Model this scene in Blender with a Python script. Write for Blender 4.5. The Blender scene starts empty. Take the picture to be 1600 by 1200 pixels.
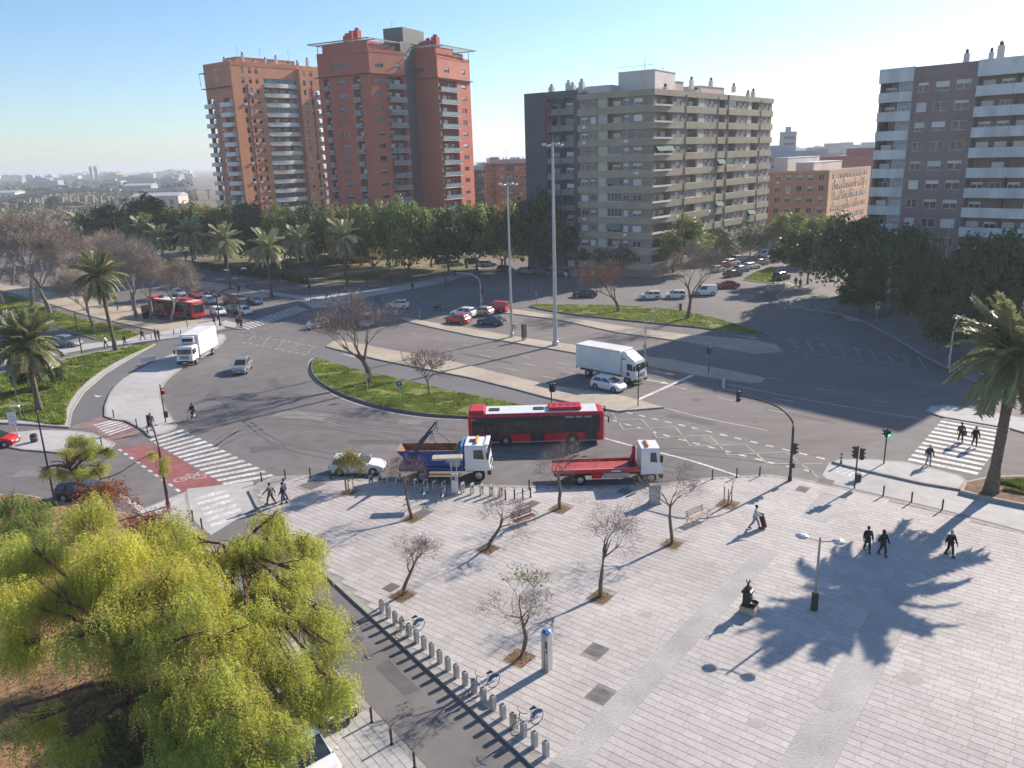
import bpy, bmesh, math, random
from mathutils import Vector, Matrix
sc = bpy.context.scene
C = sc.collection
rad = math.radians

# ------------------------------------------------------------------ camera, sky, sun, exposure
CAM_H, FPX, PITCH, ROLL = 24.8, 1239.0, rad(15.9), rad(-1.77)
_fw = Vector((0, math.cos(PITCH), -math.sin(PITCH)))
_rt = Vector((1, 0, 0)); _up = _rt.cross(_fw)
_r = _rt * math.cos(ROLL) + _up * math.sin(ROLL)
_u = _up * math.cos(ROLL) - _rt * math.sin(ROLL)
cam = bpy.data.cameras.new('camera'); camo = bpy.data.objects.new('camera', cam); C.objects.link(camo)
camo.matrix_world = Matrix(((_r.x, _u.x, -_fw.x, 0), (_r.y, _u.y, -_fw.y, 0), (_r.z, _u.z, -_fw.z, CAM_H), (0, 0, 0, 1)))
cam.sensor_width = 36; cam.lens = 36 * FPX / 1600; cam.clip_end = 20000; cam.clip_start = .5
sc.camera = camo
SUN_AZ, SUN_EL = rad(40.5), rad(28.0)
w = bpy.data.worlds.new('World'); sc.world = w; w.use_nodes = True
nt = w.node_tree; nt.nodes.clear()
sky = nt.nodes.new('ShaderNodeTexSky'); sky.sky_type = 'NISHITA'; sky.sun_disc = False
sky.sun_elevation = SUN_EL; sky.sun_rotation = math.pi / 2 - SUN_AZ
sky.altitude = 0; sky.air_density = 1.0; sky.dust_density = .35; sky.ozone_density = 5.0
bg = nt.nodes.new('ShaderNodeBackground'); bg.inputs[1].default_value = 0.1
wo = nt.nodes.new('ShaderNodeOutputWorld')
nt.links.new(sky.outputs[0], bg.inputs[0]); nt.links.new(bg.outputs[0], wo.inputs[0])
sl = bpy.data.lights.new('sun', 'SUN'); sl.energy = 5.0; sl.angle = rad(.55); sl.color = (1, .875, .75)
so = bpy.data.objects.new('sun', sl); C.objects.link(so)
so.rotation_euler = Vector((math.cos(SUN_EL) * math.cos(SUN_AZ), math.cos(SUN_EL) * math.sin(SUN_AZ), math.sin(SUN_EL))).to_track_quat('Z', 'Y').to_euler()
so.location = (60, 50, 90)
vs = sc.view_settings; vs.view_transform = 'Standard'; vs.look = 'None'; vs.gamma = 1; vs.use_curve_mapping = False
vs.exposure = 0.8
sc.cycles.use_denoising = True; sc.cycles.max_bounces = 5; sc.cycles.diffuse_bounces = 3; sc.cycles.glossy_bounces = 2; sc.cycles.adaptive_threshold = .03; sc.cycles.volume_bounces = 0
sc.cycles.transparent_max_bounces = 6; sc.cycles.use_adaptive_sampling = True

# ------------------------------------------------------------------ helpers
def g(u, v, z=0.0):
    """survey: where the sight line through a point of the 1600 x 1200 photograph meets the level z"""
    d = _fw + _r * ((u - 800) / FPX) - _u * ((v - 600) / FPX)
    t = (z - CAM_H) / d.z
    return Vector((d.x * t, d.y * t, z))
def smooth(pts, n=4, closed=True):
    out = []; N = len(pts)
    for i in range(N if closed else N - 1):
        p0, p1, p2, p3 = (pts[(i + k) % N] if closed else pts[min(max(i + k, 0), N - 1)] for k in (-1, 0, 1, 2))
        for k in range(n):
            t = k / n
            out.append(p1 * 1.0 if k == 0 else .5 * ((2 * p1) + (p2 - p0) * t + (2 * p0 - 5 * p1 + 4 * p2 - p3) * t * t + (3 * p1 - p0 - 3 * p2 + p3) * t ** 3))
    if not closed: out.append(pts[-1] * 1.0)
    return out
def area2(p): return sum(p[i].x * p[(i + 1) % len(p)].y - p[(i + 1) % len(p)].x * p[i].y for i in range(len(p)))
def ccw(p): return p if area2(p) > 0 else list(reversed(p))
def inset(p, d):
    out = []; N = len(p)
    for i in range(N):
        a = (p[i] - p[i - 1]); b = (p[(i + 1) % N] - p[i]); a.z = b.z = 0
        if a.length < 1e-6: a = b
        if b.length < 1e-6: b = a
        n1 = Vector((-a.y, a.x, 0)).normalized(); n2 = Vector((-b.y, b.x, 0)).normalized()
        n = n1 + n2
        if n.length < 1e-4: n = n1
        n.normalize(); k = max(.45, n.dot(n1))
        out.append(p[i] + n * (d / k))
    return out
def inside(p, poly):
    c = False; N = len(poly)
    for i in range(N):
        a, b = poly[i], poly[i - 1]
        if (a.y > p.y) != (b.y > p.y) and p.x < (b.x - a.x) * (p.y - a.y) / (b.y - a.y) + a.x: c = not c
    return c

class MB:
    """collects faces, then becomes ONE mesh object"""
    def __init__(s): s.v = []; s.f = []; s.m = []; s.sm = False
    def face(s, pts, m=0):
        k = len(s.v); s.v += [tuple(p) for p in pts]; s.f.append(tuple(range(k, k + len(pts)))); s.m.append(m)
    def box(s, x0, x1, y0, y1, z0, z1, m=0, M=None):
        p = [Vector(q) for q in ((x0, y0, z0), (x1, y0, z0), (x1, y1, z0), (x0, y1, z0), (x0, y0, z1), (x1, y0, z1), (x1, y1, z1), (x0, y1, z1))]
        if M is not None: p = [M @ q for q in p]
        k = len(s.v); s.v += [tuple(q) for q in p]
        for f in ((0, 3, 2, 1), (4, 5, 6, 7), (0, 1, 5, 4), (1, 2, 6, 5), (2, 3, 7, 6), (3, 0, 4, 7)):
            s.f.append(tuple(k + i for i in f)); s.m.append(m)
        return s
    def cbox(s, x0, x1, y0, y1, z0, z1, c=.04, m=0, M=None):
        """box with chamfered long edges (section in y,z; chamfered ends)"""
        pr = [(y0 + c, z0), (y1 - c, z0), (y1, z0 + c), (y1, z1 - c), (y1 - c, z1), (y0 + c, z1), (y0, z1 - c), (y0, z0 + c)]
        cy, cz = (y0 + y1) / 2, (z0 + z1) / 2
        def sec(x, d):
            return [Vector((x, cy + (a - cy) * (1 - d / max(1e-3, (y1 - y0) / 2)), cz + (b - cz) * (1 - d / max(1e-3, (z1 - z0) / 2)))) for a, b in pr]
        s.loft([sec(x0, c), sec(x0 + c, 0), sec(x1 - c, 0), sec(x1, c)], m, M); return s
    def prism(s, poly, z0, z1, m=0, ms=None, bottom=False):
        poly = ccw(poly); N = len(poly); k = len(s.v)
        s.v += [(p.x, p.y, z0) for p in poly] + [(p.x, p.y, z1) for p in poly]
        s.f.append(tuple(k + N + i for i in range(N))); s.m.append(m)
        if bottom: s.f.append(tuple(k + N - 1 - i for i in range(N))); s.m.append(m)
        for i in range(N):
            j = (i + 1) % N; s.f.append((k + i, k + j, k + N + j, k + N + i)); s.m.append(m if ms is None else ms)
        return s
    def loft(s, secs, m=0, M=None, caps=True, closed=True):
        n = len(secs[0]); k = len(s.v)
        for q in secs: s.v += [tuple(M @ Vector(p)) if M is not None else tuple(p) for p in q]
        for i in range(len(secs) - 1):
            for j in range(n if closed else n - 1):
                a = k + i * n + j; b = k + i * n + (j + 1) % n
                s.f.append((a, b, b + n, a + n)); s.m.append(m)
        if caps:
            s.f.append(tuple(k + n - 1 - j for j in range(n))); s.m.append(m)
            e = k + (len(secs) - 1) * n; s.f.append(tuple(e + j for j in range(n))); s.m.append(m)
        return s
    def tube(s, pts, rs, n=6, m=0, caps=True):
        pts = [Vector(p) for p in pts]; secs = []
        if not isinstance(rs, (list, tuple)): rs = [rs] * len(pts)
        ref = Vector((0, 0, 1))
        for i, p in enumerate(pts):
            t = (pts[min(i + 1, len(pts) - 1)] - pts[max(i - 1, 0)]).normalized()
            a = t.cross(ref if abs(t.z) < .95 else Vector((1, 0, 0))).normalized(); b = t.cross(a)
            secs.append([p + (a * math.cos(2 * math.pi * j / n) + b * math.sin(2 * math.pi * j / n)) * rs[i] for j in range(n)])
        return s.loft(secs, m, None, caps)
    def lathe(s, prof, c=(0, 0, 0), n=12, m=0, ax='z'):
        secs = []
        for r, h in prof:
            q = []
            for j in range(n):
                a = 2 * math.pi * j / n; x, y = r * math.cos(a), r * math.sin(a)
                q.append(Vector(c) + (Vector((x, y, h)) if ax == 'z' else Vector((x, h, -y)) if ax == 'y' else Vector((h, x, y))))
            secs.append(q)
        return s.loft(secs, m)
    def mesh(s, name, mats):
        me = bpy.data.meshes.new(name); me.from_pydata(s.v, [], s.f)
        if not isinstance(mats, (list, tuple)): mats = [mats]
        for q in mats: me.materials.append(q)
        if len(mats) > 1: me.polygons.foreach_set('material_index', s.m)
        if s.sm: me.polygons.foreach_set('use_smooth', [True] * len(s.f))
        me.update(); return me
    def obj(s, name, mats, parent=None, loc=None, rz=0, **tags):
        return put(name, s.mesh(name, mats), parent, loc, rz, **tags)
def put(name, me, parent=None, loc=None, rz=0, label=None, cat=None, group=None, kind=None, M=None):
    o = bpy.data.objects.new(name, me); C.objects.link(o)
    if parent is not None: o.parent = parent
    if M is not None: o.matrix_local = M
    else:
        if loc is not None: o.location = loc
        if rz: o.rotation_euler = (0, 0, rz)
    if label: o['label'] = label
    if cat: o['category'] = cat
    if group: o['group'] = group
    if kind: o['kind'] = kind
    return o
def thing(name, label, cat, loc=(0, 0, 0), rz=0, group=None): return put(name, None, None, loc, rz, label, cat, group)
def copy_tree(o, parent=None):
    c = o.copy(); C.objects.link(c); c.parent = parent
    for ch in list(o.children): copy_tree(ch, c)
    return c
ORD = ['first', 'second', 'third', 'fourth', 'fifth', 'sixth', 'seventh', 'eighth', 'ninth', 'tenth', 'eleventh', 'twelfth', 'thirteenth', 'fourteenth', 'fifteenth', 'sixteenth', 'seventeenth', 'eighteenth', 'nineteenth', 'twentieth',
       'twenty-first', 'twenty-second', 'twenty-third', 'twenty-fourth', 'twenty-fifth', 'twenty-sixth', 'twenty-seventh', 'twenty-eighth', 'twenty-ninth', 'thirtieth']

# ------------------------------------------------------------------ materials
MATS = {}
def mat(name, col, rough=.75, var=.12, scale=3.0, bump=0.0, bscale=None, metal=0.0, spec=.35, world=False, var2=0.0, scale2=.15, transl=0.0, col2=None, stretch=None, rand=0.0, emit=None):
    if name in MATS: return MATS[name]
    m = bpy.data.materials.new(name); m.use_nodes = True; n = m.node_tree; b = n.nodes['Principled BSDF']; L = n.links
    b.inputs['Roughness'].default_value = rough; b.inputs['Metallic'].default_value = metal; b.inputs['Specular IOR Level'].default_value = spec
    tc = n.nodes.new('ShaderNodeNewGeometry' if world else 'ShaderNodeTexCoord'); src = tc.outputs['Position' if world else 'Object']
    if stretch:
        mp = n.nodes.new('ShaderNodeMapping'); mp.inputs['Scale'].default_value = stretch[:3]
        if len(stretch) > 3: mp.inputs['Rotation'].default_value = (0, 0, stretch[3])
        L.new(src, mp.inputs[0]); src = mp.outputs[0]
    c = None
    def noisy(sc_, det=4):
        t = n.nodes.new('ShaderNodeTexNoise'); t.inputs['Scale'].default_value = sc_; t.inputs['Detail'].default_value = det; L.new(src, t.inputs['Vector']); return t.outputs['Fac']
    def mulc(cur, fac, amt):
        r = n.nodes.new('ShaderNodeMapRange'); r.inputs['From Min'].default_value = .3; r.inputs['From Max'].default_value = .7
        r.inputs['To Min'].default_value = 1 - amt; r.inputs['To Max'].default_value = 1 + amt; L.new(fac, r.inputs[0])
        x = n.nodes.new('ShaderNodeVectorMath'); x.operation = 'SCALE'; L.new(r.outputs[0], x.inputs['Scale'])
        if isinstance(cur, tuple): x.inputs[0].default_value = cur
        else: L.new(cur, x.inputs[0])
        return x.outputs[0]
    cur = tuple(col)
    if col2 is not None:
        mx = n.nodes.new('ShaderNodeMix'); mx.data_type = 'RGBA'; f = noisy(scale * .5, 3)
        rr = n.nodes.new('ShaderNodeMapRange'); rr.inputs['From Min'].default_value = .4; rr.inputs['From Max'].default_value = .6; L.new(f, rr.inputs[0]); L.new(rr.outputs[0], mx.inputs[0])
        mx.inputs[6].default_value = (*col, 1); mx.inputs[7].default_value = (*col2, 1); cur = mx.outputs[2]
    if var: cur = mulc(cur, noisy(scale), var)
    if var2: cur = mulc(cur, noisy(scale2, 5), var2)
    if rand:
        oi = n.nodes.new('ShaderNodeObjectInfo'); gi = n.nodes.new('ShaderNodeNewGeometry'); ad = n.nodes.new('ShaderNodeMath'); L.new(oi.outputs['Random'], ad.inputs[0]); L.new(gi.outputs['Random Per Island'], ad.inputs[1])
        fr = n.nodes.new('ShaderNodeMath'); fr.operation = 'FRACT'; L.new(ad.outputs[0], fr.inputs[0])
        r = n.nodes.new('ShaderNodeMapRange'); r.inputs['To Min'].default_value = 1 - rand; r.inputs['To Max'].default_value = 1 + rand; L.new(fr.outputs[0], r.inputs[0])
        x = n.nodes.new('ShaderNodeVectorMath'); x.operation = 'SCALE'; L.new(r.outputs[0], x.inputs['Scale'])
        if isinstance(cur, tuple): x.inputs[0].default_value = cur
        else: L.new(cur, x.inputs[0])
        cur = x.outputs[0]
    if isinstance(cur, tuple): b.inputs['Base Color'].default_value = (*cur, 1)
    else: L.new(cur, b.inputs['Base Color'])
    if bump:
        bp = n.nodes.new('ShaderNodeBump'); bp.inputs['Strength'].default_value = bump; bp.inputs['Distance'].default_value = .05; L.new(noisy(bscale or scale * 4, 6), bp.inputs['Height']); L.new(bp.outputs[0], b.inputs['Normal'])
    if transl:
        tr = n.nodes.new('ShaderNodeBsdfTranslucent'); ms = n.nodes.new('ShaderNodeMixShader'); ms.inputs[0].default_value = transl
        if isinstance(cur, tuple): tr.inputs[0].default_value = (*cur, 1)
        else: L.new(cur, tr.inputs[0])
        L.new(b.outputs[0], ms.inputs[1]); L.new(tr.outputs[0], ms.inputs[2]); L.new(ms.outputs[0], n.nodes['Material Output'].inputs[0])
    if emit: b.inputs['Emission Color'].default_value = (*emit[:3], 1); b.inputs['Emission Strength'].default_value = emit[3]
    MATS[name] = m; return m
ASPH = mat('asphalt', (.16, .15, .148), .85, .13, .7, .25, 30, world=True, var2=.2, scale2=.06)
ASPH_OLD = mat('asphalt_brownish', (.168, .15, .143), .85, .14, .8, .25, 30, world=True, var2=.18, scale2=.07, stretch=(.25, 1.2, 1, rad(43.6)))
ASPH_NEW = mat('asphalt_service', (.15, .15, .155), .85, .06, 1.4, .25, 30, world=True, var2=.1, scale2=.11)
KERB = mat('kerb_stone', (.33, .31, .28), .85, .15, 2.0, .2, world=True)
PAVE = mat('paver', (.44, .41, .388), .8, .09, 6.0, .1, 40, world=True, rand=.085, var2=.13, scale2=.14)
PAVE2 = mat('paver_grey', (.40, .39, .38), .82, .1, 3.0, .1, 40, world=True, var2=.1, scale2=.3)
JOINT = mat('paver_joint', (.28, .26, .245), .95, .2, 2.0, world=True)
COB = mat('small_setts', (.43, .41, .395), .85, .12, 9.0, .2, 60, world=True, var2=.15, scale2=.4)
TAN = mat('tan_paving', (.40, .345, .27), .85, .1, 1.5, .1, 30, world=True, var2=.14, scale2=.2)
CONC = mat('pale_concrete', (.42, .41, .4), .85, .08, 1.2, .1, 30, world=True, var2=.12, scale2=.15)
WHITE = mat('road_paint', (.55, .54, .52), .7, .35, 4.0, world=True, var2=.22, scale2=.6)
YELLOW = mat('yellow_road_paint', (.36, .325, .23), .7, .3, 4.0, world=True, var2=.2, scale2=.5)
WORN = mat('worn_road_paint', (.36, .35, .335), .75, .35, 3.0, world=True, var2=.25, scale2=.6)
REDLANE = mat('red_lane_paint', (.27, .1, .095), .8, .15, 1.5, world=True, var2=.15, scale2=.3)
REDWORN = mat('red_lane_worn', (.25, .165, .155), .85, .2, 1.2, world=True, var2=.2, scale2=.3)
GRASS = mat('grass_soil', (.15, .16, .04), .95, .3, 1.3, .4, 20, world=True, var2=.3, scale2=.18, col2=(.16, .17, .045))
BLADE = mat('grass_blades', (.21, .275, .05), .8, .35, .8, world=True, var2=.25, scale2=.2, transl=.3)
SOIL = mat('soil', (.17, .1, .06), .95, .35, 2.5, .5, 20, world=True, var2=.25, scale2=.3)
LITTER = mat('leaf_litter', (.26, .15, .085), .95, .4, 5.0, .5, 30, world=True, var2=.3, scale2=.35)
GREYM = mat('grey_metal', (.32, .33, .34), .45, .08, 2.0, metal=.6)
GALV = mat('galvanised_steel', (.46, .47, .47), .5, .1, 3.0, metal=.35)
DARKM = mat('dark_metal', (.035, .036, .038), .5, .15, 4.0)
BROWNM = mat('bronze_painted_metal', (.06, .045, .035), .5, .15, 4.0)
BLACK = mat('black_rubber', (.018, .018, .019), .85, .2, 6.0)
CASTI = mat('cast_iron_cover', (.17, .155, .145), .7, .25, 12.0, .3, 40)
BRICKISH = mat('tree_pit_soil', (.2, .12, .075), .95, .4, 6.0, .5, 30, world=True)
PLASTW = mat('white_plastic', (.7, .7, .69), .5, .05, 3.0)

# ================================================================== THE SETTING: ground, roads, pavements
rnd = random.Random(11)
from mathutils import noise
FIELD = mat('dry_fields', (.2, .155, .11), .95, .25, .02, world=True, var2=.35, scale2=.006, col2=(.12, .13, .075), stretch=(1, 2.2, 1, rad(8)))
def pxs(l, z=0, sm=0):
    p = ccw([g(u, v, z) for u, v in l])
    return smooth(p, sm) if sm else p
b = MB(); b.box(-9000, 9000, -40, 9000, -.6, -.12); b.obj('ground', FIELD, kind='structure')
b = MB(); b.prism([Vector(q) for q in ((-75, 15, 0), (75, 15, 0), (130, 60, 0), (150, 330, 0), (70, 330, 0), (20, 195, 0), (-75, 215, 0), (-190, 330, 0), (-260, 330, 0), (-150, 190, 0), (-95, 120, 0), (-75, 80, 0))], -.118, 0)
b.obj('road', ASPH, kind='structure')
LAY = {}
def sheet(name, poly, m, z, kind='structure'):
    b = MB(); b.prism(poly, z - .0035, z); return b.obj(name, m, kind=kind)
def island(name, poly, m, h=.12, kw=.16, km=None, fall=0.0):
    """raised area: top sheet, and a kerb of single stones round it"""
    poly = ccw(poly); inn = inset(poly, kw)
    b = MB(); b.prism(inn, -.1, h - .006); o = b.obj(name, m, kind='structure')
    k = MB(); N = len(poly)
    for i in range(N):
        j = (i + 1) % N
        a, c, d, e = poly[i], poly[j], inn[j], inn[i]
        L = (c - a).length; n = max(1, int(L / 1.2))
        for q in range(n):
            t0, t1 = q / n + .008 / max(L, .1), (q + 1) / n - .008 / max(L, .1)
            P = [a.lerp(c, t0), a.lerp(c, t1), e.lerp(d, t1), e.lerp(d, t0)]
            k.prism([Vector((x.x, x.y, 0)) for x in P], -.1, h + rnd.uniform(-.003, .003))
    k.obj('kerb', km or KERB, o, kind='stuff')
    return o
# --- carriageway wearing courses (each a sheet a few millimetres above the one below)
sheet('road', pxs([(505, 538), (640, 495), (690, 500), (905, 547), (1240, 605), (1460, 650), (1300, 720), (1100, 665), (1040, 636), (860, 600), (690, 560), (560, 536)]), ASPH_OLD, .004)
sheet('road', pxs([(785, 491), (880, 501), (1005, 524), (1222, 552), (1600, 640), (1600, 655), (1450, 632), (1190, 583), (1020, 556), (905, 541), (660, 500), (720, 478)]), ASPH_OLD, .0045)
# service lane between lawn island and median
sheet('road', pxs([(512, 545), (590, 564), (669, 580), (732, 592), (800, 609), (860, 625), (960, 645), (940, 656), (830, 645), (760, 628), (700, 613), (640, 598), (560, 579), (494, 560), (488, 552)]), ASPH_NEW, .005)

# --- plaza
HZ = .12
PLAZA = [(520, 909), (805, 1170), (900, 1262), (1100, 1300), (1760, 1300), (1760, 868), (1600, 832), (1480, 800), (1380, 776), (1300, 758), (1288, 754), (1240, 746), (1200, 741), (1108, 746), (1035, 755), (940, 759), (830, 759), (700, 757), (600, 751), (545, 746), (485, 742), (430, 744), (404, 754), (388, 766), (400, 790), (440, 835), (480, 875)]
plaza_poly = pxs(PLAZA, HZ)
plaza = island('plaza', plaza_poly, JOINT, HZ, .3, KERB)
RA = rad(-38.3); RD = Vector((math.cos(RA), math.sin(RA), 0)); RN = Vector((-math.sin(RA), math.cos(RA), 0))
inner = inset(plaza_poly, .32)
def band(p, q, w):
    a, c = g(*p, HZ), g(*q, HZ); return (a, RN, -RD, (c - a).dot(RN), w)
BANDS = [band((880, 1200), (1195, 862), 1.25), band((1248, 1215), (1462, 905), 1.9), band((1270, 812), (1306, 776), 1.8)]
def in_band(p, pad=.0):
    for a, d, n, L, w in BANDS:
        q = p - a
        if -.2 < q.dot(d) < L and abs(q.dot(n)) < w / 2 + pad: return True
    return False
PITS = [(645, 810, 1.15), (762, 858, 1.1), (628, 931, 1.15), (875, 795, 1.3), (1050, 850, 1.1), (938, 933, 1.15), (812, 1028, 1.2), (545, 769, 1.0), (1137, 788, 1.3)]
COVERS = [(489, 757, 1.55, 0), (611, 918, .75, 0), (932, 1016, 1.0, 1), (938, 1086, 1.05, 1), (832, 787, .8, 0), (662, 801, 1.0, 0), (1290, 752, 1.1, 0), (1254, 764, .8, 0), (976, 767, .9, 0)]
EXCL = [(g(u, v, HZ), w * .5) for u, v, w in PITS] + [(g(u, v, HZ), w * .5) for u, v, w, k in COVERS]
RW, cells = .455, []
o0 = g(1000, 1000, HZ)
def row_runs(r):
    """free stretches of one row of pavers between kerb, sett bands, tree pits and covers"""
    c = o0 + RN * (r * RW); runs = None
    for off in (-.45, .45):
        q = c + RN * (off * RW); xs = []
        for i in range(len(inner)):
            p0, p1 = inner[i] - q, inner[i - 1] - q; n0, n1 = p0.dot(RN), p1.dot(RN)
            if (n0 > 0) != (n1 > 0): xs.append(p0.dot(RD) + (p1 - p0).dot(RD) * n0 / (n0 - n1))
        xs.sort(); new = list(zip(xs[::2], xs[1::2]))
        runs = new if runs is None else [(max(a, e), min(b_, f)) for a, b_ in runs for e, f in new if min(b_, f) - max(a, e) > .1]
    cut = []
    for a, d, n, L, w in BANDS:
        t = (c - a).dot(d)
        if -.2 < t < L: x = (a + d * t - c).dot(RD); cut.append((x - w / 2 - .01, x + w / 2 + .01))
    for e, h in EXCL:
        q = e - c
        if abs(q.dot(RN)) < h + RW * .5: cut.append((q.dot(RD) - h - .01, q.dot(RD) + h + .01))
    for x0, x1 in cut: runs = [t for a, b_ in runs for t in ((a, min(b_, x0)), (max(a, x1), b_)) if t[1] - t[0] > .08]
    return c, runs
for r in range(-75, 90):
    c, runs = row_runs(r)
    for a, b_ in runs:
        a, b_ = max(a, -34), min(b_, 40); x = a
        if b_ - a < .1: continue
        x -= rnd.random() * .5
        while x < b_ - .01:
            L = rnd.choice((.6, .75, .9)); x0, x1 = max(x, a), min(x + L, b_)
            if b_ - x1 < .12: x1 = b_
            p = c + RD * ((x0 + x1) / 2)
            if x1 - x0 > .05 and 22 < p.y < 75: cells.append((p, x1 - x0))
            x = x1
def paver_box(b, L, w=RW - .013, z0=0, z1=.02, M=None):
    c = .008; x, y = L / 2 - .005, w / 2
    secs = [[Vector((sx * (x - e), sy * (y - e), z)) for sx, sy in ((-1, -1), (1, -1), (1, 1), (-1, 1))] for z, e in ((z0, 0), (z1 - c, 0), (z1, c))]
    k = len(b.v); b.v += [tuple(M @ q) for s_ in secs for q in s_]
    for i in range(2):
        for j in range(4): b.f.append((k + i * 4 + j, k + i * 4 + (j + 1) % 4, k + i * 4 + 4 + (j + 1) % 4, k + i * 4 + 4 + j)); b.m.append(0)
    b.f.append((k + 8, k + 9, k + 10, k + 11)); b.m.append(0)
def visible(p):
    q = p - Vector((0, 0, CAM_H)); d = q.dot(_fw); return abs(q.dot(_r) / d) < .63 and -.475 < q.dot(_u) / d
cells.sort(key=lambda c: (not visible(c[0]), c[0].length))
b = MB(); paver_box(b, 1.0, M=Matrix()); pm = b.mesh('paver', PAVE)
big = MB()
for i, (p, L) in enumerate(cells):
    M = Matrix.Translation((p.x, p.y, HZ - .012 + rnd.uniform(-.0015, .0015))) @ Matrix.Rotation(RA, 4, 'Z')
    if i < 300: put('paver', pm, plaza, M=M @ Matrix.Diagonal((L, 1, 1, 1)))
    else: paver_box(big, L, M=M)
big.obj('paver', PAVE, plaza, kind='stuff')
b = MB()
for a, d, n, L, w in BANDS:
    x = 0
    while x < L:
        y = -w / 2
        while y < w / 2:
            p = a + d * (x + .06) + n * (y + .06)
            if inside(p, inner):
                q = [p + d * (sx * .0575) + n * (sy * .0555) for sx, sy in ((-1, -1), (1, -1), (1, 1), (-1, 1))]
                b.prism(q, HZ - .012, HZ + rnd.uniform(0, .008))
            y += .12
        x += .125
b.obj('setts', COB, plaza, kind='stuff')
for u, v, wd in PITS:
    p = g(u, v, HZ); b = MB()
    q = [p + RD * (sx * wd / 2) + RN * (sy * wd / 2) for sx, sy in ((-1, -1), (1, -1), (1, 1), (-1, 1))]
    b.prism(q, HZ - .02, HZ + .002); o = b.obj('tree_pit', BRICKISH, plaza)
    b = MB()
    for k in range(260):
        t = p + RD * rnd.gauss(0, wd * .27) + RN * rnd.gauss(0, wd * .27); a = rnd.random() * 6.3; s_ = rnd.uniform(.03, .06)
        e = Vector((math.cos(a), math.sin(a), rnd.uniform(-.3, .3))) * s_; f = Vector((-math.sin(a), math.cos(a), rnd.uniform(-.2, .4))) * s_ * .6
        c = Vector((t.x, t.y, HZ + .03 + rnd.random() * .03)); b.face([c - e, c + f, c + e, c - f], 0 if rnd.random() < .75 else 1)
    b.obj('fallen_leaves', [LITTER, mat('pit_weeds', (.1, .17, .03), .8, .3, 4.0)], o, kind='stuff')
for u, v, wd, kind in COVERS:
    p = g(u, v, HZ); h = wd / 2
    b = MB(); b.prism([Vector((sx * h, sy * h, 0)) for sx, sy in ((-1, -1), (1, -1), (1, 1), (-1, 1))], -.02, .004)
    o = b.obj('iron_cover', CASTI, plaza, (p.x, p.y, HZ), RA)
    b = MB()
    if kind:
        for r in (.12, .22, .32, .42):
            if r < h: b.loft([[Vector((rr * math.cos(a / 20 * 6.2832), rr * math.sin(a / 20 * 6.2832), z)) for a in range(20)] for rr, z in ((r, .004), (r, .014), (r + .04, .014), (r + .04, .004))], caps=False)
    else:
        for k in range(7): b.box(-h * .9, h * .9, -h * .9 + k * h * .27, -h * .9 + k * h * .27 + .05, .004, .012)
    b.obj('rib', CASTI, o)

b = MB()   # fallen leaves, gum spots and scraps on the paving
for k in range(900):
    p = g(rnd.uniform(480, 1600), rnd.triangular(760, 1200, 800), HZ); 
    if not inside(p, inner): continue
    a = rnd.random() * 6.3; s_ = rnd.uniform(.015, .05); e = Vector((math.cos(a), math.sin(a), 0)) * s_; f = Vector((-e.y, e.x, 0)) * .6; p.z = HZ + .0125; b.face([p - e, p - f, p + e, p + f], rnd.choice((0, 0, 1, 2)))
b.obj('litter', [LITTER, mat('gum_spot', (.12, .11, .105), .9), mat('paper_scrap', (.6, .6, .58), .9)], plaza, kind='stuff')
STN = mat('paving_stain', (.375, .342, .325), .85, .12, 4.0, world=True)
for u, v, r in ((905, 782, .9), (700, 800, .6), (1110, 880, .5), (1290, 1100, .7), (1010, 960, .45), (870, 900, .5), (1420, 1060, .8), (760, 920, .4), (1180, 1130, .5), (1540, 960, .6)):
    p = g(u, v, HZ); b = MB(); b.face([Vector((p.x + r * rnd.uniform(.55, 1.1) * math.cos(k / 18 * 6.2832), p.y + .7 * r * rnd.uniform(.55, 1.1) * math.sin(k / 18 * 6.2832), HZ + .0115)) for k in range(18)]); b.obj('stain', STN, plaza)

# --- pavement west of the drive (bottom left), drive and parking bays
WP = pxs([(419, 928), (527, 1048), (663, 1195), (760, 1300), (640, 1330), (500, 1180), (440, 1090), (372, 990), (330, 930), (300, 880), (330, 855), (372, 880)], HZ)
wpav = island('pavement', WP, JOINT, HZ, .25)
b = MB(); winn = inset(WP, .27); wc = []
WA = rad(-53.2); WD = Vector((math.cos(WA), math.sin(WA), 0)); WN = Vector((-math.sin(WA), math.cos(WA), 0)); c0 = g(600, 1150, HZ)
for i in range(-40, 60):
    for j in range(-40, 20):
        p = c0 + WD * (i * .6 + (j % 2) * .3) + WN * (j * .42)
        if all(inside(p + WD * (sx * .27) + WN * (sy * .19), winn) for sx in (-1, 1) for sy in (-1, 1)): wc.append(p)
b2 = MB(); paver_box(b2, .6, .40, M=Matrix()); wme = b2.mesh('paver', PAVE2)
wc.sort(key=lambda p: (not visible(p), p.length))
for i, p in enumerate(wc):
    M = Matrix.Translation((p.x, p.y, HZ - .012 + rnd.uniform(-.001, .001))) @ Matrix.Rotation(WA, 4, 'Z')
    if i < 220: put('paver', wme, wpav, M=M)
    else: paver_box(b, .6, .40, M=M)
b.obj('paver', PAVE2, wpav, kind='stuff')
sheet('drive', pxs([(388, 770), (300, 830), (419, 926), (527, 1046), (663, 1193), (760, 1298), (905, 1266), (805, 1172), (520, 912), (478, 877), (440, 838), (402, 794)]), mat('drive_asphalt', (.175, .165, .16), .85, .08, 1.0, .25, 30, world=True, var2=.16, scale2=.2), .006)
sheet('drive', pxs([(292, 764), (395, 752), (404, 790), (330, 836), (300, 812)]), CONC, .01)
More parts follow.
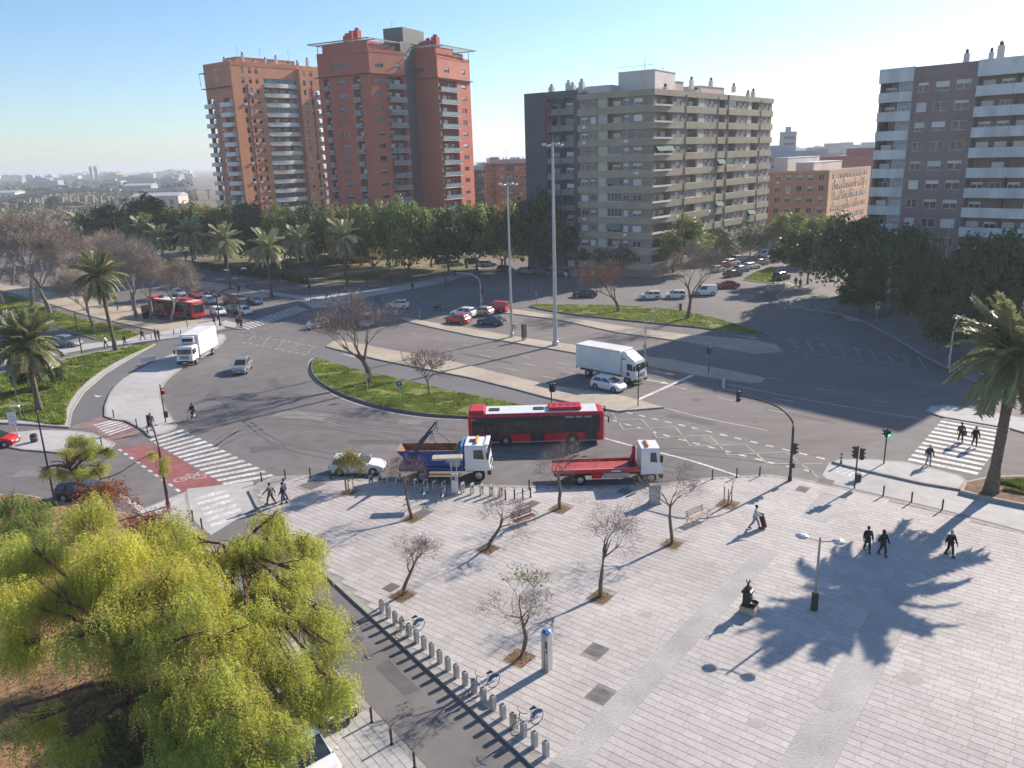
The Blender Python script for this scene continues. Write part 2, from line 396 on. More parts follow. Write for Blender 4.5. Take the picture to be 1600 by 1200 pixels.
BED = pxs([(-160, 770), (40, 772), (130, 790), (212, 803), (285, 850), (320, 930), (360, 1000), (420, 1090), (480, 1190), (560, 1330), (-200, 1330)], .1)
island('planting_bed', BED, LITTER, .1, .2)
island('pavement', pxs([(212, 799), (292, 767), (300, 815), (330, 850), (288, 850), (245, 822)], HZ), CONC, HZ, .18)
# --- lawn with the curving kerb (left) and its concrete margin
LAWN_A = [(-60, 668), (0, 655), (50, 658), (101, 664), (104, 640), (121, 611), (156, 581), (196, 558), (238, 538), (200, 543), (155, 550), (108, 560), (60, 570), (0, 584), (-60, 600)]
island('lawn_margin', pxs([(-70, 671), (0, 660), (50, 663), (108, 667), (113, 641), (131, 612), (166, 582), (204, 559), (243, 537), (200, 541), (155, 548), (108, 557), (60, 567), (0, 580), (-70, 597)], .14), CONC, .14, .2)
lawnA = pxs(LAWN_A, .16, 2); sheet('lawn', lawnA, GRASS, .16)
sheet('road', pxs([(110, 668), (115, 642), (133, 613), (168, 583), (206, 560), (246, 540), (275, 532), (300, 535), (276, 546), (228, 571), (193, 591), (172, 615), (164, 648)]), ASPH_NEW, .005)
island('pavement', smooth(pxs([(163, 650), (170, 616), (191, 592), (227, 572), (277, 549), (312, 534), (345, 521), (353, 527), (338, 543), (303, 563), (268, 586), (255, 602), (252, 620), (262, 642), (276, 663), (266, 672), (236, 682), (225, 673), (196, 657)], HZ), 2), CONC, HZ, .2)
sheet('red_crossing', pxs([(108, 668), (160, 650), (193, 658), (220, 672), (186, 698), (168, 690), (150, 672)]), REDWORN, .009)
island('pavement', pxs([(-80, 690), (-10, 684), (0, 677), (60, 671), (108, 672), (146, 676), (180, 692), (172, 700), (100, 707), (34, 702), (0, 695), (-80, 706)], HZ), CONC, HZ, .2)
sheet('red_crossing', pxs([(187, 700), (240, 694), (355, 758), (290, 772)]), REDLANE, .0095)
# --- far-left pavements, verges
island('pavement', pxs([(-60, 590), (0, 574), (108, 551), (160, 542), (240, 532), (300, 525), (352, 513), (345, 500), (300, 506), (240, 520), (226, 524), (196, 531), (120, 538), (40, 556), (-60, 572)], HZ), CONC, HZ, .2)
VERGE = pxs([(-40, 452), (20, 462), (70, 478), (124, 497), (180, 508), (222, 522), (196, 531), (150, 530), (95, 512), (40, 494), (-40, 478)], .14); island('lawn', VERGE, GRASS, .14, .15)
island('pavement', pxs([(-60, 436), (30, 447), (110, 462), (180, 475), (232, 484), (248, 500), (300, 500), (345, 498), (310, 504), (252, 518), (190, 505), (130, 491), (70, 472), (0, 453), (-60, 444)], HZ), TAN, HZ, .2)
island('median', pxs([(290, 436), (330, 441), (372, 448), (415, 457), (424, 463), (410, 466), (360, 460), (310, 450)], HZ), TAN, HZ, .2)
island('median', pxs([(468, 470), (492, 466), (520, 472), (512, 480), (488, 481)], HZ), CONC, HZ, .2)
island('median', pxs([(352, 500), (376, 506), (384, 513), (372, 514), (340, 507)], HZ), CONC, HZ, .15)
# --- islands of the crossing
LAWN_B = pxs([(494, 558), (530, 569), (564, 578), (642, 595), (721, 613), (800, 628), (850, 641), (846, 650), (790, 654), (727, 650), (668, 646), (610, 637), (560, 624), (522, 609), (499, 595), (488, 582), (486, 570)], .25, 2)
LI = island('traffic_island', LAWN_B, GRASS, .25, .14, mat('dark_kerb', (.16, .155, .15), .9, .2, 2, world=True))
MED_C = pxs([(509, 541), (524, 531), (560, 536), (616, 547), (695, 561), (780, 582), (860, 601), (975, 618), (1038, 636), (965, 642), (860, 622), (800, 606), (732, 589), (669, 577), (590, 561)], .14)
island('median', MED_C, TAN, .14, .15)
island('median', pxs([(622, 496), (640, 497), (680, 504), (742, 514), (787, 522), (817, 527), (880, 536), (930, 543), (1042, 561), (1134, 577), (1196, 590), (1190, 597), (1174, 598), (1095, 587), (1016, 570), (880, 548), (792, 533), (742, 525), (680, 512), (640, 503)], .14), TAN, .14, .15)
island('median', pxs([(786, 480), (865, 492), (960, 507), (1060, 521), (1180, 531), (1214, 539), (1222, 549), (1180, 552), (1060, 532), (964, 519), (872, 499), (785, 488)], .14), TAN, .14, .15)
LAWN_F = pxs([(826, 478), (848, 475), (911, 476), (969, 477), (1042, 482), (1103, 493), (1174, 513), (1198, 524), (1170, 521), (1095, 511), (1042, 506), (964, 498), (885, 489)], .22, 2)
island('traffic_island', LAWN_F, GRASS, .22, .14, mat('dark_kerb', (.16, .155, .15)))
# --- right-hand pavements
island('pavement', pxs([(1211, 462), (1222, 472), (1240, 479), (1306, 489), (1337, 497), (1358, 507), (1403, 531), (1442, 555), (1500, 585), (1600, 625), (1760, 680), (1900, 600), (1700, 470), (1400, 430), (1330, 430), (1276, 438), (1240, 446)], HZ), mat('shade_toned_pavement', (.2, .195, .19), .9, .1, 1.5, .2, 30, world=True, var2=.15, scale2=.2), HZ, .25)  # paving darkened to an asphalt tone: shade under the trees put into the colour
island('median', pxs([(1446, 642), (1453, 634), (1480, 632), (1560, 645), (1700, 672), (1700, 705), (1600, 675), (1579, 669), (1474, 651)], HZ), CONC, HZ, .2)
island('median', pxs([(1300, 721), (1312, 717), (1360, 717), (1416, 721), (1500, 742), (1512, 752), (1500, 764), (1440, 754), (1387, 742), (1330, 729)], .16), CONC, .16, .2)
sheet('cycle_lane', pxs([(1296, 723), (1330, 731), (1387, 744), (1440, 756), (1500, 766), (1560, 778), (1700, 815), (1700, 850), (1600, 830), (1480, 798), (1380, 774), (1300, 756), (1285, 742)]), CONC, .008)
PLANTER = pxs([(1500, 766), (1506, 752), (1545, 744), (1600, 742), (1760, 760), (1760, 825), (1600, 788), (1540, 776)], .28); island('planter', PLANTER, SOIL, .28, .22)
island('lawn', pxs([(1160, 437), (1178, 424), (1206, 416), (1216, 420), (1212, 443), (1180, 440)], .12), GRASS, .12, .15)
# --- park beyond the avenue
PARK = pxs([(-300, 345), (0, 362), (200, 385), (300, 402), (420, 428), (470, 437), (560, 444), (600, 448), (640, 440), (690, 430), (735, 424), (760, 414), (700, 385), (500, 365), (300, 350), (0, 335), (-300, 325)], .12); island('park', PARK, mat('park_ground', (.1, .115, .045), .95, .35, .12, .3, world=True, var2=.35, scale2=.05, col2=(.2, .165, .11)), .12, .3)
island('pavement', pxs([(400, 452), (470, 462), (560, 455), (622, 446), (690, 432), (740, 424), (735, 430), (690, 442), (640, 452), (560, 466), (500, 470), (430, 462)], HZ), CONC, HZ, .2)

# --- road markings
def quad_line(b, p, q, w, z=.0135):
    a, c = g(*p), g(*q); d = (c - a).normalized(); n = Vector((-d.y, d.x, 0)) * w / 2
    b.face([Vector((x.x, x.y, z)) for x in (a - n, c - n, c + n, a + n)])
def line(name, pts, w, m=WHITE, z=.0135, sm=4):
    P = smooth([g(*p) for p in pts], sm, False) if len(pts) > 2 else [g(*p) for p in pts]
    b = MB(); L = [];
    for i, p in enumerate(P):
        t = (P[min(i + 1, len(P) - 1)] - P[max(i - 1, 0)]).normalized(); n = Vector((-t.y, t.x, 0)) * w / 2; L.append((p - n, p + n))
    for i in range(len(L) - 1): b.face([Vector((x.x, x.y, z)) for x in (L[i][0], L[i + 1][0], L[i + 1][1], L[i][1])])
    return b.obj(name, m, kind='structure')
def dashes(pts, on, off, w, m=WHITE, z=.0135):
    P = [g(*p) for p in pts]; b = MB(); s_ = 0; k = 0
    for a, c in zip(P, P[1:]):
        L = (c - a).length; d = (c - a) / L; n = Vector((-d.y, d.x, 0)) * w / 2; x = 0
        while x + on < L:
            p, q = a + d * x, a + d * (x + on); b.face([Vector((t.x, t.y, z)) for t in (p - n, q - n, q + n, p + n)]); x += on + off
    return b.obj('lane_dashes', m, kind='structure')
def zebra(a, bq, c, d, n, duty=.5, z=.0135, h=0, par=None):
    """a-b first stripe, d-c last stripe, each stripe a part of the crossing"""
    A, B, Cc, D = (g(*p, h) for p in (a, bq, c, d)); root = None
    for i in range(n):
        t0 = i / (n - 1 + duty); t1 = (i + duty) / (n - 1 + duty)
        b = MB(); b.face([Vector((p.x, p.y, h + z)) for p in (A.lerp(D, t0), B.lerp(Cc, t0), B.lerp(Cc, t1), A.lerp(D, t1))])
        if root is None: root = b.obj('crosswalk', WHITE, kind='structure')
        else: b.obj('stripe', WHITE, root)
zebra((233, 687), (285, 671), (429, 744), (351, 758), 15)
zebra((146, 664), (182, 655), (206, 668), (170, 681), 6)
zebra((304, 778), (352, 765), (384, 806), (330, 824), 6)
zebra((1475, 652), (1579, 670), (1527, 742), (1418, 719), 12)
zebra((372, 509), (388, 515), (482, 484), (462, 478), 18)
zebra((496, 474), (512, 481), (574, 465), (556, 459), 12)
zebra((1310, 487), (1378, 491), (1400, 506), (1325, 501), 7)
zebra((1190, 449), (1203, 455), (1244, 446), (1230, 441), 9)
zebra((316, 514), (330, 520), (366, 510), (352, 505), 6)
zebra((1296, 735), (1318, 727), (1356, 737), (1336, 747), 5)
line('edge_line', [(489, 559), (483, 566), (483, 578), (494, 596), (520, 616), (560, 632), (610, 645), (668, 653), (727, 656), (790, 660)], .14, mat('kerb_paint', (.5, .47, .38), .75, .2, 3, world=True))
line('edge_line', [(251, 645), (249, 620), (252, 603), (264, 588)], .12, mat('kerb_paint', (.5, .47, .38)))
line('stop_line', [(994, 626), (1085, 585)], .45)
line('lane_line', [(945, 685), (1000, 700), (1080, 720), (1160, 746)], .28)
line('lane_line', [(1037, 637), (1100, 653), (1200, 673)], .12)
line('stop_line', [(188, 772), (222, 797)], .45)
line('lane_line', [(1135, 600), (1200, 613), (1290, 630), (1440, 655)], .13)
line('lane_line', [(456, 640), (500, 656), (560, 670), (640, 678)], .1, mat('worn_paint', (.3, .29, .285), .8, .2, 3, world=True))
for pts in ([(700, 545), (820, 568), (905, 585)], [(640, 520), (760, 546), (900, 572)], [(790, 575), (905, 600)], [(1040, 560), (1200, 590), (1400, 632)], [(1050, 603), (1200, 640), (1320, 665)], [(680, 495), (860, 527), (1000, 552)]): dashes(pts, 1.9, 4.2, .11)
dashes([(1012, 585), (1060, 594), (1260, 632)], 2.2, 3.5, .12)
for pts in ([(186, 702), (292, 776)], [(380, 493), (470, 474)], [(392, 520), (500, 486), (580, 468)], [(960, 640), (1080, 668), (1300, 720)], [(940, 652), (1060, 686), (1200, 722), (1290, 742)], [(375, 523), (440, 532), (500, 543)], [(380, 535), (430, 545), (486, 556)], [(1210, 528), (1300, 540), (1440, 560)], [(1185, 542), (1300, 558), (1430, 572)], [(700, 468), (860, 459), (905, 457)], [(1180, 468), (1240, 483), (1310, 492)]): dashes(pts, .7, .8, .26, WORN if pts[0][0] in (375, 380, 1210, 1185, 700, 1180, 392) else WHITE)
for i in range(5):  # hatching inside the cycle crossing
    line('hatching', [(400 + i * 23, 520 + i * 5), (388 + i * 23, 533 + i * 5)], .1, WORN)
for Z1 in ([(956, 645), (974, 671), (1055, 667), (1079, 697), (1164, 694), (1200, 725), (1286, 724)], [(961, 656), (1003, 655), (1027, 684), (1108, 680), (1138, 711), (1228, 706), (1278, 746)]):
    for p, q in zip(Z1, Z1[1:]): line('zigzag_line', [p, q], .15, YELLOW)
for i in range(9): line('zigzag_line', [(1234 + i * 25, 528 + i * 3.6), (1246 + i * 25, 545 + i * 3.8)], .1, WORN)
def arrow(u, v, az, s_=1.0, z=.0138):
    p = g(u, v); b = MB(); d = Vector((math.cos(az), math.sin(az), 0)); n = Vector((-d.y, d.x, 0)); p.z = z
    b.face([p - d * 2 * s_ - n * .1, p + d * .3 * s_ - n * .1, p + d * .3 * s_ + n * .1, p - d * 2 * s_ + n * .1])
    b.face([p + d * .3 * s_ - n * .45, p + d * 1.6 * s_, p + d * .3 * s_ + n * .45]); b.obj('lane_arrow', WHITE, kind='structure')
for u, v in ((1040, 583), (1030, 597), (548, 556), (1170, 527), (152, 619)): arrow(u, v, rad(-43.6), .9 if u != 152 else .35)
# bicycle drawn on the red lane
bp = MB(); c = g(297, 747); ux = (g(318, 742) - g(276, 748)).normalized(); uy = Vector((-ux.y, ux.x, 0))
def bl(pts, w=.07):
    for a, e in zip(pts, pts[1:]):
        P, Q = c + ux * a[0] + uy * a[1], c + ux * e[0] + uy * e[1]; d = (Q - P).normalized(); n = Vector((-d.y, d.x, 0)) * w / 2
        bp.face([Vector((x.x, x.y, .0145)) for x in (P - n, Q - n, Q + n, P + n)])
for cx in (-.75, .75): bl([(cx + .5 * math.cos(a / 12 * 6.2832), .5 * math.sin(a / 12 * 6.2832)) for a in range(13)])
bl([(-.75, 0), (-.2, .8), (.55, .75), (0, 0), (-.75, 0)]); bl([(0, 0), (-.25, 1.0)]); bl([(-.45, 1.0), (-.05, 1.0)]); bl([(.75, 0), (.5, 1.1), (.8, 1.15)])
bp.obj('bicycle_symbol', WHITE, kind='structure')
for u, v in ((516, 677), (232, 605), (560, 652), (1110, 640), (690, 540), (76, 762)):
    p = g(u, v); b = MB(); b.lathe([(.001, .006), (.36, .012), (.36, .004)], n=16); b.obj('manhole_cover', CASTI, None, (p.x, p.y, .004), kind='structure')

# --- repair patches, oil stains and tyre marks on the asphalt (thin sheets of their own colour)
rp_ = random.Random(31)
PATD, PATL = mat('asphalt_patch_dark', (.115, .11, .11), .85, .15, 1.0, world=True), mat('asphalt_patch_light', (.2, .19, .185), .9, .15, 1.0, world=True)
for u, v, L, w, az, m in ((470, 650, 6, 2.2, -20, PATL), (420, 700, 3, 1.6, 20, PATD), (600, 690, 7, 1.2, -4, PATD), (640, 660, 2.4, 1.5, -10, PATL), (1080, 655, 5, 1.2, -40, PATD), (1120, 690, 3, 1.6, -40, PATL), (760, 560, 9, .8, -43, PATD), (880, 575, 4, 1.4, -43, PATL), (430, 600, 5, 1.0, -60, PATD), (540, 520, 4, 1.6, -43, PATL), (330, 620, 3.5, 1.4, -80, PATD), (1250, 650, 7, .9, -43, PATD), (980, 545, 6, 1.0, -43, PATL), (620, 1060, 3, .9, -53, PATD), (60, 740, 4, 1.5, 0, PATL)):
    p = g(u, v); d = Vector((math.cos(rad(az)), math.sin(rad(az)), 0)); n = Vector((-d.y, d.x, 0)); q = [p + d * (sx * L / 2 + rp_.gauss(0, .08)) + n * (sy * w / 2 + rp_.gauss(0, .06)) for sx, sy in ((-1, -1), (0, -1), (1, -1), (1, 1), (0, 1), (-1, 1))]
    b = MB(); b.face([Vector((x.x, x.y, .0105)) for x in q]); b.obj('road_patch', m, kind='structure')
for u, v in ((505, 690), (360, 690), (700, 700), (880, 585), (1090, 625), (760, 545), (300, 640), (560, 1000), (680, 1130), (1180, 660), (450, 590), (530, 660)):
    p = g(u, v); b = MB(); r = rp_.uniform(.25, .6); b.face([Vector((p.x + r * rp_.uniform(.7, 1.2) * math.cos(k / 14 * 6.2832), p.y + r * rp_.uniform(.7, 1.2) * math.sin(k / 14 * 6.2832), .0125)) for k in range(14)]); b.obj('oil_stain', PATD, kind='structure')
TM = mat('tyre_mark', (.13, .125, .123), .85, .15, 1.0, world=True)
for pts in ([(300, 735), (360, 680), (450, 655), (560, 668), (720, 700), (900, 712), (1100, 735)], [(320, 700), (400, 650), (480, 640), (580, 655), (730, 675)], [(330, 600), (370, 640), (440, 690), (560, 715)], [(900, 715), (1050, 700), (1250, 720)]):
    for o_ in (0, 9): line('tyre_mark', [(u, v + o_) for u, v in pts], .22, TM, .0108, 6)
# --- grass blades
def blades(poly, n, h, name='grass'):
    b = MB(); xs = [p.x for p in poly]; ys = [p.y for p in poly]; z = poly[0].z; k = 0
    while k < n:
        p = Vector((rnd.uniform(min(xs), max(xs)), rnd.uniform(min(ys), max(ys)), z))
        if not inside(p, poly): continue
        if noise.noise(p * .35) + .5 * noise.noise(p * 1.3) < -.28: n -= 1; continue
        k += 1; a = rnd.random() * 6.3; s_ = h * rnd.uniform(.5, 1.3)
        w = Vector((math.cos(a), math.sin(a), 0)) * (s_ * .45); t = Vector((rnd.gauss(0, .35), rnd.gauss(0, .35), 1)) * s_
        b.face([p - w, p + w, p + t])
    return b.obj(name, BLADE, kind='stuff')
blades(inset(LAWN_B, .2), 26000, .13); blades(inset(LAWN_F, .2), 16000, .15)
blades(inset(lawnA, .1), 30000, .22); blades(inset(VERGE, .2), 14000, .2)
blades(pxs([(1556, 752), (1600, 750), (1700, 765), (1700, 790), (1600, 772), (1562, 766)], .28), 9000, .22)
blades(pxs([(1162, 436), (1179, 425), (1206, 417), (1213, 420), (1210, 442), (1180, 439)], .12), 4000, .18)

# ================================================================== BUILDINGS
rb = random.Random(5)
GLASS = mat('window_glass', (.035, .045, .055), .08, .3, .4, spec=.6)
GLASSB = mat('window_glass_blueish', (.05, .08, .1), .1, .3, .4, spec=.6)
FRAMEW = mat('white_window_frame', (.62, .62, .6), .5, .05)
FRAMED = mat('dark_window_frame', (.06, .06, .065), .5, .1)
BLIND = mat('roller_blind_white', (.6, .59, .56), .6, .05, 2, rand=.12)
BLINDG = mat('roller_blind_grey', (.28, .285, .3), .6, .05, 2, rand=.15)
DARKROOM = mat('dark_interior', (.05, .05, .055), .9)
def brickmat(name, col, **k): return mat(name, col, .85, .1, 1.2, .12, 14, var2=.12, scale2=.12, **k)
OR_BRICK = brickmat('orange_brick', (.62, .27, .15)); OR_BROWN = brickmat('brown_orange_brick', (.5, .22, .14))
RED_BRICK = brickmat('red_brick', (.44, .125, .085)); RED2 = brickmat('bright_red_render', (.48, .08, .07))
OLIVE = brickmat('olive_render_band', (.34, .3, .215)); TAUPE = brickmat('taupe_tile', (.25, .2, .18)); CREAM = brickmat('cream_panel', (.5, .45, .37))
SLATE = brickmat('slate_cladding', (.095, .1, .115)); CONCB = mat('stained_concrete', (.56, .565, .565), .8, .12, .7, .1, 10, var2=.2, scale2=.3, stretch=(1, 1, .35))
BR_BRICK = brickmat('brown_brick', (.235, .17, .16)); WHITEB = mat('white_balcony', (.66, .65, .63), .7, .06, .8, var2=.08, scale2=.2)
PINKISH = mat('pinkish_render', (.6, .5, .46), .85, .08, .5, var2=.12, scale2=.15); PALER = mat('pale_render', (.58, .55, .52), .85, .08, .5, var2=.12, scale2=.15)
ROOFT = mat('roof_tiles_flat', (.33, .2, .15), .9, .15, .8); GREENST = mat('grey_green_cladding', (.12, .135, .13), .7, .1, 1.0)
RAILG = mat('glass_railing', (.16, .19, .22), .25, .1, 1.0, spec=.5)
WINC = {}
def window_mesh(w, h, fm, gm, bm, bl, mull):
    k = (round(w, 2), round(h, 2), fm.name, gm.name, bm.name if bm else 0, bl, mull)
    if k in WINC: return WINC[k]
    t = .07; b = MB()
    b.box(-w / 2, w / 2, -.02, .08, -h / 2, -h / 2 + t); b.box(-w / 2, w / 2, -.02, .08, h / 2 - t, h / 2)
    b.box(-w / 2, -w / 2 + t, -.02, .08, -h / 2 + t, h / 2 - t); b.box(w / 2 - t, w / 2, -.02, .08, -h / 2 + t, h / 2 - t)
    for i in range(mull): x = -w / 2 + w * (i + 1) / (mull + 1); b.box(x - t / 2, x + t / 2, -.018, .07, -h / 2 + t, h / 2 - t)
    p = MB(); p.box(-w / 2 + t, w / 2 - t, .03, .06, -h / 2 + t, h / 2 - t)
    q = None
    if bl > 0: q = MB(); q.box(-w / 2 + t, w / 2 - t, .0, .025, h / 2 - t - (h - 2 * t) * bl, h / 2 - t); q = q.mesh('blind', bm)
    WINC[k] = (b.mesh('window', fm), p.mesh('pane', gm), q); return WINC[k]
class Bldg:
    def __init__(s, name, label, cat, base, group=None):
        s.root = thing(name, label, cat, base, 0, group); s.inv = Matrix.Translation(-Vector(base))
    def put(s, name, me, M, par=None):
        return put(name, me, par or s.root, M=(s.inv @ M) if par is None else M)
    def part(s, name, mb, m, M=Matrix()): return s.put(name, mb.mesh(name, m), M)
    def window(s, M, x, y, z, w, h, fm=FRAMEW, gm=GLASS, bm=BLIND, bl=None, mull=1, simple=False):
        if bl is None: bl = rb.choice((0, 0, .25, .4, .6, 1.0))
        fr, pn, bd = window_mesh(w, h, fm, gm, bm, bl, mull)
        o = s.put('window', fr, M @ Matrix.Translation((x, y, z)))
        put('pane', pn, o)
        if bd: put('blind', bd, o)
        return o
def wallM(A, Bp):
    u = Vector((Bp[0] - A[0], Bp[1] - A[1], 0)); L = u.length; u /= L; inn = Vector((-u.y, u.x, 0))
    return Matrix(((u.x, inn.x, 0, A[0]), (u.y, inn.y, 0, A[1]), (0, 0, 1, 0), (0, 0, 0, 1))), L
def facade(B, A, Bp, z0, fh, n, cols, wm, T=.32, band=None, top=None, DEEP=1.3, backm=None):
    """cols: (u0, u1, kind, opts). kinds: s solid, w window, l loggia or balcony. Walls get real openings."""
    M, L = wallM(A, Bp); w = MB(); zt = z0 + n * fh; mats = [wm] if not isinstance(wm, list) else wm
    pend = []; x = 0.0; bal = []
    for c in sorted(cols, key=lambda c: c[0]):
        u0, u1, k, o = c[0], c[1], c[2], (c[3] if len(c) > 3 else {})
        if u0 > x + .02: pend.append((x, u0, 's', {}))
        pend.append((u0, u1, k, o)); x = u1
    if x < L - .02: pend.append((x, L, 's', {}))
    for u0, u1, k, o in pend:
        y0 = -o.get('out', 0); mi = o.get('m', 0)
        if k == 's':
            w.box(u0, u1, y0, T, o.get('z0', z0), o.get('z1', zt), mi); continue
        f0, f1 = o.get('f', (0, n))
        if f0 > 0: w.box(u0, u1, y0, T, z0, z0 + f0 * fh, mi)
        if f1 < n: w.box(u0, u1, y0, T, z0 + f1 * fh, zt, mi)
        for fl in range(f0, f1):
            zf = z0 + fl * fh
            if k == 'w':
                ww, wh, sl = o.get('w', u1 - u0), o.get('h', 1.3), o.get('sill', 1.0); cx = (u0 + u1) / 2
                w.box(u0, u1, y0, T, zf, zf + sl, mi); w.box(u0, u1, y0, T, zf + sl + wh, zf + fh, mi)
                if ww < u1 - u0 - .02: w.box(u0, cx - ww / 2, y0, T, zf + sl, zf + sl + wh, mi); w.box(cx + ww / 2, u1, y0, T, zf + sl, zf + sl + wh, mi)
                if rb.random() >= o.get('skip', 0): B.window(M, cx, y0 + o.get('in', .12), zf + sl + wh / 2, ww, wh, o.get('fm', FRAMEW), o.get('gm', GLASS), o.get('bm', BLIND), o.get('bl'), o.get('mull', 1))
                if o.get('ac') and rb.random() < o['ac']:
                    q = MB(); q.cbox(cx - .4, cx + .4, y0 - .32, y0 - .003, zf + .25, zf + .8, .03); B.part('air_conditioner', q, PLASTW, M)
            else:
                out = o.get('bout', 0.0); ph = o.get('ph', 1.0); pm = o.get('pm', WHITEB); lin = o.get('lint', .35)
                w.box(u0, u1, y0, T, zf + fh - lin, zf + fh, mi)                                # lintel
                w.box(u0 - .0, u0 + .12, T, DEEP, zf, zf + fh - .1, mi); w.box(u1 - .12, u1, T, DEEP, zf, zf + fh - .1, mi)
                q = MB()
                if o.get('rail'):
                    q.box(u0, u1, y0 - out, y0 - out + .1, zf + ph - .07, zf + ph); q.box(u0 + .02, u1 - .02, y0 - out + .03, y0 - out + .05, zf + .1, zf + ph - .07)
                    if out > .1: q.box(u0, u0 + .05, y0 - out + .1, y0, zf + .1, zf + ph); q.box(u1 - .05, u1, y0 - out + .1, y0, zf + .1, zf + ph)
                elif o.get('curve'):
                    P = [Vector((u0 + (u1 - u0) * i / 10, y0 - out * (1 - (2 * i / 10 - 1) ** 2) - .05, 0)) for i in range(11)]
                    q.prism([p for p in P] + [Vector((p.x, p.y + .14, 0)) for p in reversed(P)], zf - .2, zf + ph, bottom=True)
                else:
                    q.box(u0 - o.get('ov', 0), u1 + o.get('ov', 0), y0 - out - .12, y0 - out, zf - .18, zf + ph)
                    if out > .1: q.box(u0 - o.get('ov', 0), u0 - o.get('ov', 0) + .12, y0 - out, y0 - .003, zf - .18, zf + ph); q.box(u1 + o.get('ov', 0) - .12, u1 + o.get('ov', 0), y0 - out, y0 - .003, zf - .18, zf + ph)
                par = B.part('balcony', q, pm, M)
                q = MB(); q.box(u0 + .002, u1 - .002, y0 - out + .002, DEEP - .01, zf - .14, zf - .02); put('slab', q.mesh('slab', o.get('slabm', CONCB)), par)
                W = u1 - u0; nw = max(1, int(W / 2.4))
                for j in range(nw):
                    if rb.random() < .85: B.window(M, u0 + W * (j + .5) / nw, DEEP - .13, zf + 1.12, min(1.7, W / nw * .75), 2.1, o.get('fm', FRAMEW), GLASS, o.get('bm', BLIND), rb.choice((0, .15, .4, .8)), 1)
                r = rb.random()
                if r < o.get('glaz', 0): B.window(M, (u0 + u1) / 2, y0 + .1, zf + ph + (fh - lin - ph) / 2, W, fh - lin - ph, FRAMEW, GLASSB, None, 0, max(2, int(W / .9)))
                elif r < o.get('glaz', 0) + o.get('awn', 0):
                    q = MB(); q.face([(u0, y0 - .02, zf + fh - lin), (u1, y0 - .02, zf + fh - lin), (u1, y0 - .9, zf + ph + .5), (u0, y0 - .9, zf + ph + .5)]); q.face([(u0, y0 - .02, zf + fh - lin - .02), (u1, y0 - .02, zf + fh - lin - .02), (u1, y0 - .9, zf + ph + .48), (u0, y0 - .9, zf + ph + .48)])
                    B.part('awning', q, o.get('am', mat('awning_cloth_green', (.12, .2, .16), .9)), M)
    B.part('wall', w, mats, M)
    if band:
        for fl in range(0, n + 1):
            q = MB(); zf = z0 + fl * fh + band[0]; zz = min(zf + band[1], zt + .02) if fl < n else zf + band[1]
            for (s0, s1) in band[3]: q.box(s0, s1, -band[4], -.003, zf, zz)
            B.part('spandrel', q, band[2], M)
    return M, L
def core(B, pts, zt, m, d=1.3, z0=0):
    b = MB(); b.prism(inset(ccw([Vector(p) for p in pts]), d), z0, zt - .05); B.part('core', b, m)
def flat_roof(B, pts, z, m, ph=.9, pm=None, t=.3):
    P = ccw([Vector((p[0], p[1], 0)) for p in pts]); I = inset(P, t)
    b = MB(); b.prism(I, z - .25, z + .02); B.part('roof', b, m)
    b = MB(); N = len(P)
    for i in range(N): j = (i + 1) % N; b.prism([P[i], P[j], I[j], I[i]], z - .3, z + ph, bottom=True)
    B.part('parapet', b, pm or m)
def para(A, Bc, Cc): A, Bc, Cc = Vector((*A, 0)), Vector((*Bc, 0)), Vector((*Cc, 0)); return [A, Bc, Cc, A + Cc - Bc]
def roof_box(B, name, M, x0, x1, y0, y1, z0, z1, m, cap=True):
    b = MB(); b.box(x0, x1, y0, y1, z0, z1); 
    o = B.part(name, b, m, M)
    if cap: c = MB(); c.box(x0 - .12, x1 + .12, y0 - .12, y1 + .12, z1 + .002, z1 + .16); put('coping', c.mesh('coping', PALER), o)
    return o
def chimney(B, M, x, y, z, r, h, m, capm=None):
    b = MB(); b.cbox(x - r, x + r, y - r, y + r, z, z + h, .02); o = B.part('chimney', b, m, M)
    c = MB(); c.lathe([(r * .7, z + h), (r * .7, z + h + .35), (r * .95, z + h + .4), (r * .2, z + h + .7)], (x, y, 0), 8); put('cowl', c.mesh('cowl', capm or DARKM), o)
def antenna(B, M, x, y, z, h):
    b = MB(); b.tube([(x, y, z), (x, y, z + h)], .05, 5); b.tube([(x - .6, y, z + h * .93), (x + .6, y, z + h * .93)], .03, 4)
    for k in range(4): b.tube([(x - .5 + k * .3, y - .3, z + h * .93), (x - .5 + k * .3, y + .3, z + h * .93)], .02, 4)
    B.part('antenna', b, GREYM, M)

# ---- orange brick tower with white balconies
A, Bc, Cc = (-88.9, 253.2), (-78.2, 245.0), (-57.4, 268.4); n, fh = 19, 2.79; zt = n * fh
B = Bldg('apartment_tower', 'orange brick apartment tower with stacked white balconies, leftmost tower above the trees', 'building', (*Bc, 0))
core(B, para(A, Bc, Cc), zt, brickmat('orange_inner', (.4, .2, .12)))
wo_ = dict(w=.95, h=1.55, sill=.8, fm=FRAMED, bm=BLIND, ac=.16)
M1, L1 = facade(B, Bc, Cc, 0, fh, n, [(2.6, 4.6, 'w', wo_), (5.0, 7.0, 'w', wo_), (7.2, 9.2, 'w', dict(wo_, h=1.35)), (10.4, 21.8, 'l', dict(bout=.9, curve=1, ph=1.0, f=(1, n - 1), pm=WHITEB, lint=.3, glaz=.2, awn=.0)), (22.4, 25.2, 'w', dict(wo_, out=1.4)), (25.2, 27.6, 'w', dict(wo_, out=1.4)), (27.6, 31.3, 'l', dict(out=1.4, bout=1.2, curve=1, pm=brickmat('orange_balcony', (.5, .27, .18)), f=(1, n - 2)))], OR_BRICK)
b = MB(); b.box(22.2, 22.38, -1.4, .3, 0, zt - 6); B.part('wall', b, OR_BROWN, M1)
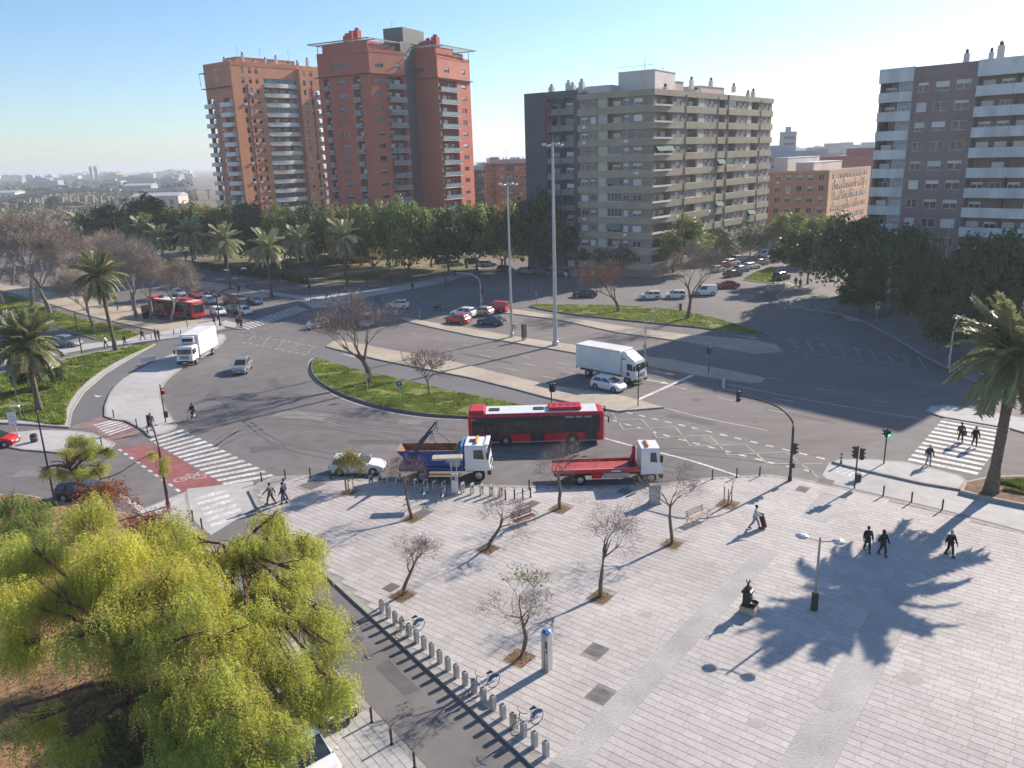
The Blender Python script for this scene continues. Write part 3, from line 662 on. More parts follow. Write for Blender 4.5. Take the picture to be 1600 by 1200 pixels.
for x in (4.75, 26.3):
    b = MB(); y = 0 if x < 10 else 1.4; b.box(x, x + .22, -y - .16, -y - .003, 0, zt - 5); B.part('drain_shaft', b, mat('rust_brown_shaft', (.2, .07, .05)), M1)
M0, L0 = facade(B, A, Bc, 0, fh, n, [(.15, 3.6, 'l', dict(bout=1.1, f=(1, n - 3), ov=.1)), (4.7, 7.2, 'w', dict(w=1.3, h=1.2, f=(1, n))), (8.3, 12.6, 'l', dict(bout=1.2, f=(1, n - 3), ov=.2, glaz=.1))], OR_BROWN)
flat_roof(B, para(A, Bc, Cc), zt, ROOFT, 1.1, OR_BROWN)
roof_box(B, 'stair_house', M1, 4, 24, 3, 9, zt, zt + 2.6, OR_BRICK)
for i, (x, y) in enumerate(((1, 2), (3, 8), (5.5, 2), (9, 2.2), (13, 2), (17, 2.4), (21, 2), (25, 3), (28, 2))): chimney(B, M1, x, y, zt, .35, 1.5 + .9 * (i % 3), PALER)
for x in (6.5, 14, 24): antenna(B, M1, x, 6, zt + 2.6, 3.5)
b = MB(); b.box(-.6, L0, -1.3, -.01, zt - 5.9, zt - 5.75); b.box(-1.0, 1.0, -1.2, 1.0, zt - 1.5, zt - 1.35); b.tube([(-.8, -1, zt - 5), (-.8, -1, zt - 1.5)], .06, 5); B.part('ledge', b, mat('dark_ledge', (.12, .05, .04)), M0)

# ---- red brick tower, two blocks round a slate core
zt, fh, n = 53.5, 3.15, 15; z0 = zt - 2 - n * fh - 4.2
B = Bldg('apartment_tower', 'tall dark red brick tower with grey balconies, roof pergolas and red chimneys', 'building', (-33.1, 212, 0))
PERG = mat('pergola_metal', (.2, .19, .18), .6); RB = dict(rail=1, bout=.9, pm=RAILG, ph=1.05, lint=.3, fm=FRAMEW, f=(2, n), slabm=PALER)
def red_block(A, Bc, Cc, colsL, colsR, zt):
    P = para(A, Bc, Cc); core(B, P, zt, brickmat('dark_red_inner', (.2, .08, .06)))
    zf = 0; nn = n; h0 = zt - 7.4 - nn * fh
    if h0 > 0: b = MB(); b.prism(inset(ccw(P), .01), 0, h0 - .01); B.part('plinth', b, RED_BRICK)
    Ml, Ll = facade(B, A, Bc, h0, fh, nn, colsL, RED_BRICK)
    Mr, Lr = facade(B, Bc, Cc, h0, fh, nn, colsR, RED_BRICK)
    zb = h0 + nn * fh
    b = MB(); b.prism([p for p in inset(ccw(P), -.7)], zb, zb + .18, bottom=True); B.part('ledge', b, mat('dark_ledge', (.12, .05, .04)))
    top = inset(ccw(P), -.25)
    Mlt, Llt = wallM(top[0], top[1]); 
    b = MB(); b.prism(inset(ccw(P), .35), zb + .18, zt - 2.2); B.part('core', b, RED_BRICK)
    facade(B, A, Bc, zb + .18, (zt - 2.4 - zb), 1, [(Ll * .25, Ll * .6, 'w', dict(w=Ll * .34, h=1.1, sill=1.6, fm=FRAMED, bl=0, mull=4, bm=BLINDG))] if Ll > 9 else [], RED_BRICK)
    facade(B, Bc, Cc, zb + .18, (zt - 2.4 - zb), 1, [(Lr * .12, Lr * .42, 'w', dict(w=2.6, h=1.2, sill=1.5, fm=FRAMED, bl=.3, mull=3, bm=BLIND)), (Lr * .7, Lr * .9, 'w', dict(w=1.6, h=1.2, sill=1.5, fm=FRAMED, bl=.5, bm=BLIND))], brickmat('salmon_brick', (.46, .17, .12)))
    flat_roof(B, P, zt - 2.2, ROOFT, .7, RED_BRICK)
    b = MB(); b.box(1.2, Ll - 1.0, 1.0, Lr * .55, zt - 2.2, zt + .6); B.part('stair_house', b, RED_BRICK, Ml)
    b = MB()
    for (x0, x1, y0, y1) in ((-1.6, Ll + 1.4, -1.4, -1.2), (-1.6, Ll + 1.4, 1.6, 1.8), (-1.6, -1.4, -1.2, Lr + 1), (Ll + 1.2, Ll + 1.4, -1.2, Lr + 1.2), (-1.6, Ll + 1.4, Lr + 1, Lr + 1.2)): b.box(x0, x1, y0, y1, zt + .62, zt + .85)
    for k in range(14): x = -1.4 + (Ll + 2.6) * k / 13; b.box(x, x + .12, -1.2, Lr + 1, zt + .7, zt + .8)
    for x, y in ((.3, .3), (Ll - .3, .3), (Ll - .3, Lr - .4), (.3, Lr - .4), (Ll - .3, Lr * .5)): b.tube([(x, y, zt - 2.2), (x, y, zt + .62)], .09, 6)
    B.part('pergola', b, PERG, Ml)
    return Ml, Ll, Mr, Lr
wr = dict(w=2.5, h=1.15, sill=1.05, fm=FRAMED, bm=BLINDG, mull=2, f=(1, n))
GL = dict(w=1.5, h=2.5, sill=.35, fm=FRAMED, gm=GLASSB, bl=0, mull=1, f=(1, n))
Ml, Ll, Mr, Lr = red_block((-47.8, 220.3), (-33.1, 212.0), (-25.3, 220.6), [(1.6, 3.4, 'l', dict(RB, bout=.3)), (6.1, 9.0, 'w', wr), (11.4, 13.6, 'l', dict(RB, bout=.5))], [(1.2, 3.9, 'w', dict(wr, w=2.3)), (5.4, 11.2, 'l', dict(RB, awn=.06, am=mat('awning_cloth_cream', (.6, .56, .48), .9)))], zt)
for i, x in enumerate((7.2, 8.6, 10.6)): chimney(B, Ml, x, 4, zt + .6, .75, 2.0 + .5 * i, RED2, RED2)
Ml2, Ll2, Mr2, Lr2 = red_block((-26.6, 230.2), (-17.2, 224.8), (-9.2, 239.4), [], [(.15, 9.4, 'l', dict(RB)), (11.2, 14.8, 'w', dict(wr, bm=BLIND))], zt - .3)
for i, (x, y) in enumerate(((1.6, 3), (4.6, 3.4), (6.2, 4.6))): chimney(B, Ml2, x, y + 2, zt + .3, .85, 3.2 - .6 * (i % 2) * 1.5, RED2, RED2)
b = MB(); b.prism([Vector(p) for p in ((-26.2, 221.2, 0), (-23.2, 229.2, 0), (-18, 238, 0), (-32, 242, 0), (-36, 228, 0))], 0, zt + 1.2); B.part('service_core', b, SLATE)
b = MB(); b.prism([Vector(p) for p in ((-31.0, 226.0, 0), (-25.6, 223.6, 0), (-21.0, 233, 0), (-29, 238, 0))], zt + 1.2, zt + 4.9); B.part('lift_house', b, GREENST)
antenna(B, Matrix(), -29, 229, zt + 4.9, 2.5)

# ---- olive banded block in the middle
A, Bc, Cc = (15.73, 173.98), (29.53, 164.5), (66.9, 208.3); fh, n = 3.12, 11; z0 = 36.2 - n * fh
B = Bldg('apartment_block', 'long olive and taupe apartment block with horizontal bands and recessed balconies', 'building', (*Bc, 0))
P = para(A, Bc, Cc); core(B, P, 36, brickmat('taupe_inner', (.26, .22, .19)))
b = MB(); b.prism(inset(ccw(P), .01), 0, z0 - .01); B.part('plinth', b, TAUPE)
ww = dict(h=1.25, sill=1.15, bm=BLIND, ac=.14); lg = dict(ph=1.1, pm=WHITEB, glaz=.16, awn=.12, lint=.3)
wm = [TAUPE, CREAM]
L = 16.73; f_ = lambda a: a * L
M0, L0 = facade(B, A, Bc, z0, fh, n, [(f_(.02), f_(.125), 'w', dict(ww, w=1.6, ac=.4)), (f_(.15), f_(.235), 'w', dict(ww, w=1.25)), (f_(.27), f_(.39), 's', dict(m=1, out=.02)), (f_(.39), f_(.59), 'l', lg), (f_(.61), f_(.69), 'w', dict(ww, w=1.1)), (f_(.735), f_(.865), 'w', dict(ww, w=1.9))], wm)
def bands(M, L, segs):
    for fl in range(n + 1):
        zf = z0 + fl * fh - .32; h = 1.35 if fl < n else 1.15
        b = MB()
        for s0, s1 in segs: b.box(s0, s1, -.3, -.003, zf, zf + h)
        B.part('spandrel', b, OLIVE, M)
bands(M0, L0, [(-.3, L0 + .3)])
L = 57.5
cols = [(f_(.012), f_(.13), 'l', lg), (f_(.15), f_(.205), 'w', dict(ww, w=1.7)), (f_(.235), f_(.325), 'l', lg), (f_(.325), f_(.372), 's', dict(m=1, out=.02)), (f_(.38), f_(.414), 'w', dict(ww, w=1.2, bl=None)), (f_(.42), f_(.454), 'w', dict(ww, w=1.2)), (f_(.485), f_(.545), 'l', lg), (f_(.572), f_(.65), 'l', lg), (f_(.66), f_(.705), 'w', dict(ww, w=1.3)), (f_(.715), f_(.75), 'w', dict(ww, w=1.3)), (f_(.755), f_(.792), 's', dict(m=1, out=.02)), (f_(.792), f_(.86), 'l', lg), (f_(.88), f_(.915), 'w', dict(ww, w=1.3)), (f_(.935), f_(.975), 'w', dict(ww, w=1.4))]
M1, L1 = facade(B, Bc, Cc, z0, fh, n, cols, wm)
bands(M1, L1, [(-.3, f_(.552)), (f_(.572), L1 + .3)])
for x in (.218, .475, .56, .872):
    b = MB(); b.box(f_(x), f_(x) + .25, -.42, -.305, z0, 36.4); B.part('drainpipe', b, mat('pipe_grey_brown', (.1, .09, .085)), M1)
for fl in range(n):
    b = MB(); zf = z0 + fl * fh; b.box(-.8, 6.6, -.75, -.31, zf + .78, zf + .9); b.box(-.8, 6.6, -.75, -.68, zf + 1.0, zf + 1.12); B.part('balcony_rail', b, WHITEB, M1)
flat_roof(B, P, 36.5, ROOFT, .55, TAUPE, .35)
roof_box(B, 'penthouse', M1, 8, 22, 5.5, 13, 36.5, 39.6, PINKISH); roof_box(B, 'penthouse', M1, 30, 42, 5.5, 12, 36.5, 39.2, PINKISH)
roof_box(B, 'lift_house', M0, 5.2, 13.5, 7.5, 18, 36.5, 41.2, PALER); roof_box(B, 'penthouse', M0, -3, 5.2, 4, 9, 36.5, 38.6, PALER)
for i, (x, y) in enumerate(((10, 3.2), (14, 9), (16.5, 8), (25, 4), (26.5, 6), (38, 7), (46, 5), (52, 4), (55, 4))): chimney(B, M1, x, y, 36.5 if i in (0, 3, 7, 8) else 38.4, .42, 1.5 + .5 * (i % 3), PALER)
antenna(B, M0, 10, 10, 41.2, 2.6); antenna(B, M1, 17, 8, 39.6, 3)
b = MB()
for k in range(12): x = 5.4 + k * .74; b.tube([(x, 7.6, 41.36), (x, 7.6, 42.3)], .03, 4)
b.tube([(5.4, 7.6, 42.3), (13.5, 7.6, 42.3)], .03, 4); B.part('roof_railing', b, GREYM, M0)

# ---- slate-clad annex left of it
d = Vector((15.73 - 29.53, 173.98 - 164.5, 0)).normalized(); A2 = Vector((29.53, 164.5, 0)) + d * 30.2; B2 = Vector((29.53, 164.5, 0)) + d * 16.9; nI = Vector((-d.y, d.x, 0)); nI = nI if nI.y > 0 else -nI
B = Bldg('apartment_block', 'dark slate clad apartment block with red balcony panels beside the olive block', 'building', (A2.x, A2.y, 0))
P = [A2, B2, B2 + nI * 16, A2 + nI * 16]; core(B, P, 37.5, SLATE)
lgs = dict(ph=1.05, pm=mat('grey_balcony_panel', (.2, .2, .21)), lint=.25, bm=BLINDG, fm=FRAMED)
M, L = facade(B, A2, B2, 37.6 - 11 * 3.3 - .9, 3.3, 11, [(.45, 2.6, 'w', dict(w=1.9, h=1.0, sill=1.3, fm=FRAMED, bm=BLINDG, bl=None, mull=1)), (5.6, 8.6, 'l', dict(lgs, f=(0, 11))), (8.9, 12.2, 'l', dict(lgs, fm=FRAMEW, bm=BLIND))], SLATE)
for fl in range(8, 11):
    b = MB(); zf = 37.6 - 11 * 3.3 - .9 + fl * 3.3; b.box(5.5, 6.6, -.16, -.125, zf, zf + 2.6); B.part('red_panel', b, mat('red_panel', (.17, .035, .04), .6), M)
b = MB(); b.box(0, L, 0, .3, 36.7 + .001, 38.0); b.box(0, L, .3, 15.9, 37.4, 37.6); b.box(0, 5.2, -.25, -.003, 0, 38.0 - .003); b.box(.4, 2.7, -.26, -.252, 0, 2); B.part('parapet', b, SLATE, M)
for i, x in enumerate((5.0, 9.2, 10.2, 12.4)): chimney(B, M, x, 3, 37.6, .5, 1.6 + .5 * (i % 2), PALER, PALER)

# ---- grey banded block with brown brick bay, right
c = Vector((63.2, 140.8, 0)); d = Vector((.6608, -.7506, 0)).normalized(); e = c + d * 37.6; nI = Vector((-d.y, d.x, 0)); fh, n = 3.05, 11; zt = 37.1; z0 = zt - 2.05 - n * fh
B = Bldg('apartment_block', 'grey concrete banded apartment block with brown brick bay at the right edge', 'building', (c.x, c.y, 0))
P = [c, e, e + nI * 36, c + nI * 36]; core(B, P, zt - .5, BR_BRICK)
b = MB(); b.prism(inset(ccw(P), .02), 0, max(.3, z0) - .005); B.part('plinth', b, CONCB)
cl = dict(ph=1.35, pm=CONCB, lint=.2, bout=.25, slabm=CONCB, bm=BLIND)
wb = dict(h=1.45, sill=1.05, mull=1, bm=BLIND)
cols = [(.05, 5.35, 'l', dict(cl, ov=.05)), (6.0, 7.9, 'w', dict(wb, w=1.6)), (8.7, 11.1, 'w', dict(wb, w=2.1)), (11.75, 14.25, 'w', dict(wb, w=2.2))]
x = 15.0
while x < 35: cols.append((x + .02, x + 5.2, 'l', dict(cl, ov=0.0))); x += 5.22
M, L = facade(B, c, e, z0, fh, n, cols, BR_BRICK)
for x0, x1, q in ((-.15, 5.45, 2.2), (14.97, 37.6, 2.4)): b = MB(); b.box(x0, x1, -.4, .3, zt - q, zt); B.part('parapet', b, CONCB, M)
b = MB(); b.box(5.47, 14.95, -.05, .3, zt - 2.03, zt - .3); b.box(5.47, 14.95, -.05, .3, zt - .298, zt - .1); B.part('parapet', b, BR_BRICK, M)
LAT = mat('white_lattice', (.5, .51, .53), .7)
for fl in range(n):   # lattice screens
    b = MB(); zf = z0 + fl * fh
    for k in range(10): b.box(3.05 + k * .24, 3.05 + k * .24 + .09, .02, .12, zf + 1.35, zf + fh - .2)
    for k in range(6): b.box(3.05, 5.3, .03, .11, zf + 1.35 + k * .28, zf + 1.35 + k * .28 + .09)
    B.part('lattice_screen', b, LAT, M)
b = MB(); b.box(0, L, .3, 35.8, zt - .7, zt - .5); b.box(L - .3, L, .3, 35.8, 0, zt); b.box(.0, .3, .3, 35.8, 0, zt); b.box(.3, L - .3, 35.5, 35.8, 0, zt); B.part('side_wall', b, BR_BRICK, M)
chimney(B, M, 10.8, 6, zt - .5, .35, 2.2, PALER); chimney(B, M, 14.4, 6, zt - .5, .3, 2.0, PALER); chimney(B, M, 15.6, 6.4, zt - .5, .42, 2.9, PALER); chimney(B, M, 21.8, 11.5, zt - .5, .55, 6.0, PALER)
roof_box(B, 'lift_house', M, 24, 33, 10, 17, zt - .5, zt + 4.2, PALER)

# ---- lower brick blocks behind
B = Bldg('apartment_block', 'lower orange brick block with cream windows between the olive and grey blocks', 'building', (89.5, 226, 0))
A, Bc, Cc = (72.0, 231.5), (89.5, 226.0), (117.0, 262.0); P = para(A, Bc, Cc); core(B, P, 18, OR_BROWN)
wc_ = dict(h=1.6, sill=.9, w=1.5, bm=CREAM, fm=CREAM, ac=.2)
facade(B, A, Bc, .4, 3.0, 6, [(.9 + i * 2.9, 3.0 + i * 2.9, 'w', wc_) for i in range(6)], brickmat('orange_brown_brick', (.46, .22, .12)))
facade(B, Bc, Cc, .4, 3.0, 6, [(3.0 + i * 2.4, 4.9 + i * 2.4, 'w', dict(wc_, ac=.35, fm=FRAMEW, bm=BLIND)) for i in range(16)], brickmat('pale_orange_brick', (.6, .35, .2)))
flat_roof(B, P, 18.5, ROOFT, .5, mat('cornice_orange', (.5, .3, .2), .8)); Mx, Lx = wallM(Bc, Cc)
roof_box(B, 'penthouse', Mx, 2, 30, 5, 10, 18.5, 21.0, PINKISH); roof_box(B, 'penthouse', Mx, 4, 34, 13, 17, 18.5, 22.4, PALER)
B = Bldg('apartment_block', 'small red brick block between the red tower and the slate block', 'building', (-7, 280, 0))
A, Bc = (-7.0, 280.0), (9.0, 280.0); P = para(A, Bc, (9.0, 300.0)); core(B, P, 22.6, RED_BRICK)
RBR = brickmat('warm_red_brick', (.48, .17, .1))
facade(B, A, Bc, .2, 2.8, 8, [(1.5, 2.3, 'w', dict(w=.7, h=.9, fm=FRAMED)), (2.6, 3.7, 'l', dict(ph=.95, pm=RED_BRICK)), (5.0, 6.6, 'w', dict(w=1.0, h=1.1, fm=CREAM, bm=CREAM)), (7.2, 10.0, 'l', dict(ph=1.0, pm=mat('grey_balcony_panel', (.2, .2, .21)))), (10.2, 11.3, 'w', dict(w=.9, h=1.2, fm=CREAM, bm=CREAM)), (11.8, 12.8, 'w', dict(w=.9, h=.9, fm=CREAM, bm=CREAM)), (13.2, 14.2, 'w', dict(w=.9, h=.9, fm=CREAM, bm=CREAM))], RBR)
flat_roof(B, P, 22.7, ROOFT, .35, RED_BRICK); Mx, Lx = wallM(A, Bc)
roof_box(B, 'penthouse', Mx, 3.5, 14, 3, 9, 22.7, 24.3, PINKISH)
for i, x in enumerate((3, 4, 6.4, 7.4, 10, 11.5, 13.2)): chimney(B, Mx, x, 5, 23.6, .22, .9, PALER)
antenna(B, Mx, 7.5, 5, 24, 3.5)
B = Bldg('apartment_block', 'narrow brown block with grey balcony bands right behind the red tower', 'building', (-13, 286, 0))
A, Bc = (-13.5, 286.0), (-7.2, 286.0); P = para(A, Bc, (-7.2, 300.0)); core(B, P, 20.5, RED_BRICK)
facade(B, A, Bc, .2, 2.9, 7, [(.4, 5.9, 'l', dict(ph=1.2, pm=mat('mauve_grey_band', (.24, .2, .2)), glaz=.4))], RED_BRICK); flat_roof(B, P, 20.6, ROOFT, .4, TAUPE)

# ================================================================== TREES AND PLANTS
rv = random.Random(21)
BARK = mat('bark_brown', (.15, .11, .085), .95, .3, 6, .4, 30); BARKG = mat('bark_grey', (.22, .185, .155), .95, .25, 5, .3, 30)
TWIG = mat('twigs_brown', (.225, .175, .145), .95, .25, 2); TWIGP = mat('twigs_pinkish', (.3, .245, .205), .95, .2, .6); TWIGR = mat('twigs_reddish', (.2, .1, .08), .95, .2, 2)
PALMT = mat('palm_bark', (.14, .105, .08), .95, .35, 7, .6, 22); LEAFP = mat('palm_leaf', (.21, .235, .11), .42, .3, 1.2, transl=.38, spec=.5); LEAFPD = mat('palm_leaf_dry', (.27, .2, .1), .8, .25, 1.5, transl=.2); RACH = mat('palm_rachis', (.34, .29, .13), .6)
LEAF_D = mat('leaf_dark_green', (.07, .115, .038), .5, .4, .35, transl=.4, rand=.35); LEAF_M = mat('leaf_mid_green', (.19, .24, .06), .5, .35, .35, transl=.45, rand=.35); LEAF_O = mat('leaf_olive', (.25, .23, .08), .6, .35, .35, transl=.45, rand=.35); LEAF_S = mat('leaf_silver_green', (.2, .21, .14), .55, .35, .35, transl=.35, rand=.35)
PEP = mat('pepper_leaf_yellow_green', (.64, .6, .1), .55, .3, .35, transl=.55, col2=(.5, .52, .11), rand=.3); PEPG = mat('pepper_leaf_green', (.5, .51, .11), .55, .3, .35, transl=.5, col2=(.33, .39, .1), rand=.3); PEPD = mat('pepper_leaf_deep', (.14, .2, .05), .55, .3, .5, transl=.35, rand=.3)
LEAFY = mat('leaf_yellowing', (.3, .25, .07), .7, .4, 1.5, transl=.3, rand=.4); LEAFRB = mat('leaf_rust', (.3, .105, .04), .8, .3, 1.5, transl=.25, rand=.4); BUD = mat('dry_seed_pods', (.2, .12, .11), .9, .3, 2, rand=.3)

def bare(seed, h, th, rb_, spread, levels, tw=1.0, lean=(0, 0), minr=.012, kids=(3, 4), up=.35, r0=None):
    """winter tree: returns (trunk and limbs, twigs, tip points)"""
    R = random.Random(seed); T, W, tips = MB(), MB(), []
    def grow(p, d, L, r, lv):
        n = 3 if lv else 4; pts, rs = [p], [r]; q = p
        for i in range(n):
            d = (d + Vector((R.gauss(0, .16), R.gauss(0, .16), R.gauss(0, .08) + (up * .14 if lv else 0)))).normalized()
            q = q + d * (L / n); pts.append(q); rs.append(max(minr * .6, r * (1 - .45 * (i + 1) / n)))
        (T if lv < 2 else W).tube(pts, rs, 7 if lv == 0 else 5 if lv == 1 else 3, 0, caps=lv < 2)
        if lv >= levels: tips.append((q, d)); return
        k = R.randint(*kids) + (1 if lv == 0 else 0)
        for j in range(k):
            a = 6.2832 * (j + R.random() * .7) / k; s_ = spread * R.uniform(.65, 1.25)
            x = d.cross(Vector((0, 0, 1)) if abs(d.z) < .9 else Vector((1, 0, 0))).normalized(); y = d.cross(x)
            nd = (d + (x * math.cos(a) + y * math.sin(a)) * s_).normalized(); nd = (nd + Vector((0, 0, up * .4))).normalized()
            t = R.uniform(.55, 1.0) if lv else R.uniform(.82, 1.0)
            i0 = min(n, max(1, int(t * n + .5)))
            grow(pts[i0], nd, L * R.uniform(.6, .8) * (1 if lv else (h - th) / th * .62), max(minr * .6, rs[i0] * .62), lv + 1)
    grow(Vector((0, 0, -.05)), Vector((lean[0], lean[1], 1)).normalized(), th, r0 or rb_, 0)
    return T, W, tips
def fit(T, W, tips, h, R_):
    """scale a grown tree to a height and crown radius"""
    zs = sorted(v[2] for v in W.v); zt = zs[int(len(zs) * .995)]; cx = sum(v[0] for v in W.v) / len(W.v); cy = sum(v[1] for v in W.v) / len(W.v)
    rs = sorted(math.hypot(v[0] - cx, v[1] - cy) for v in W.v); rr = rs[int(len(rs) * .97)]; kz = h / zt; kr = R_ / rr
    def f(v):
        t = min(1, max(0, v[2] / zt) * 2.2); k = kz * (1 - t) + kr * t; return (cx * kz * t + (v[0] - cx * t) * k, cy * kz * t + (v[1] - cy * t) * k, v[2] * kz)
    T.v = [f(v) for v in T.v]; W.v = [f(v) for v in W.v]; return [(Vector(f(p)), d) for p, d in tips]
def twig_bits(W, tips, n, spread, l0, l1, w, R):
    for k in range(n):
        q, d = R.choice(tips); p = q + Vector((R.gauss(0, spread), R.gauss(0, spread), R.gauss(0, spread * .8))); e = (d + Vector((R.gauss(0, .6), R.gauss(0, .6), R.gauss(.15, .5)))).normalized() * R.uniform(l0, l1); x = e.orthogonal().normalized() * w; W.face([p - x, p + x, p + e])
def leaf_bits(b, tips, n, spread, s0, s1, R, mats=1):
    for i in range(n):
        t, d = R.choice(tips); p = t + Vector((R.gauss(0, spread), R.gauss(0, spread), R.gauss(0, spread * .8))); s_ = R.uniform(s0, s1)
        a = Vector((R.gauss(0, 1), R.gauss(0, 1), R.gauss(0, .6))).normalized(); c = a.cross(Vector((R.gauss(0, 1), R.gauss(0, 1), R.gauss(0, 1)))).normalized()
        b.face([p - a * s_, p + c * s_ * .5, p + a * s_, p - c * s_ * .5], R.randrange(mats))
def tree_thing(name, label, cat, pos, trunk_me, crown_me, s=1.0, rz=0, group=None, crown_s=None):
    t = thing(name, label, cat, pos, rz, group); t.scale = (s, s, s) if not isinstance(s, tuple) else s
    put('trunk', trunk_me, t); put('crown', crown_me, t); return t

# ---- plaza trees (bare, each one grown on its own)
PT = [  # base px, top v, lean, crown material, words
    (645, 810, 722, (.02, 0), 'pods', 'small bare street tree with a dense dark purple round crown beside the bike dock row'),
    (762, 858, 762, (.5, .2), '', 'leaning bare plaza tree with crooked trunk next to the bench by the bollards'),
    (628, 931, 838, (.28, .1), '', 'sparse bare sapling with slanting trunk nearest the end of the kerbside bike docks'),
    (875, 795, 690, (-.3, 0), '', 'wide bare plaza tree standing in front of the red tow truck'),
    (1050, 850, 735, (.12, 0), '', 'bare plaza tree with tall trunk beside the sunlit white bench'),
    (938, 933, 812, (.05, .05), '', 'rounded bare plaza tree in the middle of the paving'),
    (812, 1028, 900, (.2, .1), 'green', 'bare plaza tree keeping a few green leaves beside the bike station pillar')]
for i, (u, v, tv, ln, ex, lb) in enumerate(PT):
    p = g(u, v, HZ); h = 2.2
    lo, hi = 1.0, 9.0
    for _ in range(30):
        m_ = (lo + hi) / 2; q = p + Vector((0, 0, m_)) - Vector((0, 0, CAM_H)); vv = 600 - FPX * q.dot(_u) / q.dot(_fw)
        if vv > tv: lo = m_
        else: hi = m_
    h = lo; T, W, tips = bare(40 + i, h * .8, h * .43, .1, .75, 5, lean=ln, minr=.008, kids=(3, 3), up=.12)
    tips = fit(T, W, tips, h, (36, 42, 40, 58, 58, 54, 60)[i] * (p - Vector((0, 0, CAM_H))).dot(_fw) / FPX)
    mats = [TWIG]
    if ex == 'pods': leaf_bits(W, tips, 2600, .12, .025, .05, rv); mats = [BUD]
    else: leaf_bits(W, tips, 160, .06, .02, .04, rv); twig_bits(W, tips, 1500, .16, .15, .4, .007, rv)
    tr = T.mesh('trunk', BARK); t = thing('bare_tree', lb, 'tree', p, 0, 'bare trees on the plaza'); put('trunk', tr, t); put('crown', W.mesh('crown', mats), t)
    if ex == 'green':
        L = MB(); leaf_bits(L, tips[:max(6, len(tips) // 6)], 130, .14, .06, .11, rv); put('leaves', L.mesh('leaves', mat('leaf_fresh_green', (.16, .24, .05), .6, .3, 2, transl=.3)), t)
# young staked trees
def stakes(t, r=.38, h=1.35, k=3):
    for a in range(k):
        b = MB(); x, y = r * math.cos(a * 2.1 + .3), r * math.sin(a * 2.1 + .3); b.tube([(x, y, 0), (x, y, h)], .04, 6); put('stake', b.mesh('stake', mat('timber_stake', (.3, .19, .12), .9, .2, 5)), t)
p = g(545, 769, HZ); T, W, tips = bare(71, 3.3, 1.5, .055, .8, 4, minr=.01, kids=(4, 4)); leaf_bits(W, tips, 3400, .22, .05, .09, rv, 2)
t = thing('street_tree', 'young tree with yellowing leaves and timber stakes beside the parked white car', 'tree', p); put('trunk', T.mesh('trunk', BARK), t); put('crown', W.mesh('crown', [LEAFY, LEAF_O]), t); stakes(t)
p = g(1137, 788, HZ); T, W, tips = bare(72, 3.4, 1.9, .035, .35, 3, minr=.008, kids=(2, 3), up=.8)
t = thing('street_tree', 'thin bare sapling held by three timber stakes near the kerb', 'tree', p); put('trunk', T.mesh('trunk', BARK), t); put('crown', W.mesh('crown', [TWIG]), t); stakes(t, .3)
# ---- island trees
for i, (u, v, h, th, r, sp, lv, ln, m, lb) in enumerate(((577, 597, 7.0, 2.3, .26, .62, 6, (.02, 0), TWIG, 'large spreading bare tree on the lawn traffic island'), (670, 617, 4.2, 1.8, .08, .7, 4, (-.06, 0), TWIG, 'small bare tree right of the big one on the lawn traffic island'),
        (967, 486, 7.0, 2.3, .26, .7, 6, (0, 0), TWIGR, 'reddish bare tree on the far lawn island, left of its pair'), (1074, 497, 9.5, 3.0, .34, .62, 6, (0, 0), TWIG, 'taller bare tree on the far lawn island, right of its pair'))):
    T, W, tips = bare(90 + i, h, th, r, sp, lv, minr=.016, lean=ln, kids=(3, 3) if lv > 4 else (3, 4), up=.3); p = g(u, v, .25); k_ = (p - Vector((0, 0, CAM_H))).dot(_fw) / FPX; tips = fit(T, W, tips, (v - (468, 553, 414, 386)[i]) * k_ * 1.02, (80, 40, 44, 50)[i] * k_); twig_bits(W, tips, 2600 if lv > 4 else 700, .22 if lv > 4 else .15, .35, .9, .026, rv); t = thing('bare_tree', lb, 'tree', p); put('trunk', T.mesh('trunk', BARK), t); put('crown', W.mesh('crown', m), t)
# ---- bare plane trees of the left avenue (three crowns shared)
BT = []
for i in range(3):
    T, W, tips = bare(130 + i, 10.5, 3.6, .3, .6, 6, minr=.026, kids=(3, 4), up=.45); 
    R = random.Random(i)
    for k in range(6500):
        q, d = R.choice(tips); p = q + Vector((R.gauss(0, .45), R.gauss(0, .45), R.gauss(0, .35))); e = (d + Vector((R.gauss(0, .6), R.gauss(0, .6), R.gauss(.2, .5)))).normalized() * R.uniform(.3, .8); x = e.orthogonal().normalized() * .022; W.face([p - x, p + x, p + e])
    BT.append((T.mesh('trunk', BARKG), W.mesh('crown', TWIGP)))
for i, (u, v, tv) in enumerate(((78, 490, 352), (50, 478, 345), (6, 475, 342), (138, 488, 395), (213, 496, 385), (236, 499, 398), (268, 503, 405), (209, 485, 378), (112, 463, 360), (20, 445, 338), (170, 468, 372), (-30, 470, 335), (60, 448, 342), (147, 520, 420))):
    p = g(u, v, .12); D = p.y; hh = max(5.0, (v - tv) * D / FPX * 1.03)
    a, c = BT[i % 3]; s_ = hh / 11.3; L = ['behind the near lawn', 'by the parked dark cars', 'at the far left edge', 'left of the tall near palm', 'right behind the tall near palm', 'left beside the parked red bus', 'in front of the parked red bus', 'behind the bus stop', 'in the second row', 'far down the left avenue', 'between verge and bus lane', 'beyond the left picture edge', 'behind the first row', 'small on the verge'][i]
    tree_thing('bare_tree', 'pinkish brown bare avenue tree ' + L, 'tree', p, a, c, s_, rv.random() * 6, 'bare avenue trees on the left')
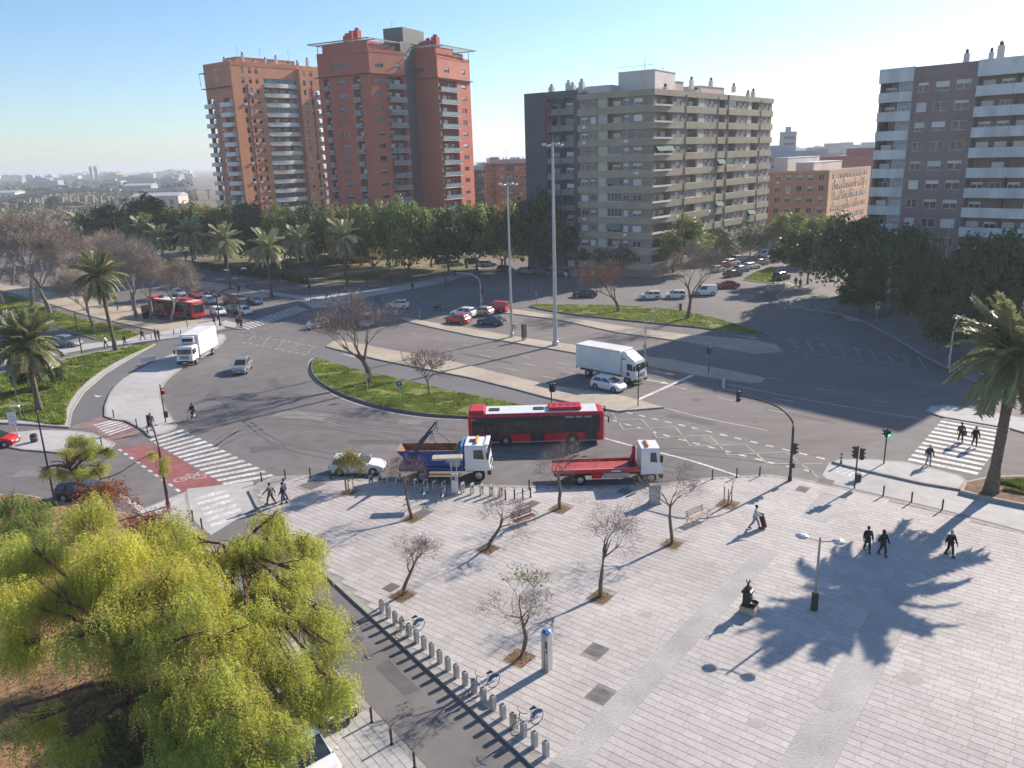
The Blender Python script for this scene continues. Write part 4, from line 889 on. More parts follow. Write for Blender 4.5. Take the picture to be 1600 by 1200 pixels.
# ---- date palms
def frond(L, droop, seed, nl=26, ll=.5, rise=.8):
    R = random.Random(seed); b = MB(); P = []; d = Vector((1, 0, rise)).normalized(); p = Vector((0, 0, 0))
    for i in range(9):
        P.append(p); d = (d + Vector((0, 0, -droop * (.5 + i * .16)))).normalized(); p = p + d * (L / 8)
    b.tube(P, [.035 - .003 * i for i in range(9)], 3, 1, False)
    for i in range(nl):
        t = .14 + .86 * (i + .5) / nl; k = min(7, int(t * 8)); f = t * 8 - k; q = P[k].lerp(P[k + 1], f); tg = (P[k + 1] - P[k]).normalized()
        for s_ in (-1, 1):
            l = ll * (1.15 - .75 * abs(t - .4)) * R.uniform(.8, 1.15); sd = tg.cross(Vector((0, 0, 1))).normalized() * s_
            dr = (sd * .8 + tg * .55 + Vector((0, 0, .22 - .5 * R.random()))).normalized(); wv = tg * .026
            b.face([q - wv, q + wv, q + dr * l + wv * .3, q + dr * l - wv * .3 + Vector((0, 0, -.1 * l))])
    return b
def palm_trunk(h, r, lean=(0, 0), seed=0):
    R = random.Random(seed); b = MB(); secs = []; n = int(h / .22)
    for i in range(n + 1):
        t = i / n; rr = r * (1.35 - .55 * min(1, t * 5) if t < .2 else .8 + .05 * (i % 2)) * (1 + (.18 if t > .93 else 0)); a0 = R.random()
        secs.append([Vector((lean[0] * t * h + rr * math.cos(a / 10 * 6.2832 + a0 * .2), lean[1] * t * h + rr * math.sin(a / 10 * 6.2832), t * h - .05)) for a in range(10)])
    b.loft(secs); return b
FR = []
for k, (dr, ri) in enumerate(((.06, 2.2), (.1, 1.0), (.14, .35), (.17, -.1), (.12, -.9))): FR.append((frond(1, dr, 300 + k, 34, .16, ri)))
def frond_mesh(k, L, dry):
    b = MB(); b.v = [(x * L, y * L, z * L) for x, y, z in FR[k].v]; b.f = FR[k].f; b.m = FR[k].m; return b.mesh('frond', [LEAFPD if dry else LEAFP, RACH])
def near_palm(label, u, v, h, R_, r, lean=(0, 0), n=64, z=.16, skirt=12):
    p = g(u, v, z); t = thing('date_palm', label, 'palm tree', p); put('trunk', palm_trunk(h, r, lean, int(u)).mesh('trunk', PALMT), t)
    b = MB(); b.lathe([(.12, -.5), (r * 1.15, -.25), (r * 1.25, .1), (r * .8, .5), (.05, .8)], n=9); top = Vector((lean[0] * h, lean[1] * h, h)); c = put('crown', b.mesh('crown', mat('palm_heart', (.2, .16, .07), .9, .3, 5)), t, top)
    ms = {k: frond_mesh(k, R_, False) for k in range(5)}; dryM = frond_mesh(4, R_ * .85, True)
    for i in range(n + skirt):
        f = i / n; k = 0 if f < .2 else 1 if f < .42 else 2 if f < .66 else 3 if f < .88 else 4
        a = i * 2.39996 + rv.gauss(0, .15); s_ = rv.uniform(.85, 1.08); M = Matrix.Rotation(a, 4, 'Z') @ Matrix.Rotation(rv.gauss(0, .1), 4, 'Y') @ Matrix.Translation((.12, 0, .35 - .5 * min(f, 1))) @ Matrix.Rotation(rv.gauss(0, .25), 4, 'X') @ Matrix.Scale(s_, 4)
        put('frond', dryM if i >= n else ms[k], c, M=M)
    return t
near_palm('tall date palm at the right edge casting its crown shadow on the plaza', 1548, 768, 10.0, 4.7, .4, (.06, .03), 68, .28)
near_palm('thick date palm on the near lawn at the left, beside dark shrubs', 62, 641, 7.2, 3.9, .36, (-.02, 0), 74, .16, 22)
near_palm('tall date palm standing behind the curved service road on the left', 181, 547, 10.4, 3.7, .3, (-.06, 0), 70, .16, 24)
PM = []
for k in range(2):
    b = MB(); b.m = []
    for i in range(52):
        f = i / 48; q = 0 if f < .22 else 1 if f < .45 else 2 if f < .7 else 3 if f < .9 else 4
        M = Matrix.Rotation(i * 2.39996 + k, 4, 'Z') @ Matrix.Translation((.1, 0, .3 - .5 * f)) @ Matrix.Rotation(rv.gauss(0, .25), 4, 'X') @ Matrix.Scale(4.1 * rv.uniform(.85, 1.08), 4)
        o_ = len(b.v); b.v += [tuple(M @ Vector(x)) for x in FR[q].v]; b.f += [tuple(o_ + j for j in fc) for fc in FR[q].f]; b.m += FR[q].m
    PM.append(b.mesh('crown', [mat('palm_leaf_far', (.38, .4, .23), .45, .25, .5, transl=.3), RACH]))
PTR = palm_trunk(1, .26 / 7, (0, 0), 3)
ptm = MB(); ptm.loft([[Vector((r_ * math.cos(a / 8 * 6.2832), r_ * math.sin(a / 8 * 6.2832), z_)) for a in range(8)] for z_, r_ in ((0, .36), (.4, .28), (3, .25), (6.3, .25), (6.8, .32), (7.0, .2))]); ptm = ptm.mesh('trunk', PALMT)
for i, (u, v, cv) in enumerate(((304, 427, 366), (360, 452, 378), (425, 464, 388), (473, 440, 378), (543, 448, 372), (256, 414, 372), (228, 412, 362), (128, 390, 350), (72, 380, 350), (22, 378, 344), (188, 400, 368), (-10, 372, 346))):
    p = g(u, v, .12); hh = (v - cv) * p.y / FPX; t = thing('date_palm', ORD[[7, 8, 9, 10, 11, 6, 5, 3, 2, 1, 4, 0][i]] + ' date palm from the left in the row along the far side of the avenue', 'palm tree', p, rv.random() * 6, 'date palms along the avenue')
    o = put('trunk', ptm, t); o.scale = (1, 1, hh / 7); put('crown', PM[i % 2], t, (0, 0, hh))

# ---- evergreen trees (leaf clumps, four crowns per leaf colour shared)
def leafy_crown(seed, n=7000, ls=.055, flat=.72):
    R = random.Random(seed); b = MB(); cl = []
    for i in range(46):
        z = R.uniform(-.75, 1); a = R.random() * 6.2832; q = math.sqrt(max(0, 1 - z * z)); rr = R.uniform(.55, .88); cl.append((Vector((q * math.cos(a) * rr, q * math.sin(a) * rr, z * rr * flat)), R.uniform(.16, .34)))
    for i in range(n):
        c, r = R.choice(cl); d = Vector((R.gauss(0, 1), R.gauss(0, 1), R.gauss(.25, 1))).normalized(); p = c + d * r * R.uniform(.55, 1.08); s_ = ls * R.uniform(.5, 1.2)
        nn = (d + Vector((R.gauss(0, .5), R.gauss(0, .5), R.gauss(0, .5)))).normalized(); x = nn.cross(Vector((R.gauss(0, 1), R.gauss(0, 1), R.gauss(0, 1)))).normalized(); y = nn.cross(x)
        b.face([p - x * s_, p - y * s_ * .55, p + x * s_, p + y * s_ * .55])
    return b
LC = [leafy_crown(500 + i) for i in range(4)]; LCM = {}
def crown_mesh(k, m):
    if (k, m.name) not in LCM: LCM[(k, m.name)] = LC[k].mesh('crown', m)
    return LCM[(k, m.name)]
b = MB(); b.tube([(0, 0, -.1), (.03, .02, .4), (0, 0, 1.0)], [.07, .05, .04], 7)
for k in range(5): b.tube([(0, 0, .85), (.2 * math.cos(k * 1.3), .2 * math.sin(k * 1.3), 1.15), (.45 * math.cos(k * 1.3), .45 * math.sin(k * 1.3), 1.45)], [.035, .025, .012], 5)
EVT = b.mesh('trunk', BARK)
def evergreen(u, v, tv, hw, m, label, k, group, wide=1.0, th=.33, name='evergreen_tree', z=.12):
    p = g(u, v, z); q = p - Vector((0, 0, CAM_H)); D = q.dot(_fw)
    lo, hi = .5, 40
    for _ in range(30):
        m_ = (lo + hi) / 2; qq = p + Vector((0, 0, m_)) - Vector((0, 0, CAM_H)); vv = 600 - FPX * qq.dot(_u) / qq.dot(_fw)
        if vv > tv: lo = m_
        else: hi = m_
    h = lo; R_ = hw * wide * D / FPX; ch = h * (1 - th) / 2
    t = thing(name, label, 'tree', p, rv.random() * 6.28, group)
    o = put('trunk', EVT, t); o.scale = (h * .35, h * .35, h * th + ch * .2)
    c = put('crown', crown_mesh(k, m), t, (0, 0, h * th + ch)); c.scale = (R_ * .97, R_ * .97, ch / .78); return t
W_ = ['first', 'second', 'third', 'fourth', 'fifth', 'sixth', 'seventh', 'eighth', 'ninth', 'tenth', 'eleventh', 'twelfth', 'thirteenth', 'fourteenth']
for i, (u, v, tv, hw, m) in enumerate(((195, 398, 335, 26, LEAF_M), (242, 402, 304, 38, LEAF_D), (305, 405, 315, 26, LEAF_O), (352, 415, 318, 30, LEAF_O), (400, 422, 311, 34, LEAF_D), (446, 428, 320, 32, LEAF_M), (492, 430, 314, 34, LEAF_D), (540, 432, 318, 30, LEAF_O), (586, 436, 310, 36, LEAF_M), (640, 436, 309, 40, LEAF_M), (700, 430, 322, 36, LEAF_D), (745, 424, 314, 32, LEAF_M), (790, 418, 322, 30, LEAF_O))):
    evergreen(u, v, tv, hw, m, W_[i] + ' leafy evergreen from the left in the belt of park trees below the towers', i % 4, 'park trees below the towers', th=.1, wide=1.2)
for i in range(12): evergreen(180 + i * 55, 404 + i * 1.5, 318 + rv.uniform(-4, 12), 34, (LEAF_D, LEAF_M, LEAF_D, LEAF_O)[i % 4], W_[i] + ' tree from the left in the back row of the park belt', (i + 2) % 4, 'back row of park trees', th=.05, wide=1.4)
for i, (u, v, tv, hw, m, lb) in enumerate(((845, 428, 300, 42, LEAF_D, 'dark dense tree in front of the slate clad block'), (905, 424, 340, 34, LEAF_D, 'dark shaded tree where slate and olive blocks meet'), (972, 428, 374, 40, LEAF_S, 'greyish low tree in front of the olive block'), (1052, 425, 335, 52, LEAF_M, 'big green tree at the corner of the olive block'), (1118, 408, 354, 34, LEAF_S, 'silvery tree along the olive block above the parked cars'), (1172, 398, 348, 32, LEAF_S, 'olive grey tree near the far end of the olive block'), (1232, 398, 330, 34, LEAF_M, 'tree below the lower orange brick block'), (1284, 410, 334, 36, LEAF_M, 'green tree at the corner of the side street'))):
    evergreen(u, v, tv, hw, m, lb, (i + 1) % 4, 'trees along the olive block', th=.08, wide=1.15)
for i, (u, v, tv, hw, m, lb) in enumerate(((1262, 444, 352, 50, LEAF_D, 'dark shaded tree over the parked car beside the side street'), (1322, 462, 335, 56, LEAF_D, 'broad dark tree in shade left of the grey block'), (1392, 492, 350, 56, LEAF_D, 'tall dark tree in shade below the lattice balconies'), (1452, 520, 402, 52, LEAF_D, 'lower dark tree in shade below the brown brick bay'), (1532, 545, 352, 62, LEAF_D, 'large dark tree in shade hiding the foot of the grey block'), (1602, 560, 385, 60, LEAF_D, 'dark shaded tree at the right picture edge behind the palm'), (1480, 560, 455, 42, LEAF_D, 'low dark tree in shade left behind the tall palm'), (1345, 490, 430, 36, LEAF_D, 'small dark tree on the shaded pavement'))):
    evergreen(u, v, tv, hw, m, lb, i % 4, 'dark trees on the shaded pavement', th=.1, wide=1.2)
for i, (u, v, tv, hw, lb) in enumerate(((48, 612, 562, 26, 'dark round shrub left under the thick lawn palm'), (84, 604, 560, 20, 'dark shrub right under the thick lawn palm'))): evergreen(u, v, tv, hw, LEAF_D, lb, i, None, th=.05, name='shrub', z=.16)
evergreen(87, 326, 306, 12, LEAF_D, 'lone round dark tree in the dry field far left', 1, None, th=.05); evergreen(66, 303, 292, 14, LEAF_D, 'low dark grove beside the pale far wall', 2, None, th=.05)
for i in range(9):   # clipped hedge along the park
    a, c = g(262 + i * 24, 411 + i * 3.6, .12), g(286 + i * 24, 414.6 + i * 3.6, .12)
    if i == 0: hb = MB(); hr = random.Random(4)
    d = c - a
    for k in range(420):
        p = a + d * hr.random() + Vector((hr.gauss(0, .35), hr.gauss(0, .35), hr.uniform(0, 1.5))); n_ = Vector((hr.gauss(0, 1), hr.gauss(0, 1), hr.gauss(.4, 1))).normalized(); x = n_.orthogonal().normalized() * .2; y = n_.cross(x); hb.face([p - x, p - y, p + x, p + y])
hb.obj('hedge', LEAF_D, label='clipped dark hedge running behind the avenue palms', cat='hedge')

# ---- pepper trees in the foreground
def strands(b, lobes, dens, seed, ll=.13, mats=2, ln=(.5, 1.5)):
    R = random.Random(seed)
    sub = []
    for (c, r) in lobes:
        for k in range(9):
            d = Vector((R.gauss(0, 1), R.gauss(0, 1), R.gauss(.1, .6))).normalized() * r * R.uniform(.2, 1.15); q = r * R.uniform(.3, .6); sub.append((c + d, q, R.randrange(mats)))
    for (c, r, mj) in sub:
        for s_ in range(int(dens * .36 * r * r) + 9):
            z = R.uniform(-.5, 1); a = R.random() * 6.2832; q = math.sqrt(1 - z * z); rr = r * R.uniform(.2, 1.15); p = c + Vector((q * math.cos(a) * rr, q * math.sin(a) * rr, z * rr * .8))
            d = Vector((math.cos(a) * .5 + R.gauss(0, .3), math.sin(a) * .5 + R.gauss(0, .3), -.35)); L = R.uniform(*ln) * (.6 + .4 * r / 2); n = int(L / .085); mi = R.randrange(mats)
            for i in range(n):
                d = (d + Vector((R.gauss(0, .05), R.gauss(0, .05), -.22))).normalized(); p = p + d * .085; sd = Vector((-math.sin(a), math.cos(a), 0)) * (1 if i % 2 else -1)
                f = (sd * .7 + d * .8 + Vector((R.gauss(0, .3), R.gauss(0, .3), R.gauss(0, .2)))).normalized() * ll * R.uniform(.7, 1.3); w = Vector((R.gauss(0, 1), R.gauss(0, 1), R.gauss(0, 1))).cross(f).normalized() * ll * .13
                b.face([p - w, p + f * .5 - w * 1.2, p + f, p + f * .5 + w * 1.2], mi)
def pepper(label, base, trunk, limbs, lobes, mats, dens, seed, r0=.3, ll=.135, ln=(.7, 2.3), lr=.11):
    O = g(*base, .1); t = thing('pepper_tree', label, 'tree', O); b = MB()
    P = [g(*q) - O for q in trunk]; P = smooth(P, 3, False); b.tube(P, [r0 * (1 - .45 * i / (len(P) - 1)) for i in range(len(P))], 9)
    lob = [(g(u, v, z) - O, r) for u, v, z, r in lobes]
    for (c, r) in lob:
        if limbs and (P[-1] - c).length > 3.0 and lr < .1: continue
        k = min(range(len(P) // 2, len(P)), key=lambda j: (P[j] - c).length); a = P[k]; m_ = a.lerp(c, .5) + Vector((rv.gauss(0, .25), rv.gauss(0, .25), .35)); b.tube([a, a.lerp(m_, .6) + Vector((0, 0, .1)), m_, c, c + Vector((rv.gauss(0, .3), rv.gauss(0, .3), r * .5))], [.12, .1, .075, .045, .015], 6)
        for j in range(7):
            e = c + Vector((rv.gauss(0, .5), rv.gauss(0, .5), rv.gauss(.2, .35))) * r; b.tube([m_.lerp(c, rv.random()), (c + e) / 2 + Vector((0, 0, .15)), e], [.035, .022, .008], 4)
    for l in limbs: b.tube(smooth([g(*q) - O for q in l], 2, False), [lr * (1 - .6 * i / (2 * len(l))) for i in range(2 * (len(l) - 1) + 1)], 6)
    put('trunk', b.mesh('trunk', mat('pepper_bark', (.13, .065, .045), .95, .35, 4, .5, 20)), t)
    c = MB(); strands(c, lob, dens, seed, ll, len(mats), ln); put('crown', c.mesh('crown', mats), t); return t
pepper('big yellow green weeping pepper tree filling the lower left foreground', (228, 1172), [(228, 1172, .1), (214, 1150, 1.2), (200, 1095, 2.6), (190, 1040, 4.0), (178, 990, 5.2)], [[(196, 1070, 3.2), (140, 1070, 3.6), (80, 1090, 3.5), (20, 1105, 3.2)], [(205, 1120, 2.0), (260, 1110, 2.8), (300, 1060, 4.0)]],
       [(90, 935, 6.3, 1.9), (175, 862, 7.6, 1.8), (60, 862, 6.6, 1.7), (140, 815, 7.8, 1.3), (262, 918, 6.8, 1.7), (240, 845, 7.0, 1.4), (300, 1000, 5.4, 1.6), (215, 935, 6.6, 1.3), (335, 1070, 4.4, 1.4), (120, 1000, 5.4, 1.1), (380, 1120, 3.8, 1.2), (50, 1130, 3.0, .8), (262, 1090, 3.6, 1.0), (20, 930, 5.6, 1.4), (310, 940, 6.0, 1.2), (415, 1100, 3.2, .9), (30, 1010, 4.4, 1.2), (330, 1150, 3.2, 1.2), (400, 1175, 2.8, 1.0), (450, 1150, 2.6, .8), (110, 1150, 2.8, .8), (200, 1010, 5.0, .9), (360, 1000, 5.0, 1.1), (280, 1165, 2.4, .9)], [PEP, PEP, PEPG], 620, 801)
pepper('second weeping pepper tree overhanging the drive, right of the big one', (352, 985), [(352, 985, .1), (345, 955, 1.6), (356, 905, 3.2), (375, 865, 4.8)], [[(350, 930, 2.4), (330, 900, 3.4), (318, 880, 4.4)]],
       [(430, 845, 5.6, 1.3), (375, 855, 5.4, 1.1), (468, 895, 4.8, 1.1), (428, 808, 6.2, .8), (500, 955, 4.0, .9), (440, 965, 4.4, 1.2), (385, 1010, 4.2, 1.2), (505, 1010, 3.6, 1.0), (520, 1072, 3.0, .75), (455, 1040, 3.6, 1.1), (335, 870, 5.4, .9), (480, 1090, 2.8, .8), (405, 905, 4.8, 1.1), (450, 920, 4.8, 1.1), (360, 935, 4.4, 1.0), (300, 845, 5.6, .9), (470, 850, 5.2, .9), (400, 960, 4.0, .9)], [PEPG, PEP, PEP], 640, 802, .2)
pepper('dense darker green tree at the left edge above the pepper trees', (10, 905), [(10, 905, .1), (14, 870, 2), (18, 830, 4)], [], [(18, 790, 5.0, 1.5), (55, 822, 4.4, 1.1), (-20, 840, 4.8, 1.6), (40, 870, 3.4, 1.1), (0, 905, 2.8, 1.2)], [PEPG, PEPD, PEPD], 700, 803, .2)
pepper('small weeping tree with a crooked bare limb reaching over the cycle crossing', (122, 800), [(122, 800, .1), (130, 775, 1.5), (122, 752, 2.8), (108, 730, 3.8)], [[(124, 756, 2.6), (148, 734, 3.6), (158, 748, 3.4), (188, 738, 3.6), (222, 716, 4.2), (250, 706, 4.6)], [(116, 745, 3.1), (98, 722, 4), (80, 722, 4.4)]],
       [(125, 686, 5.2, .8), (110, 708, 4.6, .7), (142, 704, 4.6, .75), (158, 728, 3.7, .55), (92, 735, 3.7, .5), (128, 732, 3.8, .6), (168, 704, 4.4, .4), (256, 716, 4.3, .28), (254, 730, 3.8, .26), (238, 706, 4.4, .2), (70, 735, 3.6, .35)], [PEPG, PEPG, PEP], 1500, 804, .14, .12, (.5, 1.3), .055)
p = g(210, 850, .1); T, W, tips = bare(180, 3.6, 1.0, .12, .95, 5, minr=.014, kids=(3, 4), up=.1); leaf_bits(W, tips, 1500, .14, .05, .09, rv)
for k, (u, v, s_, lb) in enumerate(((165, 842, 1.15, 'rust coloured dry tree behind the big pepper tree'), (262, 872, 1.0, 'sparse rust brown dry tree beside the sidewalk crossing'))):
    t = thing('dry_tree', lb, 'tree', g(u, v, .1), k * 2.0, 'rust coloured dry trees'); t.scale = (s_, s_, s_); 
    if k == 0: tm, cm = T.mesh('trunk', BARK), W.mesh('crown', LEAFRB)
    put('trunk', tm, t); put('crown', cm, t)
b = MB(); gr = random.Random(9)
for i in range(6000):   # low ground cover round the pepper trunks
    p = g(gr.gauss(220, 90), gr.gauss(1130, 60), .1); s_ = gr.uniform(.05, .1); n_ = Vector((gr.gauss(0, 1), gr.gauss(0, 1), gr.gauss(1, .6))).normalized(); x = n_.orthogonal().normalized() * s_; y = n_.cross(x) * .6; p.z += abs(gr.gauss(.05, .1)); b.face([p - x, p - y, p + x, p + y])
b.obj('ground_cover', mat('ivy_leaf', (.09, .15, .035), .6, .4, 2, transl=.2), kind='stuff')

# ================================================================== FAR CITY, FIELDS, VIADUCT, HAZE
rf = random.Random(77)
FARW = mat('far_white_render', (.62, .6, .57), .9, .1, .05); FARB = mat('far_brick', (.4, .25, .2), .9, .1, .05); FARG = mat('far_grey_block', (.38, .39, .41), .9, .1, .05); FARBL = mat('far_blue_grey_shed', (.28, .36, .44), .7, .1, .05)
WBAND = mat('far_window_band', (.12, .13, .15), .5)
def far_block(u, D, zt, w, dpt, m, lab, grp, floors=0):
    d = _fw + _r * ((u - 800) / FPX); k = D / d.y; x = d.x * k
    o = thing('city_block', lab, 'building', (x, D, 0), rf.uniform(-.5, .5), grp)
    b = MB(); b.box(-w / 2, w / 2, 0, dpt, -.1, zt); b.box(-w / 2 - .2, w / 2 + .2, -.2, dpt + .2, zt, zt + .5); put('wall', b.mesh('wall', m), o)
    n = max(1, int(zt / 3.2)); b = MB()
    for f in range(n): b.box(-w / 2 + 1, w / 2 - 1, -.12, -.005, f * 3.2 + 1.1, f * 3.2 + 2.4)
    put('window_band', b.mesh('window_band', WBAND), o)
    b = MB(); b.box(-w * .2, w * .15, dpt * .3, dpt * .6, zt + .5, zt + 3); put('roof_house', b.mesh('roof_house', m), o)
far = {'w': (FARW, 'white'), 'b': (FARB, 'brick'), 'g': (FARG, 'grey'), 's': (FARBL, 'bluish')}
def spread(n, kinds, u, D, z, w, where, grp):
    L = sorted((rf.uniform(*u), rf.uniform(*D), rf.uniform(*z), rf.uniform(*w), rf.choice(kinds)) for i in range(n)); cnt = {}
    for uu, DD, zz, ww_, k in L:
        i = cnt.get(k, 0); cnt[k] = i + 1; far_block(uu, DD, zz, ww_, 15, far[k][0], f'{ORD[i]} far {far[k][1]} building from the left {where}', grp)
spread(46, 'wwwbgs', (1195, 1395), (330, 1500), (15, 27), (14, 40), 'on the skyline between the olive and grey blocks', 'far blocks on the right skyline')
spread(58, 'wwgsbb', (-30, 345), (1200, 3600), (8, 21), (16, 60), 'along the hazy left horizon', 'far buildings on the left horizon')
spread(8, 'wbg', (735, 825), (340, 700), (14, 23), (12, 24), 'behind the small red brick block', 'roofs behind the brick block')
far_block(1209, 420, 33, 7, 10, FARG, 'tall hazy grey tower right behind the olive block', None); far_block(736, 460, 42, 12, 12, FARG, 'slim hazy tower peeping out right of the red tower', None)
far_block(1325, 300, 21.5, 30, 10, mat('far_red_roof', (.36, .12, .1), .9), 'red brick building with chimneys left of the grey block', None); far_block(1262, 350, 19.5, 34, 12, FARBL, 'bluish roofed building in the middle of the right skyline', None)
for x, D in ((205, 1900), (198, 1950)): far_block(x, D, 34, 7, 7, FARG, ('right' if x > 200 else 'left') + ' one of the twin hazy grey stacks on the left horizon', 'twin stacks on the left horizon')
# viaduct and warehouses in the fields
def rp(u, D): d = _fw + _r * ((u - 800) / FPX); return Vector((d.x * D / d.y, D, 0))
v = thing('viaduct', 'long grey road viaduct on many piers crossing the far fields', 'bridge', rp(200, 600))
P = [(40, 700, 1.5), (75, 680, 5), (110, 655, 9), (150, 640, 11), (195, 630, 11.5), (240, 625, 10.5), (290, 640, 9.5), (345, 660, 9), (420, 700, 8)]
O = rp(200, 600); W3 = smooth([rp(u, D) - O + Vector((0, 0, z)) for u, D, z in P], 4, False)
b = MB()
for a, c in zip(W3, W3[1:]):
    n_ = Vector((a.y - c.y, c.x - a.x, 0)).normalized() * 5
    k = len(b.v); b.loft([[a - n_, a + n_, a + n_ - Vector((0, 0, 1.3)), a - n_ - Vector((0, 0, 1.3))], [c - n_, c + n_, c + n_ - Vector((0, 0, 1.3)), c - n_ - Vector((0, 0, 1.3))]])
    b.loft([[a - n_, a - n_ * .96, a - n_ * .96 + Vector((0, 0, 1)), a - n_ + Vector((0, 0, 1))], [c - n_, c - n_ * .96, c - n_ * .96 + Vector((0, 0, 1)), c - n_ + Vector((0, 0, 1))]])
put('deck', b.mesh('deck', mat('viaduct_concrete', (.42, .4, .38), .9)), v)
for q in W3[4:]:
    b = MB(); b.lathe([(.9, -q.z), (.8, -1.3)], n=8); put('pier', b.mesh('pier', mat('viaduct_concrete', (.42, .4, .38))), v, q); b = MB(); b.box(-.8, .8, -4, 4, -2.1, -1.3); put('pier_cap', b.mesh('pier_cap', mat('viaduct_concrete', (.42, .4, .38))), v, q)
for u, D, w_, h_, m, lb in ((48, 820, 46, 6.5, FARW, 'long pale wall of a low warehouse in the far left field'), (285, 560, 32, 7, mat('far_beige', (.5, .44, .38), .9), 'beige warehouse beside the end of the viaduct'), (262, 900, 30, 8, FARBL, 'dark bluish shed beyond the viaduct')):
    p = rp(u, D); o = thing('warehouse', lb, 'building', p, 0); b = MB(); b.box(-w_ / 2, w_ / 2, 0, 18, -.1, h_); put('wall', b.mesh('wall', m), o); b = MB(); b.loft([[(-w_ / 2 - .5, -.5, h_), (-w_ / 2 - .5, 9, h_ + 2), (-w_ / 2 - .5, 18.5, h_)], [(w_ / 2 + .5, -.5, h_), (w_ / 2 + .5, 9, h_ + 2), (w_ / 2 + .5, 18.5, h_)]]); put('roof', b.mesh('roof', FARG), o)
    b = MB()
    for k in range(int(w_ / 6)): b.box(-w_ / 2 + 2 + k * 6, -w_ / 2 + 4.5 + k * 6, -.1, -.01, 1, h_ * .65)
    put('shutter', b.mesh('shutter', WBAND), o)
FB = mat('far_scrub', (.13, .12, .065), .95, .3, .05, transl=.1); FBR = mat('far_bare_scrub', (.27, .19, .15), .95, .3, .05)
for m, n_, D0, D1, u0, u1, s0, nm in ((FBR, 5200, 300, 520, -40, 330, 1.2, 'scrub'), (FB, 4200, 420, 900, -40, 345, 1.8, 'scrub'), (mat('far_trees_dark', (.06, .08, .045), .95, .3, .05), 3600, 900, 2600, -40, 345, 4.5, 'woodland')):
    b = MB()
    for i in range(n_ // 6):
        c = rp(rf.uniform(u0, u1), rf.uniform(D0, D1)); r = s0 * rf.uniform(.6, 1.8)
        for k in range(14):
            d = Vector((rf.gauss(0, 1), rf.gauss(0, 1), abs(rf.gauss(0, .8)))).normalized(); p = c + d * r * Vector((1.6, 1.2, .8)).length * .6; p.z = max(.1, d.z * r); x = d.orthogonal().normalized() * r * .4; y = d.cross(x); b.face([p - x, p - y, p + x, p + y])
    b.obj(nm, m, kind='stuff')
# ---- air
b = MB(); b.box(-9100, 9100, -45, 9100, -1.6, 64)
hz = bpy.data.materials.new('haze'); hz.use_nodes = True; hn = hz.node_tree; hn.nodes.clear(); ho = hn.nodes.new('ShaderNodeOutputMaterial'); pv = hn.nodes.new('ShaderNodeVolumePrincipled')
pv.inputs['Color'].default_value = (.88, .94, 1, 1); pv.inputs['Density'].default_value = .00028; pv.inputs['Anisotropy'].default_value = .25; hn.links.new(pv.outputs[0], ho.inputs['Volume'])
b.obj('haze', hz, kind='stuff')

# ================================================================== VEHICLES
VG = mat('vehicle_glass', (.03, .038, .042), .05, .5, 1.6, spec=.7); TYRE = mat('tyre', (.02, .02, .021), .9); RIM = mat('alloy_rim', (.42, .43, .44), .35, metal=.7); LAMPW = mat('headlamp', (.75, .77, .8), .15, spec=.7); LAMPR = mat('tail_lamp', (.35, .015, .015), .25, spec=.6); AMBER = mat('amber_beacon', (.75, .25, .03), .3); PLATE = mat('number_plate', (.7, .7, .68), .5); TRIM = mat('dark_trim', (.03, .03, .032), .6)
def paint(n, c, r=.28): return mat('paint_' + n, c, r, .03, 1.0, spec=.55)
PC = dict(white=paint('white', (.72, .72, .71)), silver=paint('silver', (.42, .44, .46)), grey=paint('grey', (.2, .215, .23)), dark=paint('dark', (.035, .038, .045)), blue=paint('blue', (.03, .07, .16)), navy=paint('navy', (.03, .05, .085)), red=paint('red', (.5, .03, .03)), maroon=paint('maroon', (.28, .035, .04)), beige=paint('beige', (.42, .38, .33)), skip=paint('skip_blue', (.02, .07, .26), .55), busred=mat('paint_bus_red', (.52, .018, .03), .3, .1, 1.2, spec=.5, var2=.12, scale2=.4), pale=paint('pale_blue', (.5, .58, .66)))
CT = dict(hatch=(4.0, 1.74, 1.47, .95, (-.475, .29), (-.385, .05), .8), estate=(4.55, 1.8, 1.5, .96, (-.48, .25), (-.42, .03), .82), sedan=(4.6, 1.8, 1.43, .95, (-.40, .24), (-.24, .04), .84), suv=(4.4, 1.84, 1.66, 1.05, (-.475, .27), (-.4, .06), .92), van=(4.4, 1.82, 1.85, 1.05, (-.49, .33), (-.47, .14), .9), city=(3.6, 1.64, 1.5, .95, (-.48, .33), (-.4, .1), .84))
VM = {}
